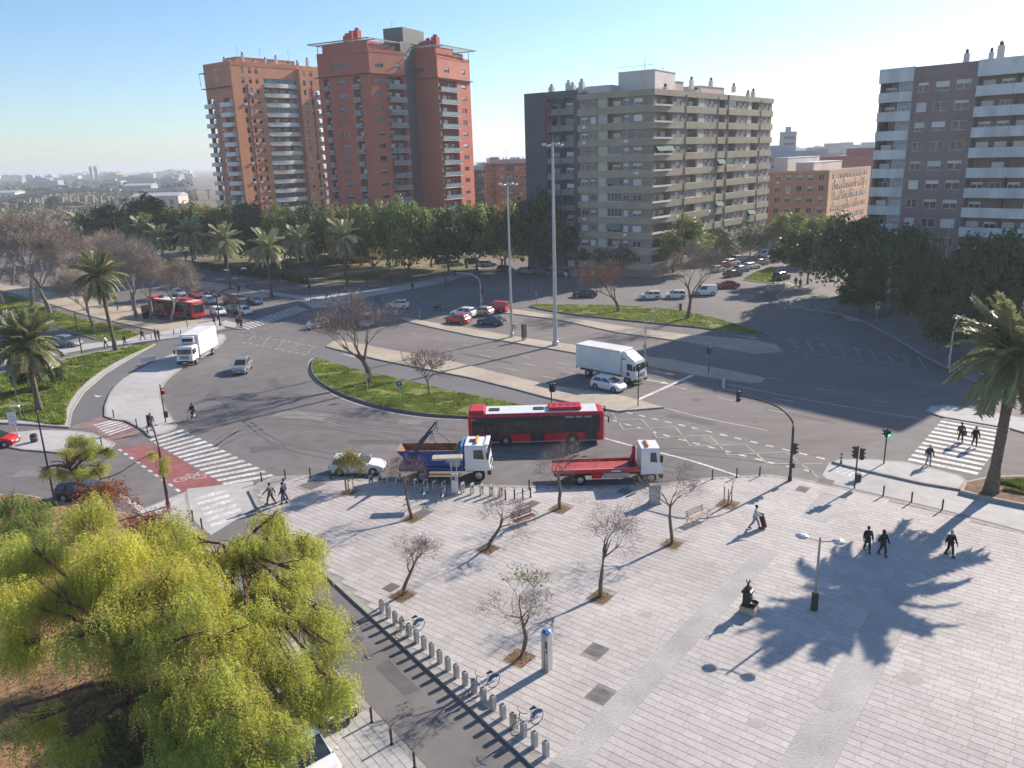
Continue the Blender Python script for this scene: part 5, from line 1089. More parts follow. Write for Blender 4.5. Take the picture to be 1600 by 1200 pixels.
def car_meshes(ty, col):
    if (ty, col) in VM: return VM[(ty, col)]
    L, W, H, BZ, cb, ct, hz_ = CT[ty]; w = W / 2; b = MB(); b.sm = False
    st = [(-.5, .38, .62, .8), (-.485, .28, BZ - .12, .93), (-.44, .2, BZ, .98), (-.25, .18, BZ + .01, 1), (0, .18, BZ, 1), (cb[1], .18, BZ - .02, 1), (cb[1] + (.5 - cb[1]) * .55, .18, hz_ + .02, .97), (.455, .2, hz_ - .1, .9), (.487, .24, hz_ - .22, .83), (.5, .34, .55, .74)]
    if ty == 'sedan': st[0:3] = [(-.5, .38, .7, .8), (-.485, .28, .9, .92), (-.44, .2, .97, .97)]
    S = []
    for x, zb, zt, k in st: q = w * k; S.append([(x * L, -q * .9, zb), (x * L, q * .9, zb), (x * L, q, zb + .14), (x * L, q * 1.0, zt - .2), (x * L, q * .93, zt - .02), (x * L, q * .8, zt + .012), (x * L, -q * .8, zt + .012), (x * L, -q * .93, zt - .02), (x * L, -q, zt - .2), (x * L, -q, zb + .14)])
    b.loft(S)
    def ring(z, x0, x1, hw): return [Vector((x0 * L, -hw * .92, z)), Vector((x1 * L, -hw * .86, z)), Vector((x1 * L + .05, 0, z)), Vector((x1 * L, hw * .86, z)), Vector((x0 * L, hw * .92, z)), Vector((x0 * L - .03, 0, z))]
    b.loft([ring(BZ - .06, cb[0], cb[1], w * .97), ring(H - .09, ct[0], ct[1], w * .78), ring(H - .02, ct[0] + .03, ct[1] - .04, w * .68), ring(H, ct[0] + .07, ct[1] - .1, w * .5)])
    body = b.mesh('body', PC[col]); parts = []
    def P(t, s_, y):  # point on the glasshouse side: t along length 0..1, s_ up 0..1, side y
        x = (cb[0] + (cb[1] - cb[0]) * t) * (1 - s_) + (ct[0] + (ct[1] - ct[0]) * t) * s_; hw = (w * .97 * (.92 - .06 * t)) * (1 - s_) + (w * .78 * (.92 - .06 * t)) * s_; z = (BZ - .06) * (1 - s_) + (H - .09) * s_; return Vector((x * L, y * (hw + .012), z))
    for y in (-1, 1):
        for t0, t1 in (((.06, .5), (.53, .93)) if ty != 'van' else ((.55, .94),)):
            q = MB(); q.face([P(t0, .14, y), P(t1, .14, y), P(t1 - .02, .94, y), P(t0 + .02, .94, y)]); parts.append(('side_window', q.mesh('side_window', VG), None))
    for nm, t in (('windscreen', 1), ('rear_window', 0)):
        q = MB(); o = .02 if t else -.02
        def Fp(s_, y): a = P(t, s_, 1); m0 = (.05 if t else -.03); return Vector((a.x + o + m0 * .35 * (1 - y * y), a.y * y * .93, a.z + .012))
        lo = .12 if t else .3
        for y0, y1 in ((-1, 0), (0, 1)): q.face([Fp(lo, y0), Fp(lo, y1), Fp(.95, y1), Fp(.95, y0)])
        parts.append((nm, q.mesh(nm, VG), None))
    for y in (-1, 1):
        q = MB(); q.cbox(.455 * L, .487 * L, min(y * w * .5, y * w * .8), max(y * w * .5, y * w * .8), hz_ - .3, hz_ - .15, .02); parts.append(('headlight', q.mesh('headlight', LAMPW), None))
        q = MB(); q.cbox(-.497 * L, -.478 * L, min(y * w * .66, y * w * .9), max(y * w * .66, y * w * .9), BZ - .35, BZ - .1, .02); parts.append(('tail_light', q.mesh('tail_light', LAMPR), None))
        q = MB(); q.cbox(cb[1] * L - .25, cb[1] * L - .1, min(y * (w + .0), y * (w + .17)), max(y * (w + .0), y * (w + .17)), BZ - .02, BZ + .12, .03); parts.append(('mirror', q.mesh('mirror', PC[col]), None))
    for x in (.5, -.5): q = MB(); q.box(min(x * L, x * L + math.copysign(.015, x)), max(x * L, x * L + math.copysign(.015, x)), -.26, .26, .42, .53); parts.append(('number_plate', q.mesh('number_plate', PLATE), None))
    q = MB(); q.box(.47 * L, .5 * L - .005, -w * .6, w * .6, .26, .4); parts.append(('grille', q.mesh('grille', TRIM), None))
    r = .31 if ty not in ('suv', 'van') else .34
    t = MB(); t.lathe([(r * .6, -.1), (r, -.09), (r, .09), (r * .6, .1)], n=18, ax='y'); ri = MB(); ri.lathe([(.02, -.115), (r * .62, -.105), (r * .62, .105), (.02, .115)], n=10, ax='y')
    ar = MB(); ar.lathe([(r + .06, -.02), (r + .06, .012)], n=18, ax='y')
    tm, rm, am = t.mesh('wheel', TYRE), ri.mesh('rim', RIM), ar.mesh('wheel_arch', TRIM)
    wh = [(x * L, y * (w - .085), r) for x in (.31, -.3) for y in (-1, 1)]
    VM[(ty, col)] = (body, parts, tm, rm, am, wh, w); return VM[(ty, col)]
def car(label, u, v, az, ty, col, group=None, z=.006, cat='car', name='car'):
    body, parts, tm, rm, am, wh, w = car_meshes(ty, col); t = thing(name, label, cat, g(u, v, z), rad(az), group); put('body', body, t)
    for nm, me, _ in parts: put(nm, me, t)
    for x, y, zz in wh:
        o = put('wheel', tm, t, (x, y, zz)); put('rim', rm, o); put('wheel_arch', am, t, (x, math.copysign(w - .012, y), zz + .01))
    return t
AV = -43.6
CARS = [
    ('white hatchback waiting beside the white box truck', 951, 608, AV, 'hatch', 'white'), ('grey estate car driving toward the viewer past the fridge truck', 379, 580, -84, 'suv', 'grey'), ('small white car turning left in front of the far crosswalk', 497, 512, -140, 'city', 'white'),
    ('white van seen through the big island tree', 575, 508, -95, 'van', 'white'), ('white car in shade behind the island tree crown', 622, 481, 178, 'hatch', 'white'), ('red hatchback at the head of the far queue', 716, 505, 150, 'hatch', 'red'), ('white suv beside the red hatchback in the far queue', 724, 495, 150, 'suv', 'white'),
    ('beige grey car in the far queue behind the white suv', 753, 492, 150, 'hatch', 'beige'), ('dark blue sedan last in the far queue', 768, 507, 150, 'sedan', 'navy'), ('red van at the back of the far queue', 776, 487, 150, 'van', 'red'),
    ('silver white car second in the avenue queue beside the parked bus', 328, 474, -50, 'hatch', 'silver'), ('white car first in the avenue queue beside the parked bus', 341, 492, -50, 'hatch', 'white'), ('maroon car behind the lamp post in the avenue queue', 361, 474, -50, 'hatch', 'maroon'), ('dark car between maroon car and crosswalk in the avenue queue', 366, 488, -50, 'sedan', 'dark'), ('blue car in the rightmost lane of the avenue queue', 399, 475, -50, 'hatch', 'blue'), ('white fronted car at the avenue stop line', 383, 491, -50, 'city', 'white'), ('dark car far back in the avenue queue', 333, 463, -50, 'sedan', 'dark'), ('red brown car behind the parked bus', 306, 465, -50, 'hatch', 'maroon'), ('silver car behind the bare trees left of the queue', 280, 462, -50, 'hatch', 'silver'),
    ('white hatchback leftmost of three white cars beyond the far lawn island', 1016, 467, 172, 'hatch', 'white'), ('white hatchback in the middle of three white cars beyond the far lawn island', 1055, 466, 172, 'hatch', 'white'), ('white van behind the taller bare tree on the far lawn island', 1101, 461, 172, 'van', 'white'), ('dark red car at the mouth of the side street', 1136, 450, 175, 'sedan', 'maroon'), ('dark car in shade left of the three white cars', 914, 464, 172, 'sedan', 'dark'),
    ('red car parked on the left of the side street', 1131, 418, 35, 'hatch', 'red'), ('white car parked behind the red one on the side street', 1143, 415, 35, 'suv', 'white'), ('silver car parked third on the left of the side street', 1155, 409, 35, 'suv', 'silver'), ('white black car end of the left side street row', 1121, 425, 35, 'city', 'white'), ('dark grey car parked beside the small lawn on the side street', 1145, 432, 35, 'sedan', 'dark'), ('grey car second beside the small lawn on the side street', 1158, 425, 35, 'hatch', 'grey'), ('white car third beside the small lawn on the side street', 1174, 420, 35, 'estate', 'white'), ('dark car fourth beside the small lawn on the side street', 1188, 414, 35, 'sedan', 'grey'), ('silver car fifth beside the small lawn on the side street', 1199, 409, 35, 'hatch', 'silver'), ('white van crossing at the far end of the side street', 1193, 402, 178, 'van', 'white'), ('dark suv shaded under the corner tree by the pedestrian crossing', 1221, 437, 40, 'suv', 'dark'),
    ('silver suv behind the near lawn beside the thick palm', 107, 541, -20, 'suv', 'grey'), ('dark car parked at the left edge by the verge', 8, 512, -20, 'sedan', 'dark'), ('grey car at the left edge nearest the lawn palm', 4, 556, -20, 'hatch', 'grey'), ('dark blue car behind the parked one at the left edge', 22, 533, -20, 'sedan', 'navy'),
    ('white car parked by the kerb behind the yellowing staked tree', 560, 737, -2, 'estate', 'white'), ('red car cut by the left picture edge', -6, 696, 4, 'hatch', 'red'), ('dark car waiting behind the small weeping tree', 132, 776, 5, 'hatch', 'dark'),
    ('pale blue car parked under the second pepper tree', 408, 968, -53, 'hatch', 'pale'), ('dark car parked under the pepper tree beside the bollards', 507, 1098, -53, 'suv', 'dark'), ('white car roof at the bottom edge under the pepper tree', 474, 1196, -50, 'van', 'white')]
for c in CARS: car(c[0], c[1], c[2], c[3], c[4], c[5], z=.13 if c[2] > 900 else .006)
for i, (u, v, az, ty, col) in enumerate(((693, 412, 20, 'suv', 'grey'), (712, 416, 20, 'hatch', 'silver'), (738, 412, 10, 'hatch', 'dark'), (762, 416, 10, 'estate', 'silver'), (790, 424, -30, 'hatch', 'dark'), (822, 427, -30, 'sedan', 'grey'), (852, 430, -30, 'hatch', 'dark'), (880, 432, -30, 'suv', 'navy'), (905, 433, -30, 'hatch', 'grey'))): car(ORD[i] + ' car from the left in the shaded row parked before the slate block', u, v, az, ty, col, 'shaded parked cars before the slate block')
for i, (u, v) in enumerate(((543, 410), (556, 411), (568, 411))): car(['left', 'middle', 'right'][i] + ' of three red cars glimpsed between the palms in the park', u, v, 15, 'hatch', ['maroon', 'red', 'maroon'][i], 'red cars behind the park')

def wheel(t, x, y, r, wd=.28, rimm=RIM):
    b = MB(); b.lathe([(r * .6, -wd / 2), (r, -wd / 2 + .02), (r, wd / 2 - .02), (r * .6, wd / 2)], n=20, ax='y'); o = put('wheel', b.mesh('wheel', TYRE), t, (x, y, r)); b = MB(); b.lathe([(.05, -wd / 2 - .02), (r * .58, -wd / 2 - .005), (r * .58, wd / 2 + .005), (.05, wd / 2 + .02)], n=12, ax='y'); put('rim', b.mesh('rim', rimm), o)
def P_(t, name, m, fn):
    b = MB(); fn(b); return put(name, b.mesh(name, m), t)
def text(s_, size, m, M, par):
    cu = bpy.data.curves.new('lettering', 'FONT'); cu.body = s_; cu.size = size; cu.extrude = .004; cu.materials.append(m); cu.align_x = 'LEFT'
    tmp = bpy.data.objects.new('lettering', cu); me = bpy.data.meshes.new_from_object(tmp); bpy.data.objects.remove(tmp); me.name = 'lettering'
    return put('lettering', me, par, M=M)
SIDE_R = Matrix.Rotation(math.pi / 2, 4, 'X')     # lettering on the right-hand side (-y) of a vehicle
def bus(label, u, v, az, L=12.1, number='5431'):
    p = g(u, v, .006); t = thing('bus', label, 'bus', p, rad(az)); W = 1.275; h = 3.05; x0, x1 = -L / 2, L / 2
    def body(b):
        def sec(x, i): return [(x, -W + i, .34 + i * .5), (x, W - i, .34 + i * .5), (x, W - i, 2.75 - i), (x, W - .18 - i, 2.98 - i), (x, -W + .18 + i, 2.98 - i), (x, -W + i, 2.75 - i)]
        b.loft([sec(x0, .12), sec(x0 + .15, 0), sec(x1 - .35, 0), sec(x1 - .08, .06), sec(x1, .2)])
    P_(t, 'body', PC['busred'], body)
    P_(t, 'roof_panel', paint('bus_roof_white', (.7, .7, .68)), lambda b: b.cbox(x0 + 1.55, x1 - .6, -W + .14, W - .14, 2.97, 3.03, .02))
    ac = P_(t, 'roof_unit', PC['busred'], lambda b: b.cbox(1.1, 4.1, -.85, .85, 3.03, 3.33, .1))
    for k in range(4): b = MB(); b.lathe([(.001, 3.335), (.2, 3.345), (.22, 3.33)], (1.65 + k * .62, 0, 0), 14); put('fan', b.mesh('fan', TRIM), ac)
    P_(t, 'engine_cover', PC['busred'], lambda b: b.cbox(x0 + .1, x0 + 1.5, -1.1, 1.1, 2.98, 3.3, .1))
    for x in (-4.2, -.2): P_(t, 'roof_hatch', TRIM, lambda b: b.cbox(x, x + .95, -.4, .4, 3.03, 3.09, .02))
    for s_ in (-1, 1):
        y0, y1 = sorted((s_ * (W - .02), s_ * (W + .012)))
        P_(t, 'window_band', TRIM, lambda b: b.box(x0 + .35, x1 - .4, y0, y1, 1.15, 2.72))
        ya, yb = sorted((s_ * (W + .0125), s_ * (W + .022)))
        for k, (a, c) in enumerate(((-5.5, -4.6), (-3.3, -1.95), (-1.9, -.6), (.75, 2.1), (2.15, 3.5), (3.55, 4.2))): P_(t, 'side_window', VG, lambda b: b.box(a, c, ya, yb, 1.3, 2.35))
        for a, c in ((-4.45, -3.4), (-.5, .7), (4.3, 5.45)) if s_ < 0 else ():
            d = P_(t, 'door', TRIM, lambda b: b.box(a, c, ya, yb + .004 * s_, .42, 2.45))
            for q in (0, 1): w_ = (c - a) / 2; b = MB(); b.box(a + q * w_ + .06, a + (q + 1) * w_ - .06, *sorted((s_ * (W + .023), s_ * (W + .03))), .5, 2.35); put('door_glass', b.mesh('door_glass', VG), d)
        for xx in (-2.75, 3.2): b = MB(); b.lathe([(.58, -.02), (.58, .016)], n=20, ax='y'); put('wheel_arch', b.mesh('wheel_arch', TRIM), t, (xx, s_ * W, .5))
        for xx in (-2.75, 3.2): wheel(t, xx, s_ * (W - .13), .48)
        for xx in (-5.0, -1.4, -.6, .8, 2.2, 4.2): P_(t, 'panel_seam', TRIM, lambda b: b.box(xx, xx + .02, *sorted((s_ * (W - .01), s_ * (W + .004))), .4, 1.14))
        P_(t, 'skirt_strip', PLASTW, lambda b: b.box(-5.2, 5.3, *sorted((s_ * (W - .01), s_ * (W + .006))), .33, .37))
        P_(t, 'mirror', TRIM, lambda b: (b.tube([(x1 - .2, s_ * (W - .1), 2.7), (x1 + .35, s_ * (W + .2), 2.62)], .03, 5), b.cbox(x1 + .28, x1 + .4, *sorted((s_ * (W + .1), s_ * (W + .34))), 2.05, 2.6, .04)))
        P_(t, 'headlight', LAMPW, lambda b: b.cbox(x1 - .12, x1 - .02, *sorted((s_ * .75, s_ * 1.12)), .62, .82, .03)); P_(t, 'tail_light', LAMPR, lambda b: b.box(x0 + .02, x0 + .1, *sorted((s_ * .95, s_ * 1.15)), .9, 1.5))
    P_(t, 'windscreen', VG, lambda b: b.loft([[(x1 + .012, -1.06, z_), (x1 + .05, -.55, z_), (x1 + .065, 0, z_), (x1 + .05, .55, z_), (x1 + .012, 1.06, z_), (x1 - .1, 0, z_)] for z_ in (1.05, 2.4)]))
    ds = P_(t, 'destination_display', TRIM, lambda b: b.box(x1 - .12, x1 + .03, -1.0, 1.0, 2.42, 2.68)); b = MB()
    for k in range(7): b.box(x1 + .031, x1 + .036, -.8 + k * .22, -.65 + k * .22, 2.48, 2.6)
    put('display_dots', b.mesh('display_dots', mat('display_amber', (.8, .4, .06), .5)), ds)
    P_(t, 'front_badge', RIM, lambda b: b.lathe([(.01, x1 - .03), (.14, x1 - .03), (.14, x1)], (0, 0, .8), 14, ax='x'))
    text(number, .22, PLASTW, Matrix.Translation((x0 + .25, -W - .014, 2.45)) @ SIDE_R, t)
    b = MB()
    for k, (a, c) in enumerate(((2.6, 3.3), (3.5, 4.1), (4.3, 4.95))): b.box(a, c, -W - .024, -W - .0225, 2.5, 2.66)
    put('side_display', b.mesh('side_display', mat('faint_display', (.35, .36, .38), .5)), t)
    return t
bus('red and white city bus driving right across the middle of the crossing', 838, 688, -.5); bus('red city bus waiting left of the car queue behind bare trees', 277, 494, -32)
def cab(t, x0, x1, W, z0, z1, m=PC['white'], slope=.22):
    P_(t, 'cab', m, lambda b: b.loft([[(x, y * W, z) for y, z in ((-1, z0), (1, z0), (1, z1 - .25), (.9, z1), (-.9, z1), (-1, z1 - .25))] for x in (x0, x0 + .02)] + [[(x1 - .15 - (slope if z > z0 + 1.0 else 0) + (.12 if abs(y) < 1 else 0), y * W, z) for y, z in ((-1, z0), (1, z0), (1, z1 - .3), (.88, z1 - .04), (-.88, z1 - .04), (-1, z1 - .3))], [(x1 - (slope if z > z0 + 1.0 else 0), y * W * .92, z) for y, z in ((-1, z0 + .05), (1, z0 + .05), (1, z1 - .45), (.85, z1 - .3), (-.85, z1 - .3), (-1, z1 - .45))]]))
    zs = z0 + (z1 - z0) * .46; zt = z1 - .34
    P_(t, 'windscreen', VG, lambda b: b.face([(x1 + .0 - slope * .55, -W * .86, zs), (x1 + .0 - slope * .55, W * .86, zs), (x1 + .025 - slope, W * .84, zt), (x1 + .025 - slope, -W * .84, zt)]))
    for s_ in (-1, 1):
        d = P_(t, 'door', m, lambda b: b.box(x0 + .55, x1 - .35, *sorted((s_ * W, s_ * (W + .012))), z0 + .1, z1 - .35)); b = MB(); b.face([(x0 + .7, s_ * (W + .016), zs + .05), (x1 - .45, s_ * (W + .016), zs - .02), (x1 - .55, s_ * (W + .016), zt), (x0 + .7, s_ * (W + .016), zt)]); put('side_window', b.mesh('side_window', VG), d)
        P_(t, 'mirror', TRIM, lambda b: b.cbox(x1 - .25, x1 - .05, *sorted((s_ * (W + .06), s_ * (W + .26))), zs + .05, zs + .62, .03))
        P_(t, 'headlight', LAMPW, lambda b: b.cbox(x1 - .06, x1 + .02, *sorted((s_ * W * .55, s_ * W * .85)), z0 - .02, z0 + .2, .02))
    P_(t, 'bumper', TRIM, lambda b: b.cbox(x1 - .25, x1 + .06, -W * .98, W * .98, z0 - .38, z0 - .03, .05)); P_(t, 'grille', TRIM, lambda b: [b.box(x1 - .01, x1 + .012, -W * .55, W * .55, z0 + .25 + k * .15, z0 + .33 + k * .15) for k in range(3)])
    P_(t, 'number_plate', PLATE, lambda b: b.box(x1 + .062, x1 + .075, -.26, .26, z0 - .28, z0 - .17))
def chassis(t, x0, x1, z=.75): P_(t, 'chassis', TRIM, lambda b: (b.box(x0, x1, -.55, -.4, z - .2, z), b.box(x0, x1, .4, .55, z - .2, z), b.box(x0 + .3, x0 + .5, -.4, .4, z - .18, z - .02), b.box(x1 - .5, x1 - .3, -.4, .4, z - .18, z - .02)))
def box_truck(label, u, v, az, L=8.2, deflector=False):
    t = thing('box_truck', label, 'truck', g(u, v, .006), rad(az)); x0, x1 = -L / 2, L / 2; W = 1.2
    chassis(t, x0 + .1, x1 - .4); cab(t, x1 - 1.95, x1, 1.1, .75, 2.75 if deflector else 2.6)
    bx = P_(t, 'cargo_box', mat('box_panel_white', (.7, .7, .69), .45, .06, .8, var2=.1, scale2=.3), lambda b: b.cbox(x0, x1 - 2.1, -1.25, 1.25, 1.0, 3.75, .04))
    b = MB()
    for s_ in (-1, 1): b.box(x0 + .02, x1 - 2.12, *sorted((s_ * 1.25, s_ * 1.268)), 1.0, 1.12)
    for s_ in (-1, 1): b.box(x0 + .02, x1 - 2.12, *sorted((s_ * 1.25, s_ * 1.268)), 3.62, 3.7)
    put('edge_rail', b.mesh('edge_rail', GALV), bx)
    fr = P_(t, 'fridge_unit', PLASTW, lambda b: b.cbox(x1 - 2.1, x1 - 1.55, -.85, .85, 2.72 + (.12 if deflector else 0), 3.6, .08)); b = MB(); b.box(x1 - 1.552, x1 - 1.54, -.7, .7, 2.95, 3.4); put('fridge_grille', b.mesh('fridge_grille', TRIM), fr)
    if deflector: P_(t, 'wind_deflector', PC['white'], lambda b: b.loft([[(x1 - 1.5, -.95, 2.72), (x1 - 1.5, .95, 2.72), (x1 - 1.5, .9, 3.45), (x1 - 1.5, -.9, 3.45)], [(x1 - .45, -.85, 2.7), (x1 - .45, .85, 2.7), (x1 - .45, .85, 2.78), (x1 - .45, -.85, 2.78)]]))
    for s_ in (-1, 1):
        wheel(t, x1 - 1.25, s_ * .98, .45); wheel(t, x0 + 1.7, s_ * .95, .45, .5); P_(t, 'side_guard', GALV, lambda b: (b.box(x0 + 2.4, x1 - 2.4, *sorted((s_ * 1.12, s_ * 1.16)), .5, .6), b.box(x0 + 2.4, x1 - 2.4, *sorted((s_ * 1.12, s_ * 1.16)), .75, .85)))
        P_(t, 'tail_light', LAMPR, lambda b: b.box(x0 - .02, x0, *sorted((s_ * .9, s_ * 1.15)), .8, .95))
    return t
t = box_truck('white box truck stopped at the line in the middle lanes', 955, 591, AV, 8.4, True)
P_(t, 'red_roundel', LAMPR, lambda b: b.lathe([(.001, -1.135), (.24, -1.13), (.24, -1.118)], (3.1, 0, 1.25), 16, ax='y'))
box_truck('white refrigerated truck standing left beside the paved tongue', 310, 561, -92, 8.2)
# skip loader
t = thing('skip_truck', 'blue skip loader truck with rusty open skip and white cab', 'truck', g(702, 744, .006), rad(-4)); chassis(t, -3.9, 2.6, .85); cab(t, 1.5, 3.5, 1.2, .95, 3.05)
P_(t, 'deck', PC['skip'], lambda b: b.cbox(-3.9, 1.35, -1.2, 1.2, .95, 1.25, .05))
P_(t, 'cab_guard', paint('light_blue', (.08, .25, .5), .5), lambda b: [b.box(1.2, 1.28, -1.1 + k * .36, -1.0 + k * .36, 1.25, 3.0) for k in range(7)] + [b.box(1.195, 1.285, -1.12, 1.16, 2.9, 3.04)])
def tray(b, d=0.0):
    o = [[(-4.0 + d * 1.2, -.95 + d, 2.55), (.75 - d * 1.2, -.95 + d, 2.55), (.75 - d * 1.2, .95 - d, 2.55), (-4.0 + d * 1.2, .95 - d, 2.55)], [(-2.9 + d, -.95 + d, 1.27 + d), (-.4 - d, -.95 + d, 1.27 + d), (-.4 - d, .95 - d, 1.27 + d), (-2.9 + d, .95 - d, 1.27 + d)]]
    return o
RUST = mat('rusty_steel', (.25, .13, .075), .9, .35, 3, .3)
sk = P_(t, 'skip', PC['skip'], lambda b: b.loft(tray(b), caps=False)); b = MB(); q = tray(b, .06); b.loft(q, caps=False); b.face([Vector(p) for p in q[1]]); put('skip_inside', b.mesh('skip_inside', RUST), sk)
b = MB(); T0, T1 = tray(b)[0], tray(b, .06)[0]
for i in range(4): j = (i + 1) % 4; b.face([(*T0[i][:2], 2.56), (*T0[j][:2], 2.56), (*T1[j][:2], 2.56), (*T1[i][:2], 2.56)])
put('skip_rim', b.mesh('skip_rim', mat('worn_rim', (.42, .3, .22), .8)), sk)
for s_ in (-1, 1): P_(t, 'lifting_arm', mat('arm_dark_blue', (.03, .045, .1), .5, .3, 3), lambda b: (b.loft([[(x - .24, s_ * 1.12 + y, z - .1) for y in (-.12, .12)] + [(x + .24, s_ * 1.12 + y, z + .1) for y in (.12, -.12)] for x, z in ((-3.3, 1.2), (-2.4, 2.6), (-2.0, 3.1))]), b.loft([[(x - .17, s_ * 1.12 + y, z - .1) for y in (-.1, .1)] + [(x + .17, s_ * 1.12 + y, z + .1) for y in (.1, -.1)] for x, z in ((-2.2, 2.85), (-1.0, 4.35))])))
for s_ in (-1, 1): P_(t, 'chain', TRIM, lambda b: (b.tube([(-1.0, s_ * 1.12, 4.3), (-.9, s_ * 1.0, 3.4), (.1, s_ * .95, 2.6)], .025, 4), b.tube([(-1.05, s_ * 1.1, 4.3), (-1.15, s_ * 1.05, 3.5)], .025, 4)))
P_(t, 'hydraulic_tank', GALV, lambda b: b.cbox(.2, 1.1, -1.15, -.6, 1.25, 1.95, .05)); P_(t, 'beacon_bar', AMBER, lambda b: b.cbox(2.3, 2.5, -.8, .8, 3.06, 3.24, .04)); P_(t, 'sun_visor', PC['white'], lambda b: b.cbox(3.05, 3.4, -1.1, 1.1, 2.98, 3.12, .03)); P_(t, 'roof_hatch', TRIM, lambda b: b.cbox(1.8, 2.25, -.35, .35, 3.05, 3.09, .01))
for s_ in (-1, 1):
    for x in (2.55, -2.0): wheel(t, x, s_ * 1.0, .5, .32 if x > 0 else .55)
    P_(t, 'outrigger_rail', mat('yellow_guard', (.5, .36, .05), .6), lambda b: b.box(-1.4, 1.2, *sorted((s_ * 1.1, s_ * 1.16)), .55, .68))
# tow truck
t = thing('tow_truck', 'flatbed tow truck with empty red bed and white cab parked by the kerb', 'truck', g(948, 748, .006), rad(0)); chassis(t, -4.2, 3.2, .75); cab(t, 2.55, 4.25, 1.08, .72, 2.85)
BEDR = mat('worn_red_bed', (.42, .06, .06), .6, .2, 1.5, var2=.15, scale2=.4); bd = P_(t, 'flat_bed', BEDR, lambda b: b.box(-4.3, 2.35, -1.18, 1.18, 1.0, 1.12))
for s_ in (-1, 1): b = MB(); b.cbox(-4.3, 2.35, *sorted((s_ * 1.1, s_ * 1.22)), 1.0, 1.3, .03); put('side_rail', b.mesh('side_rail', PC['busred']), bd)
b = MB(); b.box(-4.28, 2.3, -1.1, -1.06, 1.302, 1.32); put('bed_edge', b.mesh('bed_edge', PLASTW), bd)
P_(t, 'head_board', PC['busred'], lambda b: (b.box(2.2, 2.3, -1.05, 1.05, 1.12, 1.55), b.loft([[(1.7, -.1, 1.2), (1.7, .1, 1.2), (1.9, .1, 1.2), (1.9, -.1, 1.2)], [(2.1, .5, 2.0), (2.1, .7, 2.0), (2.3, .7, 2.0), (2.3, .5, 2.0)]]))); P_(t, 'winch', TRIM, lambda b: b.lathe([(.18, -.45), (.18, .45)], (1.9, 0, 1.32), 10, ax='y')); P_(t, 'exhaust_stack', PC['busred'], lambda b: b.lathe([(.14, 1.1), (.14, 2.35), (.16, 2.4)], (2.25, .8, 0), 10))
P_(t, 'beacon_bar', AMBER, lambda b: b.cbox(3.0, 3.2, -.75, .75, 2.86, 3.02, .04)); P_(t, 'toolbox', GALV, lambda b: b.cbox(-.4, 1.6, -1.1, -.65, .5, .92, .03)); P_(t, 'red_panel', PC['busred'], lambda b: b.cbox(-1.3, -.5, -1.12, -.65, .5, .95, .03)); [P_(t, 'white_mark', PLASTW, lambda b: b.box(x, x + .14, -1.226, -1.222, 1.06, 1.2)) for x in (.25, .46, .62, .8)]
for s_ in (-1, 1):
    wheel(t, 3.35, s_ * .95, .42); wheel(t, -2.2, s_ * .93, .42, .48); P_(t, 'mudguard', TRIM, lambda b: b.cbox(-2.75, -1.65, *sorted((s_ * .7, s_ * 1.15)), .86, .95, .03))
# motorcycle in the shade
t = thing('motorcycle', 'dark motorcycle waiting in shade left of the far queue', 'motorcycle', g(682, 486, .006), rad(150)); P_(t, 'frame', TRIM, lambda b: (b.cbox(-.5, .45, -.14, .14, .45, .85, .06), b.tube([(.45, 0, .8), (.7, 0, .32)], .05, 5))); P_(t, 'seat', BLACK, lambda b: b.cbox(-.75, .1, -.14, .14, .82, .95, .05)); P_(t, 'handlebar', TRIM, lambda b: b.tube([(.4, -.35, 1.05), (.5, 0, 1.0), (.4, .35, 1.05)], .025, 5)); P_(t, 'top_case', TRIM, lambda b: b.cbox(-1.0, -.65, -.2, .2, .95, 1.3, .05))
for x in (-.65, .7): wheel(t, x, 0, .3, .13)

# ================================================================== STREET FURNITURE
def part(t, name, m, fn, loc=None):
    b = MB(); fn(b); return put(name, b.mesh(name, m), t, loc)
BOLM = MB(); BOLM.lathe([(.055, 0), (.055, .62), (.07, .63), (.07, .68), (.055, .69), (.06, .78), (.03, .83)], n=10); BOLM = BOLM.mesh('bollard', DARKM)
def bollards(pts, words, group, z=HZ):
    for i, (u, v) in enumerate(pts):
        o = put('bollard', BOLM, None, g(u, v, z), label=f'{ORD[i]} dark metal bollard from the left {words}', cat='bollard', group=group); b = MB(); b.lathe([(.1, 0), (.1, .02), (.06, .03)], n=10); put('base_plate', b.mesh('base_plate', DARKM), o)
bollards([(409, 752), (446, 748), (485, 745), (517, 748)], 'along the plaza edge by the striped crossing', 'bollards by the crossing'); bollards([(790, 781), (804, 780), (817, 779), (829, 777), (827, 765)], 'between bike docks and tow truck', 'bollards beside the tow truck'); bollards([(1113, 749), (1151, 746), (1187, 744)], 'along the kerb right of the tow truck', 'bollards right of the tow truck')
bollards([(1380, 775), (1424, 785), (1472, 797)], 'along the cycle lane by the palm shadow', 'bollards by the palm'); bollards([(581, 1129), (612, 1163), (648, 1200)], 'on the pavement under the pepper tree', 'bollards under the pepper tree'); bollards([(159, 696), (178, 652), (214, 667), (231, 677)], 'around the small left crossing', 'bollards at the left crossing'); bollards([(302, 813), (316, 826)], 'beside the raised striped crossing', 'bollards by the raised crossing')
bollards([(237, 529), (272, 523), (283, 524)], 'behind the fridge truck', 'bollards behind the fridge truck'); bollards([(826, 455), (857, 454), (1268, 483), (1302, 487)], 'on the far shaded pavement', 'far shaded bollards', .01)
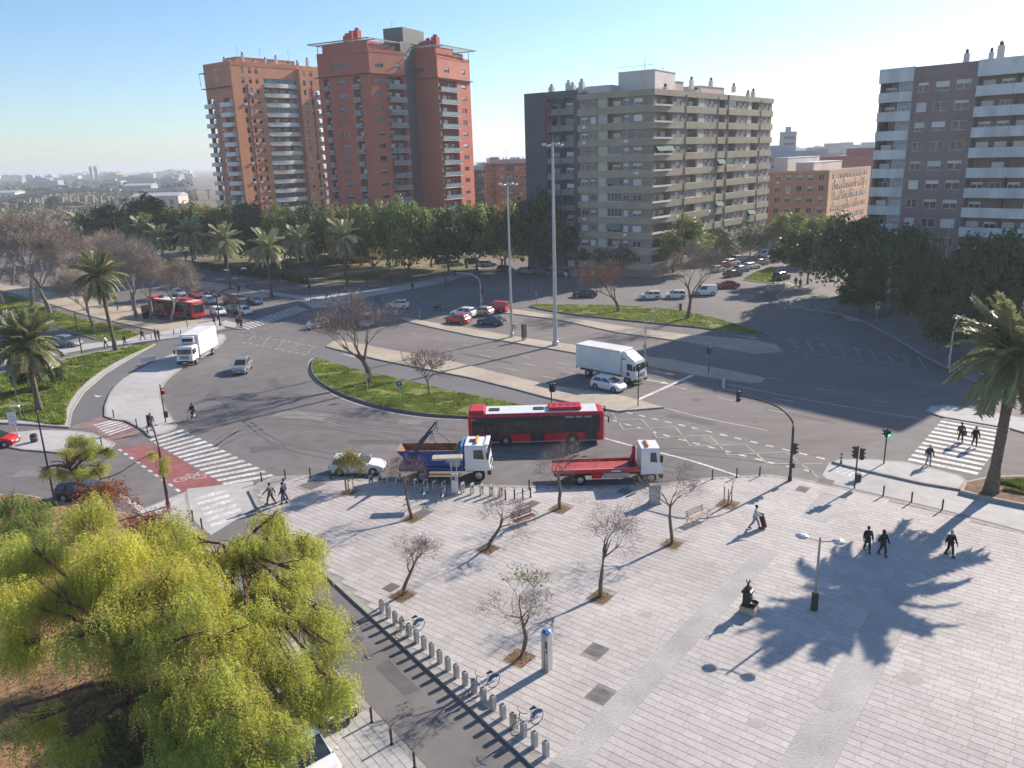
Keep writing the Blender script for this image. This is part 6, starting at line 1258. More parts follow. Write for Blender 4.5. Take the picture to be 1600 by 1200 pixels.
b = g(1130, 606, .006); t = thing('marker_post', 'white speckled plastic marker post on the shaded lane edge', 'post', b); part(t, 'post', mat('speckled_white', (.5, .52, .48), .7, .5, 9), lambda q: q.lathe([(.16, 0), (.14, .5), (.17, .55), (.15, .95), (.1, 1.0)], n=12)); part(t, 'band', GALV, lambda q: q.lathe([(.152, .3), (.152, .36)], n=12))
t = thing('marker_post', 'green and white flexible marker post at the tip of the refuge island', 'post', g(1314, 724, .16)); part(t, 'post', mat('marker_green', (.05, .2, .12), .6), lambda q: q.lathe([(.11, 0), (.09, .1), (.09, .85), (.05, .9)], n=10))
for z in (.3, .6): part(t, 'band', PLASTW, lambda q: q.lathe([(.095, z), (.095, z + .12)], n=10))
# bike-share docks along the kerb
DK = MB(); DK.loft([[(x * sx, y * sy, z) for sx, sy in ((-1, -1), (1, -1), (1, 1), (-1, 1))] for z, x, y in ((0, .1, .13), (.68, .1, .13), (.76, .09, .1))]); DKM = mat('dock_grey_steel', (.45, .45, .43), .45, .06, 3, metal=.3); DK = DK.mesh('body', DKM)
DS = MB(); DS.cbox(.1, .14, -.06, .06, .5, .66, .015); DS = DS.mesh('lock', TRIM); DT = MB(); DT.box(-.06, .06, -.06, .06, .762, .772); DT = DT.mesh('reader', TRIM)
N = 20; a, c = g(597, 956, HZ), g(853, 1181, HZ)
for i in range(N):
    t = thing('bike_dock', f'{ORD[i]} grey bike dock from the far end of the kerbside row', 'bike dock', a.lerp(c, i / (N - 1)), rad(37), 'kerbside bike docks'); put('body', DK, t); put('lock', DS, t); put('reader', DT, t)
def bicycle(label, u, v, az, z=HZ, cover=True, lean=.0, pos=None):
    t = thing('bicycle', label, 'bicycle', pos or g(u, v, z), rad(az)); t.scale = (1.1, 1.1, 1.1); FRW = paint('bike_white', (.55, .57, .58)); BLU = paint('bike_blue', (.03, .07, .2))
    for x in (-.52, .52):
        w_ = part(t, 'wheel', TYRE, lambda q: q.loft([[Vector(((.32 + .018 * math.cos(k * 1.571)) * math.cos(j / 20 * 6.2832), .018 * math.sin(k * 1.571), (.32 + .018 * math.cos(k * 1.571)) * math.sin(j / 20 * 6.2832))) for k in range(4)] for j in range(21)], caps=False), (x, 0, .34))
        b = MB()
        for k in range(8): b.tube([(0, 0, 0), (.31 * math.cos(k * .785), 0, .31 * math.sin(k * .785))], .004, 3)
        b.lathe([(.03, -.05), (.03, .05)], n=8, ax='y'); put('spokes', b.mesh('spokes', GALV), w_)
    part(t, 'frame', FRW, lambda q: (q.tube([(-.52, 0, .34), (-.15, 0, .3), (.3, 0, .62), (.38, 0, .85)], .035, 6), q.tube([(-.15, 0, .3), (-.25, 0, .8)], .028, 6), q.tube([(-.52, 0, .34), (-.24, 0, .62)], .018, 5), q.tube([(.38, 0, .85), (.52, 0, .34)], .022, 5)))
    part(t, 'handlebar', TRIM, lambda q: (q.tube([(.38, 0, .85), (.35, 0, 1.02)], .02, 5), q.tube([(.2, -.3, 1.06), (.35, -.15, 1.04), (.35, .15, 1.04), (.2, .3, 1.06)], .016, 5))); part(t, 'saddle', BLACK, lambda q: q.loft([[(-.42, -.09, .86), (-.42, .09, .86), (-.42, .07, .92), (-.42, -.07, .92)], [(-.14, -.025, .87), (-.14, .025, .87), (-.14, .02, .91), (-.14, -.02, .91)]]))
    part(t, 'seat_post', GALV, lambda q: q.tube([(-.25, 0, .75), (-.28, 0, .88)], .016, 5)); part(t, 'basket', DARKM, lambda q: [q.tube([(.42, -.14 + k * .07, .8), (.7, -.16 + k * .08, 1.0)], .008, 3) for k in range(5)] + [q.tube([(.42, -.14, .82), (.7, -.16, 1.0), (.7, .16, 1.0), (.42, .14, .82)], .01, 3)])
    part(t, 'mudguard', BLU if cover else TRIM, lambda q: q.loft([[(-.52 + r_ * math.cos(k * .35), y, .34 + r_ * math.sin(k * .35)) for r_ in (.37, .38 if not cover else .2) for y in ((-.04, .04) if r_ > .3 else (.045, -.045))] for k in range(1, 8)])); part(t, 'pedals', TRIM, lambda q: q.tube([(-.15, -.16, .18), (-.15, -.06, .2), (-.15, .06, .4), (-.15, .16, .42)], .016, 4))
    return t
bicycle('white share bike with blue rear guard at the fourth kerbside dock', 641, 992, 217); bicycle('white share bike with blue rear guard in the middle of the kerbside docks', 757, 1082, 217); bicycle('white share bike with blue rear guard nearest the bottom edge', 824, 1140, 217)
# second dock row behind, with terminal and canopy
PD = MB(); PD.box(-.2, -.14, -.06, .06, 0, .8); PD.box(.14, .2, -.06, .06, 0, .8); PD.box(-.2, .2, -.065, .065, .8, .9); PD.box(-.14, .14, -.04, .04, .45, .799); PD = PD.mesh('frame', DKM); PL_ = MB(); PL_.cbox(-.08, .08, -.09, -.041, .55, .72, .01); PL_ = PL_.mesh('lock', TRIM)
a, c = g(580, 759, HZ), g(783, 776, HZ); k = 0
for i in range(15):
    if i == 9: continue
    t = thing('bike_dock', f'{ORD[k]} portal shaped bike dock from the left in the row behind the parked trucks', 'bike dock', a.lerp(c, i / 14), rad(60), 'portal bike docks'); put('frame', PD, t); put('lock', PL_, t); k += 1
p = g(711, 771, HZ); t = thing('bike_terminal', 'bike station terminal pillar with small flat canopy on thin posts', 'terminal', p, 0); part(t, 'pillar', DKM, lambda q: q.cbox(-.26, .26, -.14, .14, 0, 1.62, .03)); part(t, 'screen', VG, lambda q: q.box(-.18, .06, -.152, -.142, 1.18, 1.42)); part(t, 'front_panel', PLASTW, lambda q: q.box(-.24, .24, -.15, -.141, .1, 1.05)); part(t, 'canopy', mat('canopy_wood', (.42, .36, .3), .7), lambda q: q.cbox(-1.6, .7, -.45, .45, 2.9, 3.05, .03))
for x in (-.2, .2): part(t, 'post', GALV, lambda q: q.tube([(x, .1, 1.5), (x, .1, 2.9)], .04, 6))
bicycle('dark bicycle standing in the shade of the skip truck', 666, 775, 75, cover=False); bicycle('dark bicycle in shade beside the terminal pillar', 694, 779, 80, cover=False)
p = g(855, 1046, HZ); t = thing('totem', 'tall grey steel bike station totem with blue cap on the plaza', 'totem', p, RA); part(t, 'pillar', DKM, lambda q: q.cbox(-.21, .21, -.21, .21, 0, 2.1, .03)); part(t, 'cap', mat('totem_blue', (.08, .2, .42), .4), lambda q: q.lathe([(.22, 2.1), (.27, 2.14), (.27, 2.2), (.12, 2.28)], n=6)); part(t, 'screen', VG, lambda q: q.box(.06, .19, -.222, -.212, 1.35, 1.75)); part(t, 'keypad', TRIM, lambda q: q.box(.08, .17, -.222, -.212, 1.1, 1.25)); part(t, 'seam', TRIM, lambda q: q.box(-.012, .012, -.216, -.2115, .05, 2.05))
# double-headed lamp post with bin
p = g(1272, 953, HZ); t = thing('street_lamp', 'twin headed plaza lamp post standing in the palm shadow', 'lamp', p, rad(-25)); part(t, 'post', GREYM, lambda q: q.tube([(0, 0, 0), (0, 0, 2), (0, 0, 4.45)], [.085, .075, .06], 10)); part(t, 'collar', BROWNM, lambda q: q.lathe([(.19, 0), (.19, .95), (.21, .96), (.21, 1.02), (.1, 1.05)], n=12))
for s_ in (-1, 1):
    ar = part(t, 'arm', GREYM, lambda q: q.tube([(0, 0, 4.22), (s_ * .55, 0, 4.3), (s_ * .62, 0, 4.34)], .03, 6)); part(ar, 'lamp_head', mat('lamp_shell', (.5, .5, .5), .35, metal=.3), lambda q: q.loft([[(s_ * x, r_ * math.cos(k / 10 * 6.2832), 4.36 + .55 * r_ * math.sin(k / 10 * 6.2832)) for k in range(10)] for x, r_ in ((.58, .08), (.75, .24), (1.0, .29), (1.2, .2), (1.28, .05))]))
    part(ar, 'lamp_glass', TRIM, lambda q: q.loft([[(s_ * x, r_ * math.cos(k / 10 * 6.2832), 4.3 - z_) for k in range(10)] for x, r_, z_ in ((.95, .24, -.01), (.95, .2, .09))]))
# drinking fountain
p = g(1170, 957, HZ); t = thing('drinking_fountain', 'black cast iron drinking fountain on a stone plinth', 'fountain', p, rad(-38)); IRON = mat('black_cast_iron', (.018, .02, .022), .45, .2, 6)
part(t, 'plinth', mat('fountain_stone', (.42, .34, .25), .85, .15, 3), lambda q: q.cbox(-.45, .45, -.33, .33, 0, .42, .04)); part(t, 'column', IRON, lambda q: q.loft([[(x * sx - .12, y * sy, z) for sx, sy in ((-1, -1), (1, -1), (1, 1), (-1, 1))] for z, x, y in ((.42, .26, .26), (.52, .26, .26), (.55, .21, .21), (1.2, .2, .2), (1.24, .27, .27), (1.36, .27, .27), (1.42, .17, .17), (1.62, .1, .1))]))
part(t, 'basin', IRON, lambda q: q.lathe([(.1, .42), (.14, .52), (.24, .66), (.27, .74), (.24, .73), (.1, .64)], (.24, 0, 0), 14)); part(t, 'spout', IRON, lambda q: q.tube([(.06, 0, .98), (.2, 0, 1.0), (.24, 0, .93)], .022, 6)); part(t, 'finial', IRON, lambda q: (q.tube([(-.12, 0, 1.6), (-.12, 0, 1.8), (-.02, 0, 1.95), (-.08, 0, 2.05)], [.06, .06, .04, .02], 6), q.tube([(-.12, 0, 1.75), (-.24, 0, 1.92), (-.2, 0, 2.02)], [.04, .03, .015], 6)))
# benches
def bench(label, u, v, az, m):
    t = thing('bench', label, 'bench', g(u, v, HZ), rad(az))
    for k in range(4): part(t, 'seat_slat', m, lambda q: q.cbox(-.95, .95, -.28 + k * .13, -.18 + k * .13, .42, .46, .01))
    for k in range(3): part(t, 'back_slat', m, lambda q: q.cbox(-.95, .95, .26 + k * .035, .295 + k * .035, .55 + k * .14, .66 + k * .14, .01))
    for s_ in (-1, 1): part(t, 'leg', DARKM, lambda q: (q.tube([(s_ * .75, -.3, 0), (s_ * .75, -.22, .41), (s_ * .75, .2, .41), (s_ * .75, .37, .95)], .025, 6), q.tube([(s_ * .75, .36, 0), (s_ * .75, .2, .41)], .025, 6))); part(t, 'armrest', DARKM, lambda q: q.tube([(s_ * .98, -.28, .45), (s_ * .98, -.3, .62), (s_ * .98, .1, .66), (s_ * .98, .3, .62)], .02, 5))
bench('reddish wooden bench with dark back beside the leaning bare tree', 819, 818, 37, mat('bench_wood', (.34, .14, .09), .55, .15, 4)); bench('sun bleached wooden bench beside the tall trunked bare tree', 1090, 815, 37, mat('bench_wood_pale', (.55, .42, .34), .45, .12, 4))
p = g(1023, 786, HZ); t = thing('utility_cabinet', 'speckled grey utility cabinet on a concrete foot near the tow truck', 'cabinet', p, RA + rad(38)); part(t, 'foot', CONC, lambda q: q.cbox(-.46, .46, -.3, .3, 0, .14, .03)); cb_ = part(t, 'cabinet', mat('speckled_grey', (.4, .42, .42), .7, .35, 3.5), lambda q: q.cbox(-.38, .38, -.24, .24, .14, 1.4, .03)); part(cb_, 'lid', GALV, lambda q: q.cbox(-.42, .42, -.28, .28, 1.4, 1.48, .02)); part(cb_, 'door', mat('speckled_grey', (.4, .42, .42)), lambda q: q.box(-.33, .33, -.252, -.241, .2, 1.34))
# high masts
def mast(label, u, v, h, r):
    t = thing('light_mast', label, 'lamp mast', g(u, v, .14)); part(t, 'pole', GALV, lambda q: q.tube([(0, 0, 0), (0, 0, h * .5), (0, 0, h)], [r, r * .75, r * .5], 12)); part(t, 'base', GALV, lambda q: q.lathe([(r * 1.5, 0), (r * 1.5, .5), (r * 1.1, .6)], n=12)); fr = part(t, 'head_ring', GREYM, lambda q: (q.tube([(-1.0, 0, h - .3), (1.0, 0, h - .3)], .05, 6), q.tube([(0, -1.0, h - .3), (0, 1.0, h - .3)], .05, 6), q.tube([(0, 0, h), (0, 0, h + .9)], .03, 5)))
    for k in range(6): a_ = k * 1.047; x, y = 1.1 * math.cos(a_), 1.1 * math.sin(a_); part(fr, 'floodlight', mat('lamp_shell', (.5, .5, .5)), lambda q: q.cbox(x - .25, x + .25, y - .2, y + .2, h - .5 + .15 * (k % 2), h - .22 + .15 * (k % 2), .05)); part(fr, 'arm', GREYM, lambda q: q.tube([(0, 0, h - .25), (x, y, h - .3)], .03, 4))
    return t
mast('taller thick floodlight mast on the paved median, right of two', 868, 539, 26.4, .3); t = mast('thinner floodlight mast on the paved median, left of two', 800, 526, 21.5, .2); part(t, 'junction_box', GALV, lambda q: q.cbox(.2, .65, -.2, .2, 1.1, 1.9, .04)); part(t, 'camera_arm', GREYM, lambda q: q.tube([(0, 0, 2.1), (.8, 0, 2.1)], .03, 4))
p = g(819, 531, .14); t = thing('info_panel', 'dark upright cabinet standing on the median between the two masts', 'cabinet', p, rad(46)); part(t, 'body', mat('dark_cabinet', (.09, .085, .08), .5), lambda q: q.cbox(-.35, .35, -.22, .22, .35, 2.3, .03)); part(t, 'foot', TAN, lambda q: q.cbox(-.33, .33, -.2, .2, 0, .35, .02))
# traffic lights
GRN = mat('lit_green_signal', (.02, .5, .3), .4, emit=(.05, 1, .55, 3.0)); RDL = mat('lit_red_signal', (.6, .03, .03), .4, emit=(1, .05, .04, 2.0)); LENS = mat('dark_lens', (.03, .02, .02), .3)
def sig_head(t, x, y, z, az, lit=None, n=3, hs=.3, m=DARKM):
    hd = part(t, 'signal_head', m, lambda q: q.cbox(-.12, .12, -.14, .14, -n * hs / 2, n * hs / 2, .03), (x, y, z)); hd.rotation_euler = (0, 0, az)
    for k in range(n):
        zz = n * hs / 2 - hs * (k + .5); mm = LENS
        if lit is not None and k == lit[0]: mm = lit[1]
        part(hd, 'lens', mm, lambda q: q.lathe([(.001, .135), (.1, .128), (.1, .115)], (0, 0, zz), 12, ax='x')); part(hd, 'visor', m, lambda q: q.loft([[(.12, .115 * math.cos(a_ / 8 * 3.1416), zz + .115 * math.sin(a_ / 8 * 3.1416)) for a_ in range(9)], [(.26, .115 * math.cos(a_ / 8 * 3.1416), zz + .115 * math.sin(a_ / 8 * 3.1416)) for a_ in range(9)]], caps=False, closed=False))
    return hd
def mast_arm(label, u, v, h, reach, az, z=HZ, heads=((1.0, 3),), low=None, pm=BROWNM):
    t = thing('traffic_light', label, 'traffic light', g(u, v, z), rad(az)); part(t, 'pole', pm, lambda q: q.tube([(0, 0, 0), (0, 0, h * .45), (.02, 0, h * .7)] + [(reach * .62 * (1 - math.cos(k / 6 * 1.5)), 0, h * .7 + h * .27 * math.sin(k / 6 * 1.5)) for k in range(1, 7)] + [(reach, 0, h * .985)], [.12, .1, .09] + [.075] * 6 + [.05], 9)); part(t, 'base', pm, lambda q: q.lathe([(.16, 0), (.16, .35), (.12, .4)], n=10))
    sig_head(t, reach, 0, h * .985 - .1, math.pi if True else 0, None)
    if low: sig_head(t, -.22, 0, low, math.pi, None)
    part(t, 'control_box', pm, lambda q: q.cbox(-.3, -.1, -.1, .1, 1.1, 1.5, .02)); return t
mast_arm('curved traffic light mast at the plaza corner beside the tow truck', 1234, 751, 6.2, 4.6, 138, low=2.7); mast_arm('curved traffic light mast in the left foreground beside the cycle crossing', 263, 791, 6.1, 3.6, 122, low=None)
mast_arm('pale curved traffic light mast in shade behind the far car queue', 752, 482, 6.2, 4.6, 160, .02, low=3.0, pm=GALV); mast_arm('pale curved traffic light mast right behind the white box truck', 1008, 556, 6.0, 5.0, 20, .14, pm=GALV); mast_arm('curved traffic light mast beside the avenue queue', 344, 509, 6.0, 3.6, 20, pm=DARKM)
mast_arm('pale traffic light mast in shade behind the right palm', 1482, 575, 6.0, 4.0, 40, pm=GALV)
def post(label, u, v, h, z=HZ, sig=None, az=-90, bin_=False, pm=BROWNM, extra=None, lit=None, n=2):
    t = thing('traffic_light', label, 'traffic light', g(u, v, z), 0); part(t, 'pole', pm, lambda q: q.tube([(0, 0, 0), (0, 0, h)], .06, 8))
    for (dx, zz, a_) in (sig or ()): sig_head(t, dx, 0, zz, rad(a_), lit, n)
    if bin_: part(t, 'litter_bin', DARKM, lambda q: q.lathe([(.17, .55), (.21, .6), (.22, 1.15), (.2, 1.2)], (.18, -.1, 0), 12))
    return t
post('traffic light showing a green walking signal on the refuge island', 1381, 724, 3.0, .16, [(.15, 2.6, -100), (-.12, 2.6, 170)], lit=(1, GRN)); post('two headed traffic light with litter bin at the plaza corner', 1335, 763, 3.4, HZ, [(-.18, 2.9, 170), (.32, 2.75, 20)], bin_=True, n=3)
post('traffic light pole with litter bin and red walking signal on the paved tongue', 259, 660, 4.0, HZ, [(.2, 3.3, -60)], bin_=True, lit=(0, RDL)); post('slim traffic light pole on the tip of the tan median', 997, 634, 4.2, .14, [(0.0, 3.9, -30)], n=2)
post('traffic light on the tan median above the red bus roof', 862, 648, 3.3, .14, [(.0, 2.8, 140), (.25, 2.8, -30)], n=3); post('traffic light at the tip of the shaded median', 1107, 583, 3.0, .14, [(0, 2.7, 140)], n=3); post('small traffic light beside the far queue with blue arrow sign', 655, 500, 3.2, .14, [(.1, 2.9, -90)], n=3)
post('dark traffic light pole on the tip of the paved tongue behind the fridge truck', 339, 527, 3.2, HZ, [(-.1, 2.8, 150)], n=3); post('pole at the left end of the avenue median crossing', 293, 511, 3.0, HZ, [(-.1, 2.6, 150)], n=2); post('dark traffic light left of the far crosswalk median', 486, 474, 3.6, HZ, [(0, 3.2, 150)], n=3); post('traffic light beyond the far crosswalk', 574, 447, 3.2, HZ, [(0, 2.8, -80)], n=2); post('traffic light left of the far lawn island', 838, 477, 3.2, .02, [(0, 2.9, -90)], n=2, pm=GREYM); post('traffic light by the far side street crossing in shade', 1398, 420, 3.0, .02, [(0, 2.6, -90)], n=2)
def sign(label, u, v, h, shape, m, z=.2, rz=-90, pm=GALV, w_=.3, lean=0):
    t = thing('road_sign', label, 'sign', g(u, v, z), rad(rz + 90)); part(t, 'pole', pm, lambda q: q.tube([(0, 0, 0), (lean, 0, h)], .035, 6))
    if shape == 'round': part(t, 'disc', m, lambda q: q.lathe([(.001, -.06), (w_, -.055), (w_, -.04)], (lean, 0, h - w_), 18, ax='y'))
    else: part(t, 'plate', m, lambda q: q.cbox(lean - w_ / 2, lean + w_ / 2, -.065, -.04, h - w_ * (1.5 if shape == 'tall' else 1), h, .01))
    return t
BLUE = mat('sign_blue', (.02, .13, .45), .4); t = sign('round blue direction sign on the lawn traffic island', 626, 631, 2.5, 'round', BLUE, .25); part(t, 'arrow', PLASTW, lambda q: (q.box(-.03, .03, -.068, -.0605, 2.05, 2.25), q.face([(-.12, -.068, 2.22), (.12, -.068, 2.22), (0, -.068, 2.38)])))
sign('grey backed sign beside the trunk of the big island tree', 575, 615, 2.3, 'round', GALV, .25); t = sign('white rectangular sign with a round mark at the left edge', 31, 690, 3.0, 'tall', PLASTW, .13, w_=.85, lean=-.25)
part(t, 'ring_mark', mat('sign_grey_mark', (.35, .35, .36), .6), lambda q: q.loft([[(-.25 + r_ * math.cos(k / 20 * 6.2832), -.07, 2.35 + r_ * math.sin(k / 20 * 6.2832)) for k in range(20)] for r_ in (.2, .26)], caps=False))
t = sign('round blue arrow sign beside the far queue', 656, 502, 2.6, 'round', BLUE, .14); t = sign('red no entry sign beside the avenue crosswalk', 377, 512, 2.4, 'round', mat('sign_red', (.5, .02, .03), .4), .13, w_=.32); part(t, 'bar', PLASTW, lambda q: q.box(-.2, .2, -.068, -.0605, 2.03, 2.13))
t = sign('no entry sign on the far crosswalk median', 512, 478, 2.3, 'round', mat('sign_red', (.5, .02, .03)), .13, w_=.3); part(t, 'bar', PLASTW, lambda q: q.box(-.18, .18, -.068, -.0605, 1.95, 2.05))
YS = mat('sign_yellow', (.65, .55, .05), .5)
for u, v, lb in ((1369, 502, 'yellow framed pedestrian sign in shade by the right crossing'), (1250, 447, 'yellow framed pedestrian sign at the sunny side street crossing')): t = sign(lb, u, v, 2.9, 'tall', YS, .13, w_=.7); part(t, 'blue_square', BLUE, lambda q: q.box(-.22, .22, -.072, -.0655, 2.3, 2.75))
for i, (u, v) in enumerate(((884, 447), (927, 445))): sign(['white sign left of two', 'white sign right of two'][i] + ' by the shaded far kerb', u, v, 2.7, 'sq', PLASTW, .02, w_=.5)
sign('round blue sign on the shaded right median', 1106, 581, 2.9, 'round', BLUE, .14, w_=.36)
t = thing('road_barrier', 'white and grey barrier board lying beside the service road', 'barrier', g(232, 568, HZ), rad(35)); part(t, 'board', PLASTW, lambda q: q.cbox(-.9, .9, -.05, .05, .35, 1.0, .02))
for x in (-.7, .7): part(t, 'foot', GALV, lambda q: q.cbox(x - .05, x + .05, -.35, .35, 0, .34, .02))
# avenue lamps (slim posts with arms)
def lamp(label, u, v, h, az=0, z=HZ, m=DARKM, heads=1):
    t = thing('street_lamp', label, 'lamp', g(u, v, z), rad(az)); part(t, 'post', m, lambda q: q.tube([(0, 0, 0), (0, 0, h)], [.09, .05], 8))
    for s_ in ((1,), (-1, 1))[heads - 1]: part(t, 'arm', m, lambda q: q.tube([(0, 0, h - .05), (s_ * 1.1, 0, h + .15)], .03, 5)); part(t, 'lamp_head', mat('lamp_shell', (.5, .5, .5)), lambda q: q.cbox(min(s_ * 1.0, s_ * 1.7), max(s_ * 1.0, s_ * 1.7), -.16, .16, h + .08, h + .26, .05))
lamp('dark street lamp rising beside the avenue queue', 378, 510, 9.0, 30, heads=2); lamp('tall lamp between the right hand shaded trees', 1470, 470, 12, 45, m=GALV); lamp('leaning thin lamp post at the left behind the lawn sign', 33, 656, 5.6, 90, .16, m=mat('green_pole', (.1, .14, .11), .6)); lamp('dark lamp post on the lower left street behind the weeping tree', 87, 790, 8.0, 200); lamp('slim dark lamp by the silver suv', 128, 552, 6, 0); lamp('lamp post among the bare trees by the bus', 184, 485, 8, 0); lamp('lamp in the park left of the hedge end', 448, 436, 7, 0); lamp('lamp in the shaded park near the tower', 611, 446, 7, 0); lamp('dark lamp beside the shaded far pavement', 697, 458, 7, 0)
t = thing('bus_stop', 'dark bus stop shelter panel beside the parked red bus', 'bus stop', g(229, 498, HZ), rad(60)); part(t, 'panel', DARKM, lambda q: q.cbox(-.7, .7, -.1, .1, .3, 2.4, .03)); part(t, 'poster', VG, lambda q: q.box(-.6, .6, -.112, -.102, .6, 2.2)); part(t, 'foot', DARKM, lambda q: q.box(-.6, .6, -.06, .06, 0, .3))
t = thing('litter_bin', 'dark round litter bin on the pavement by the left street', 'bin', g(54, 690, HZ)); part(t, 'drum', DARKM, lambda q: q.lathe([(.3, 0), (.34, .4), (.3, .75), (.12, .8)], n=12)); part(t, 'rim', GREYM, lambda q: q.lathe([(.345, .38), (.345, .44)], n=12))

# ================================================================== PEOPLE
SKIN = mat('skin', (.42, .25, .18), .6); HAIRD = mat('hair_dark', (.02, .015, .012), .7); HAIRG = mat('hair_grey', (.3, .29, .28), .7); SHOE = mat('shoes_dark', (.025, .022, .02), .6)
def cloth(n, c): return mat('cloth_' + n, c, .85, .12, 8)
def skin_obj(name, verts, edges, m, par, root=0):
    me = bpy.data.meshes.new(name); me.from_pydata([v[0] for v in verts], edges, []); me.materials.append(m)
    o = bpy.data.objects.new(name, me); C.objects.link(o); o.parent = par
    sk = o.modifiers.new('skin', 'SKIN'); sk.use_smooth_shade = True; su = o.modifiers.new('sub', 'SUBSURF'); su.levels = su.render_levels = 1
    for i, v in enumerate(verts):
        r = v[1]; d = me.skin_vertices[0].data[i]; d.radius = r if isinstance(r, tuple) else (r, r); d.use_root = (i == root)
    return o
def person(label, u, v, face, top, legs, hair=HAIRD, h=1.7, stride=.28, arms=(.25, -.25), coat=False, z=HZ, group=None, bend=0.0, sit=False, armfwd=None, pos=None, hood=False):
    k = h / 1.72; t = thing('person', label, 'person', pos or g(u, v, z), rad(face), group); t.scale = (k, k, k)
    S = stride; f = bend
    def arm(y, a):   # shoulder, elbow, wrist, hand
        s_ = Vector((f * .45, y * .19, 1.42)); 
        if armfwd is not None: e = s_ + Vector((.12, y * .03, -.25)); w_ = e + Vector((armfwd, -y * .02, -.06)); return [s_, e, w_, w_ + Vector((.1, 0, -.01))]
        e = s_ + Vector((a * .45, y * .05, -.29)); w_ = e + Vector((a * .45 + .07, 0, -.24)); return [s_, e, w_, w_ + Vector((.02, 0, -.09))]
    if sit: L = lambda y, s_: [Vector((-.02, y * .09, .92)), Vector((.32, y * .1, .72 + s_ * .12)), Vector((.2 + s_ * .05, y * .1, .36 + s_ * .1)), Vector((.33 + s_ * .05, y * .1, .33 + s_ * .1))]
    else: L = lambda y, s_: [Vector((0, y * .09, .92)), Vector((s_ * S * .5 + .05, y * .095, .5)), Vector((s_ * S - (.06 if s_ < 0 else 0), y * .09, .09 + (.05 if s_ < 0 and S > .15 else 0))), Vector((s_ * S + .13, y * .1, .03))]
    A = [arm(1, arms[0]), arm(-1, arms[1])]; G = [L(1, 1), L(-1, -1)]
    V = [(Vector((0, 0, .95)), (.1, .07)), (Vector((f * .2, 0, 1.18)), (.1, .065)), (Vector((f * .42, 0, 1.38)), (.1, .06)), (Vector((f * .5, 0, 1.5)), .05), (Vector((f * .58 + .02, 0, 1.6)), (.085, .1)), (Vector((f * .6 + .01, 0, 1.69)), (.075, .085))]
    E_ = [(0, 1), (1, 2), (2, 3), (3, 4), (4, 5)]
    for q in A:
        n = len(V); V += [(q[0], .035), (q[1], .028), (q[2], .026), (q[3], .034)]; E_ += [(2, n), (n, n + 1), (n + 1, n + 2), (n + 2, n + 3)]
        d = (q[3] - q[2]).normalized(); sd = Vector((0, 1, 0))
        for j in range(5): m_ = len(V); base = q[3]; V.append((base + d * (.075 if j < 4 else .03) + sd * ((j - 1.5) * .022 if j < 4 else .05), .009)); E_.append((n + 3, m_))
    for q in G: n = len(V); V += [(q[0], .06), (q[1], .045), (q[2], .035), (q[3], .03)]; E_ += [(0, n), (n, n + 1), (n + 1, n + 2), (n + 2, n + 3)]
    skin_obj('body', V, E_, SKIN, t)
    hem = .62 if coat else .88
    V = [(Vector((0, 0, hem)), (.21, .16) if coat else (.19, .14)), (Vector((f * .2, 0, 1.18)), (.19, .135)), (Vector((f * .42, 0, 1.4)), (.2, .125)), (Vector((f * .47, 0, 1.5)), .08)]; E_ = [(0, 1), (1, 2), (2, 3)]
    for q in A: n = len(V); V += [(q[0], .085), (q[1], .068), (q[1].lerp(q[2], .97), .055)]; E_ += [(2, n), (n, n + 1), (n + 1, n + 2)]
    skin_obj('jacket', V, E_, top, t, 1)
    V = [(Vector((0, 0, .97)), (.155, .115))]; E_ = []
    for q in G: n = len(V); V += [(q[0], .11), (q[1], .085), (q[2] + Vector((0, 0, .03)), .068)]; E_ += [(0, n), (n, n + 1), (n + 1, n + 2)]
    skin_obj('trousers', V, E_, legs, t)
    for q in G:
        b = MB(); a_, c_ = q[2], q[3]; b.loft([[(x, a_.y + y, z_) for y, z_ in ((-.045, a_.z - .085), (.045, a_.z - .085), (.04, a_.z + hh), (-.04, a_.z + hh))] for x, hh in ((a_.x - .07, .02), (a_.x + .05, .03), (a_.x + .19, -.04))]); put('shoe', b.mesh('shoe', SHOE), t)
    hx = f * .6 + .01; b = MB(); b.sm = True; rr = .118 if hood else .106
    b.loft([[(hx - .025 + r_ * math.cos(j / 12 * 6.2832) * 1.05, r_ * .9 * math.sin(j / 12 * 6.2832), z_) for j in range(12)] for r_, z_ in (((rr * .9, 1.5),) if hood else ()) + ((rr * .8, 1.6), (rr, 1.66), (rr * .95, 1.72), (rr * .7, 1.775), (.02, 1.795))]); put('hood' if hood else 'hair', b.mesh('hair', top if hood else hair), t)
    b = MB(); b.box(hx + .085, hx + .115, -.012, .012, 1.6, 1.635); put('nose', b.mesh('nose', SKIN), t)
    return t
BLK = cloth('black', (.018, .018, .02)); DKB = cloth('dark_blue', (.03, .04, .07)); GRY = cloth('grey', (.16, .16, .17)); LGT = cloth('light_blue_grey', (.45, .48, .52)); JEA = cloth('jeans', (.09, .13, .2)); JEL = cloth('pale_jeans', (.22, .27, .33)); BUR = cloth('burgundy', (.14, .04, .05)); BRN = cloth('brown', (.14, .09, .06)); WHT = cloth('white', (.6, .6, .58)); PNK = cloth('pink_white', (.5, .38, .36))
person('person in black coat raising a hand, left of two walking on the palm shadow', 1354, 862, -95, BLK, BLK, coat=True, stride=.22, arms=(.2, -.1)); person('hooded person in dark coat, right of two walking on the palm shadow', 1378, 868, -70, BLK, DKB, coat=True, stride=.18, hood=True)
person('person in dark open jacket over a light shirt, walking alone at the right', 1483, 869, -80, BLK, BLK, HAIRG, stride=.2)
person('person in pale jacket pushing a maroon shopping trolley across the plaza', 1179, 826, -20, LGT, JEL, stride=.3, armfwd=.28, bend=.12)
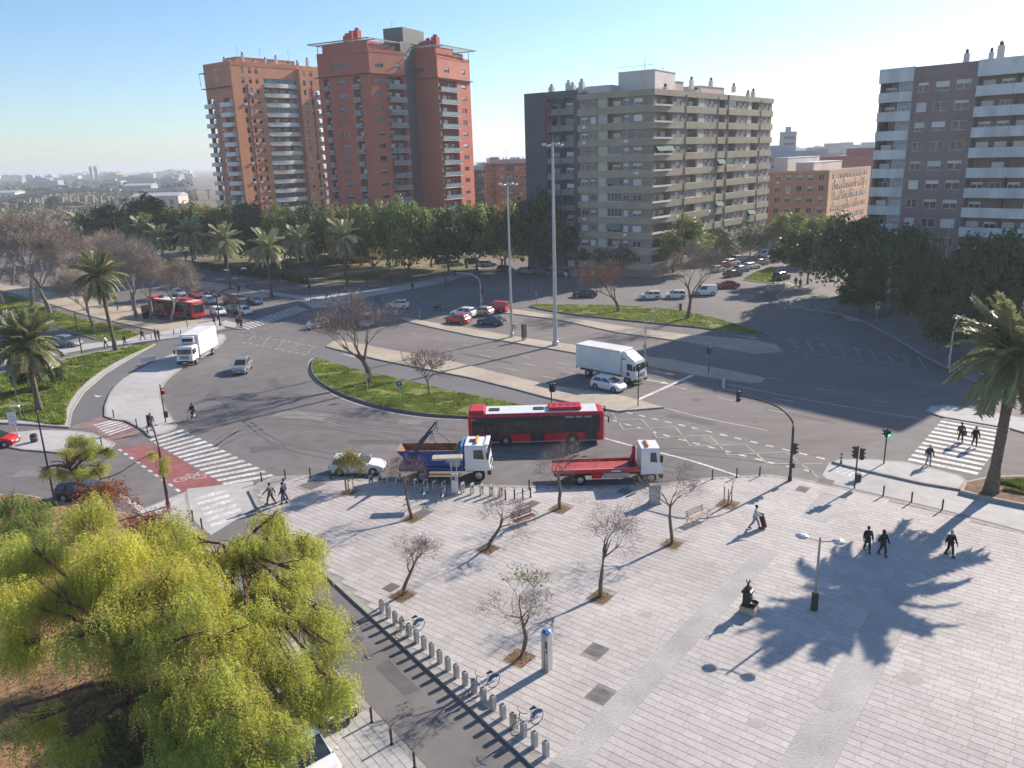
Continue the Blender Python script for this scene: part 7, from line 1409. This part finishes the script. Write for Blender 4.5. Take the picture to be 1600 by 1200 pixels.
t = thing('shopping_trolley', 'maroon wheeled shopping trolley pushed across the plaza', 'trolley', g(1195, 825, HZ), rad(-20)); part(t, 'bag', mat('maroon_cloth', (.1, .02, .04), .8), lambda q: q.loft([[(x + z_ * -.28, y, z_) for x, y in ((-.16, -.18), (.16, -.18), (.16, .18), (-.16, .18))] for z_ in (.12, .4, .8, .92)])); part(t, 'flap', BLK, lambda q: q.loft([[(-.44, -.19, .9), (-.08, -.19, .9), (-.08, .19, .9), (-.44, .19, .9)], [(-.4, -.16, 1.0), (-.14, -.16, 1.0), (-.14, .16, 1.0), (-.4, .16, 1.0)]])); part(t, 'handle', GALV, lambda q: q.tube([(-.15, -.14, .1), (-.5, -.14, 1.0), (-.5, .14, 1.0), (-.15, .14, .1)], .014, 5))
for y in (-.2, .2): wheel(t, -.12, y, .09, .04)
person('person in burgundy top carrying a bag on the right crosswalk', 1500, 690, -100, BUR, BLK, stride=.2); person('person in black jacket on the right crosswalk beside the one with a bag', 1522, 697, -95, BLK, BLK, stride=.16); person('person in dark top and pale jeans at the near end of the right crosswalk', 1450, 727, -90, DKB, JEL, HAIRG, stride=.12)
t = thing('hand_bag', 'dark bag hanging from the hand of the person in burgundy', 'bag', g(1504, 688, 0) + Vector((.12, -.05, .45))); part(t, 'body', BLK, lambda q: q.cbox(-.08, .08, -.17, .17, 0, .42, .04)); part(t, 'strap', BLK, lambda q: q.tube([(0, -.1, .4), (0, 0, .6), (0, .1, .4)], .012, 4))
person('person in grey jacket swinging one arm on the plaza by the crossing', 424, 788, 160, GRY, BRN, stride=.3, arms=(.5, -.4)); person('person in dark jacket, nearer of two walking together by the crossing', 444, 787, -170, DKB, JEA, stride=.15); person('person with dark hair behind the one in the dark jacket by the crossing', 446, 781, -170, GRY, DKB, stride=.1)
person('person in brown top and pale trousers waiting on the paved tongue', 238, 672, -60, BRN, PNK, stride=.06); person('person in dark clothes, left of a couple at the avenue crossing', 372, 511, -40, DKB, BLK, HAIRG, stride=.1); person('person in black, right of a couple at the avenue crossing', 377, 512, -40, BLK, BLK, stride=.1)
person('person in dark clothes striding behind the fridge truck', 223, 531, 10, BLK, BLK, stride=.34); person('person in grey, left of a pair on the path behind the fridge truck', 244, 531, -100, GRY, BLK, stride=.1); person('person in dark red brown, right of a pair on the path', 249, 532, -100, BRN, BLK, stride=.1); person('person in white top walking on the path beside the palm', 166, 543, 180, WHT, BLK, stride=.2); person('person in black walking on the path right of the tall palm', 196, 540, 190, BLK, BRN, stride=.2)
person('person in dark clothes at the sunny side street crossing, left of two', 1243, 447, -90, BLK, BLK, stride=.1, z=.1); person('person in brown at the sunny side street crossing, right of two', 1250, 450, -90, BRN, BLK, stride=.1, z=.1); person('person standing in the shade beyond the far crosswalk', 645, 455, -90, BLK, BLK, stride=.1, z=.1)
p = g(301, 656, .006); bicycle('bicycle ridden across the road by a person in black', 0, 0, -100, 0, False, pos=p); person('person in black jacket riding a bicycle across the road', 0, 0, -100, BLK, BLK, h=1.7, armfwd=.3, bend=.2, sit=True, pos=p + Vector((.05, .26, 0)), arms=(.3, .3))
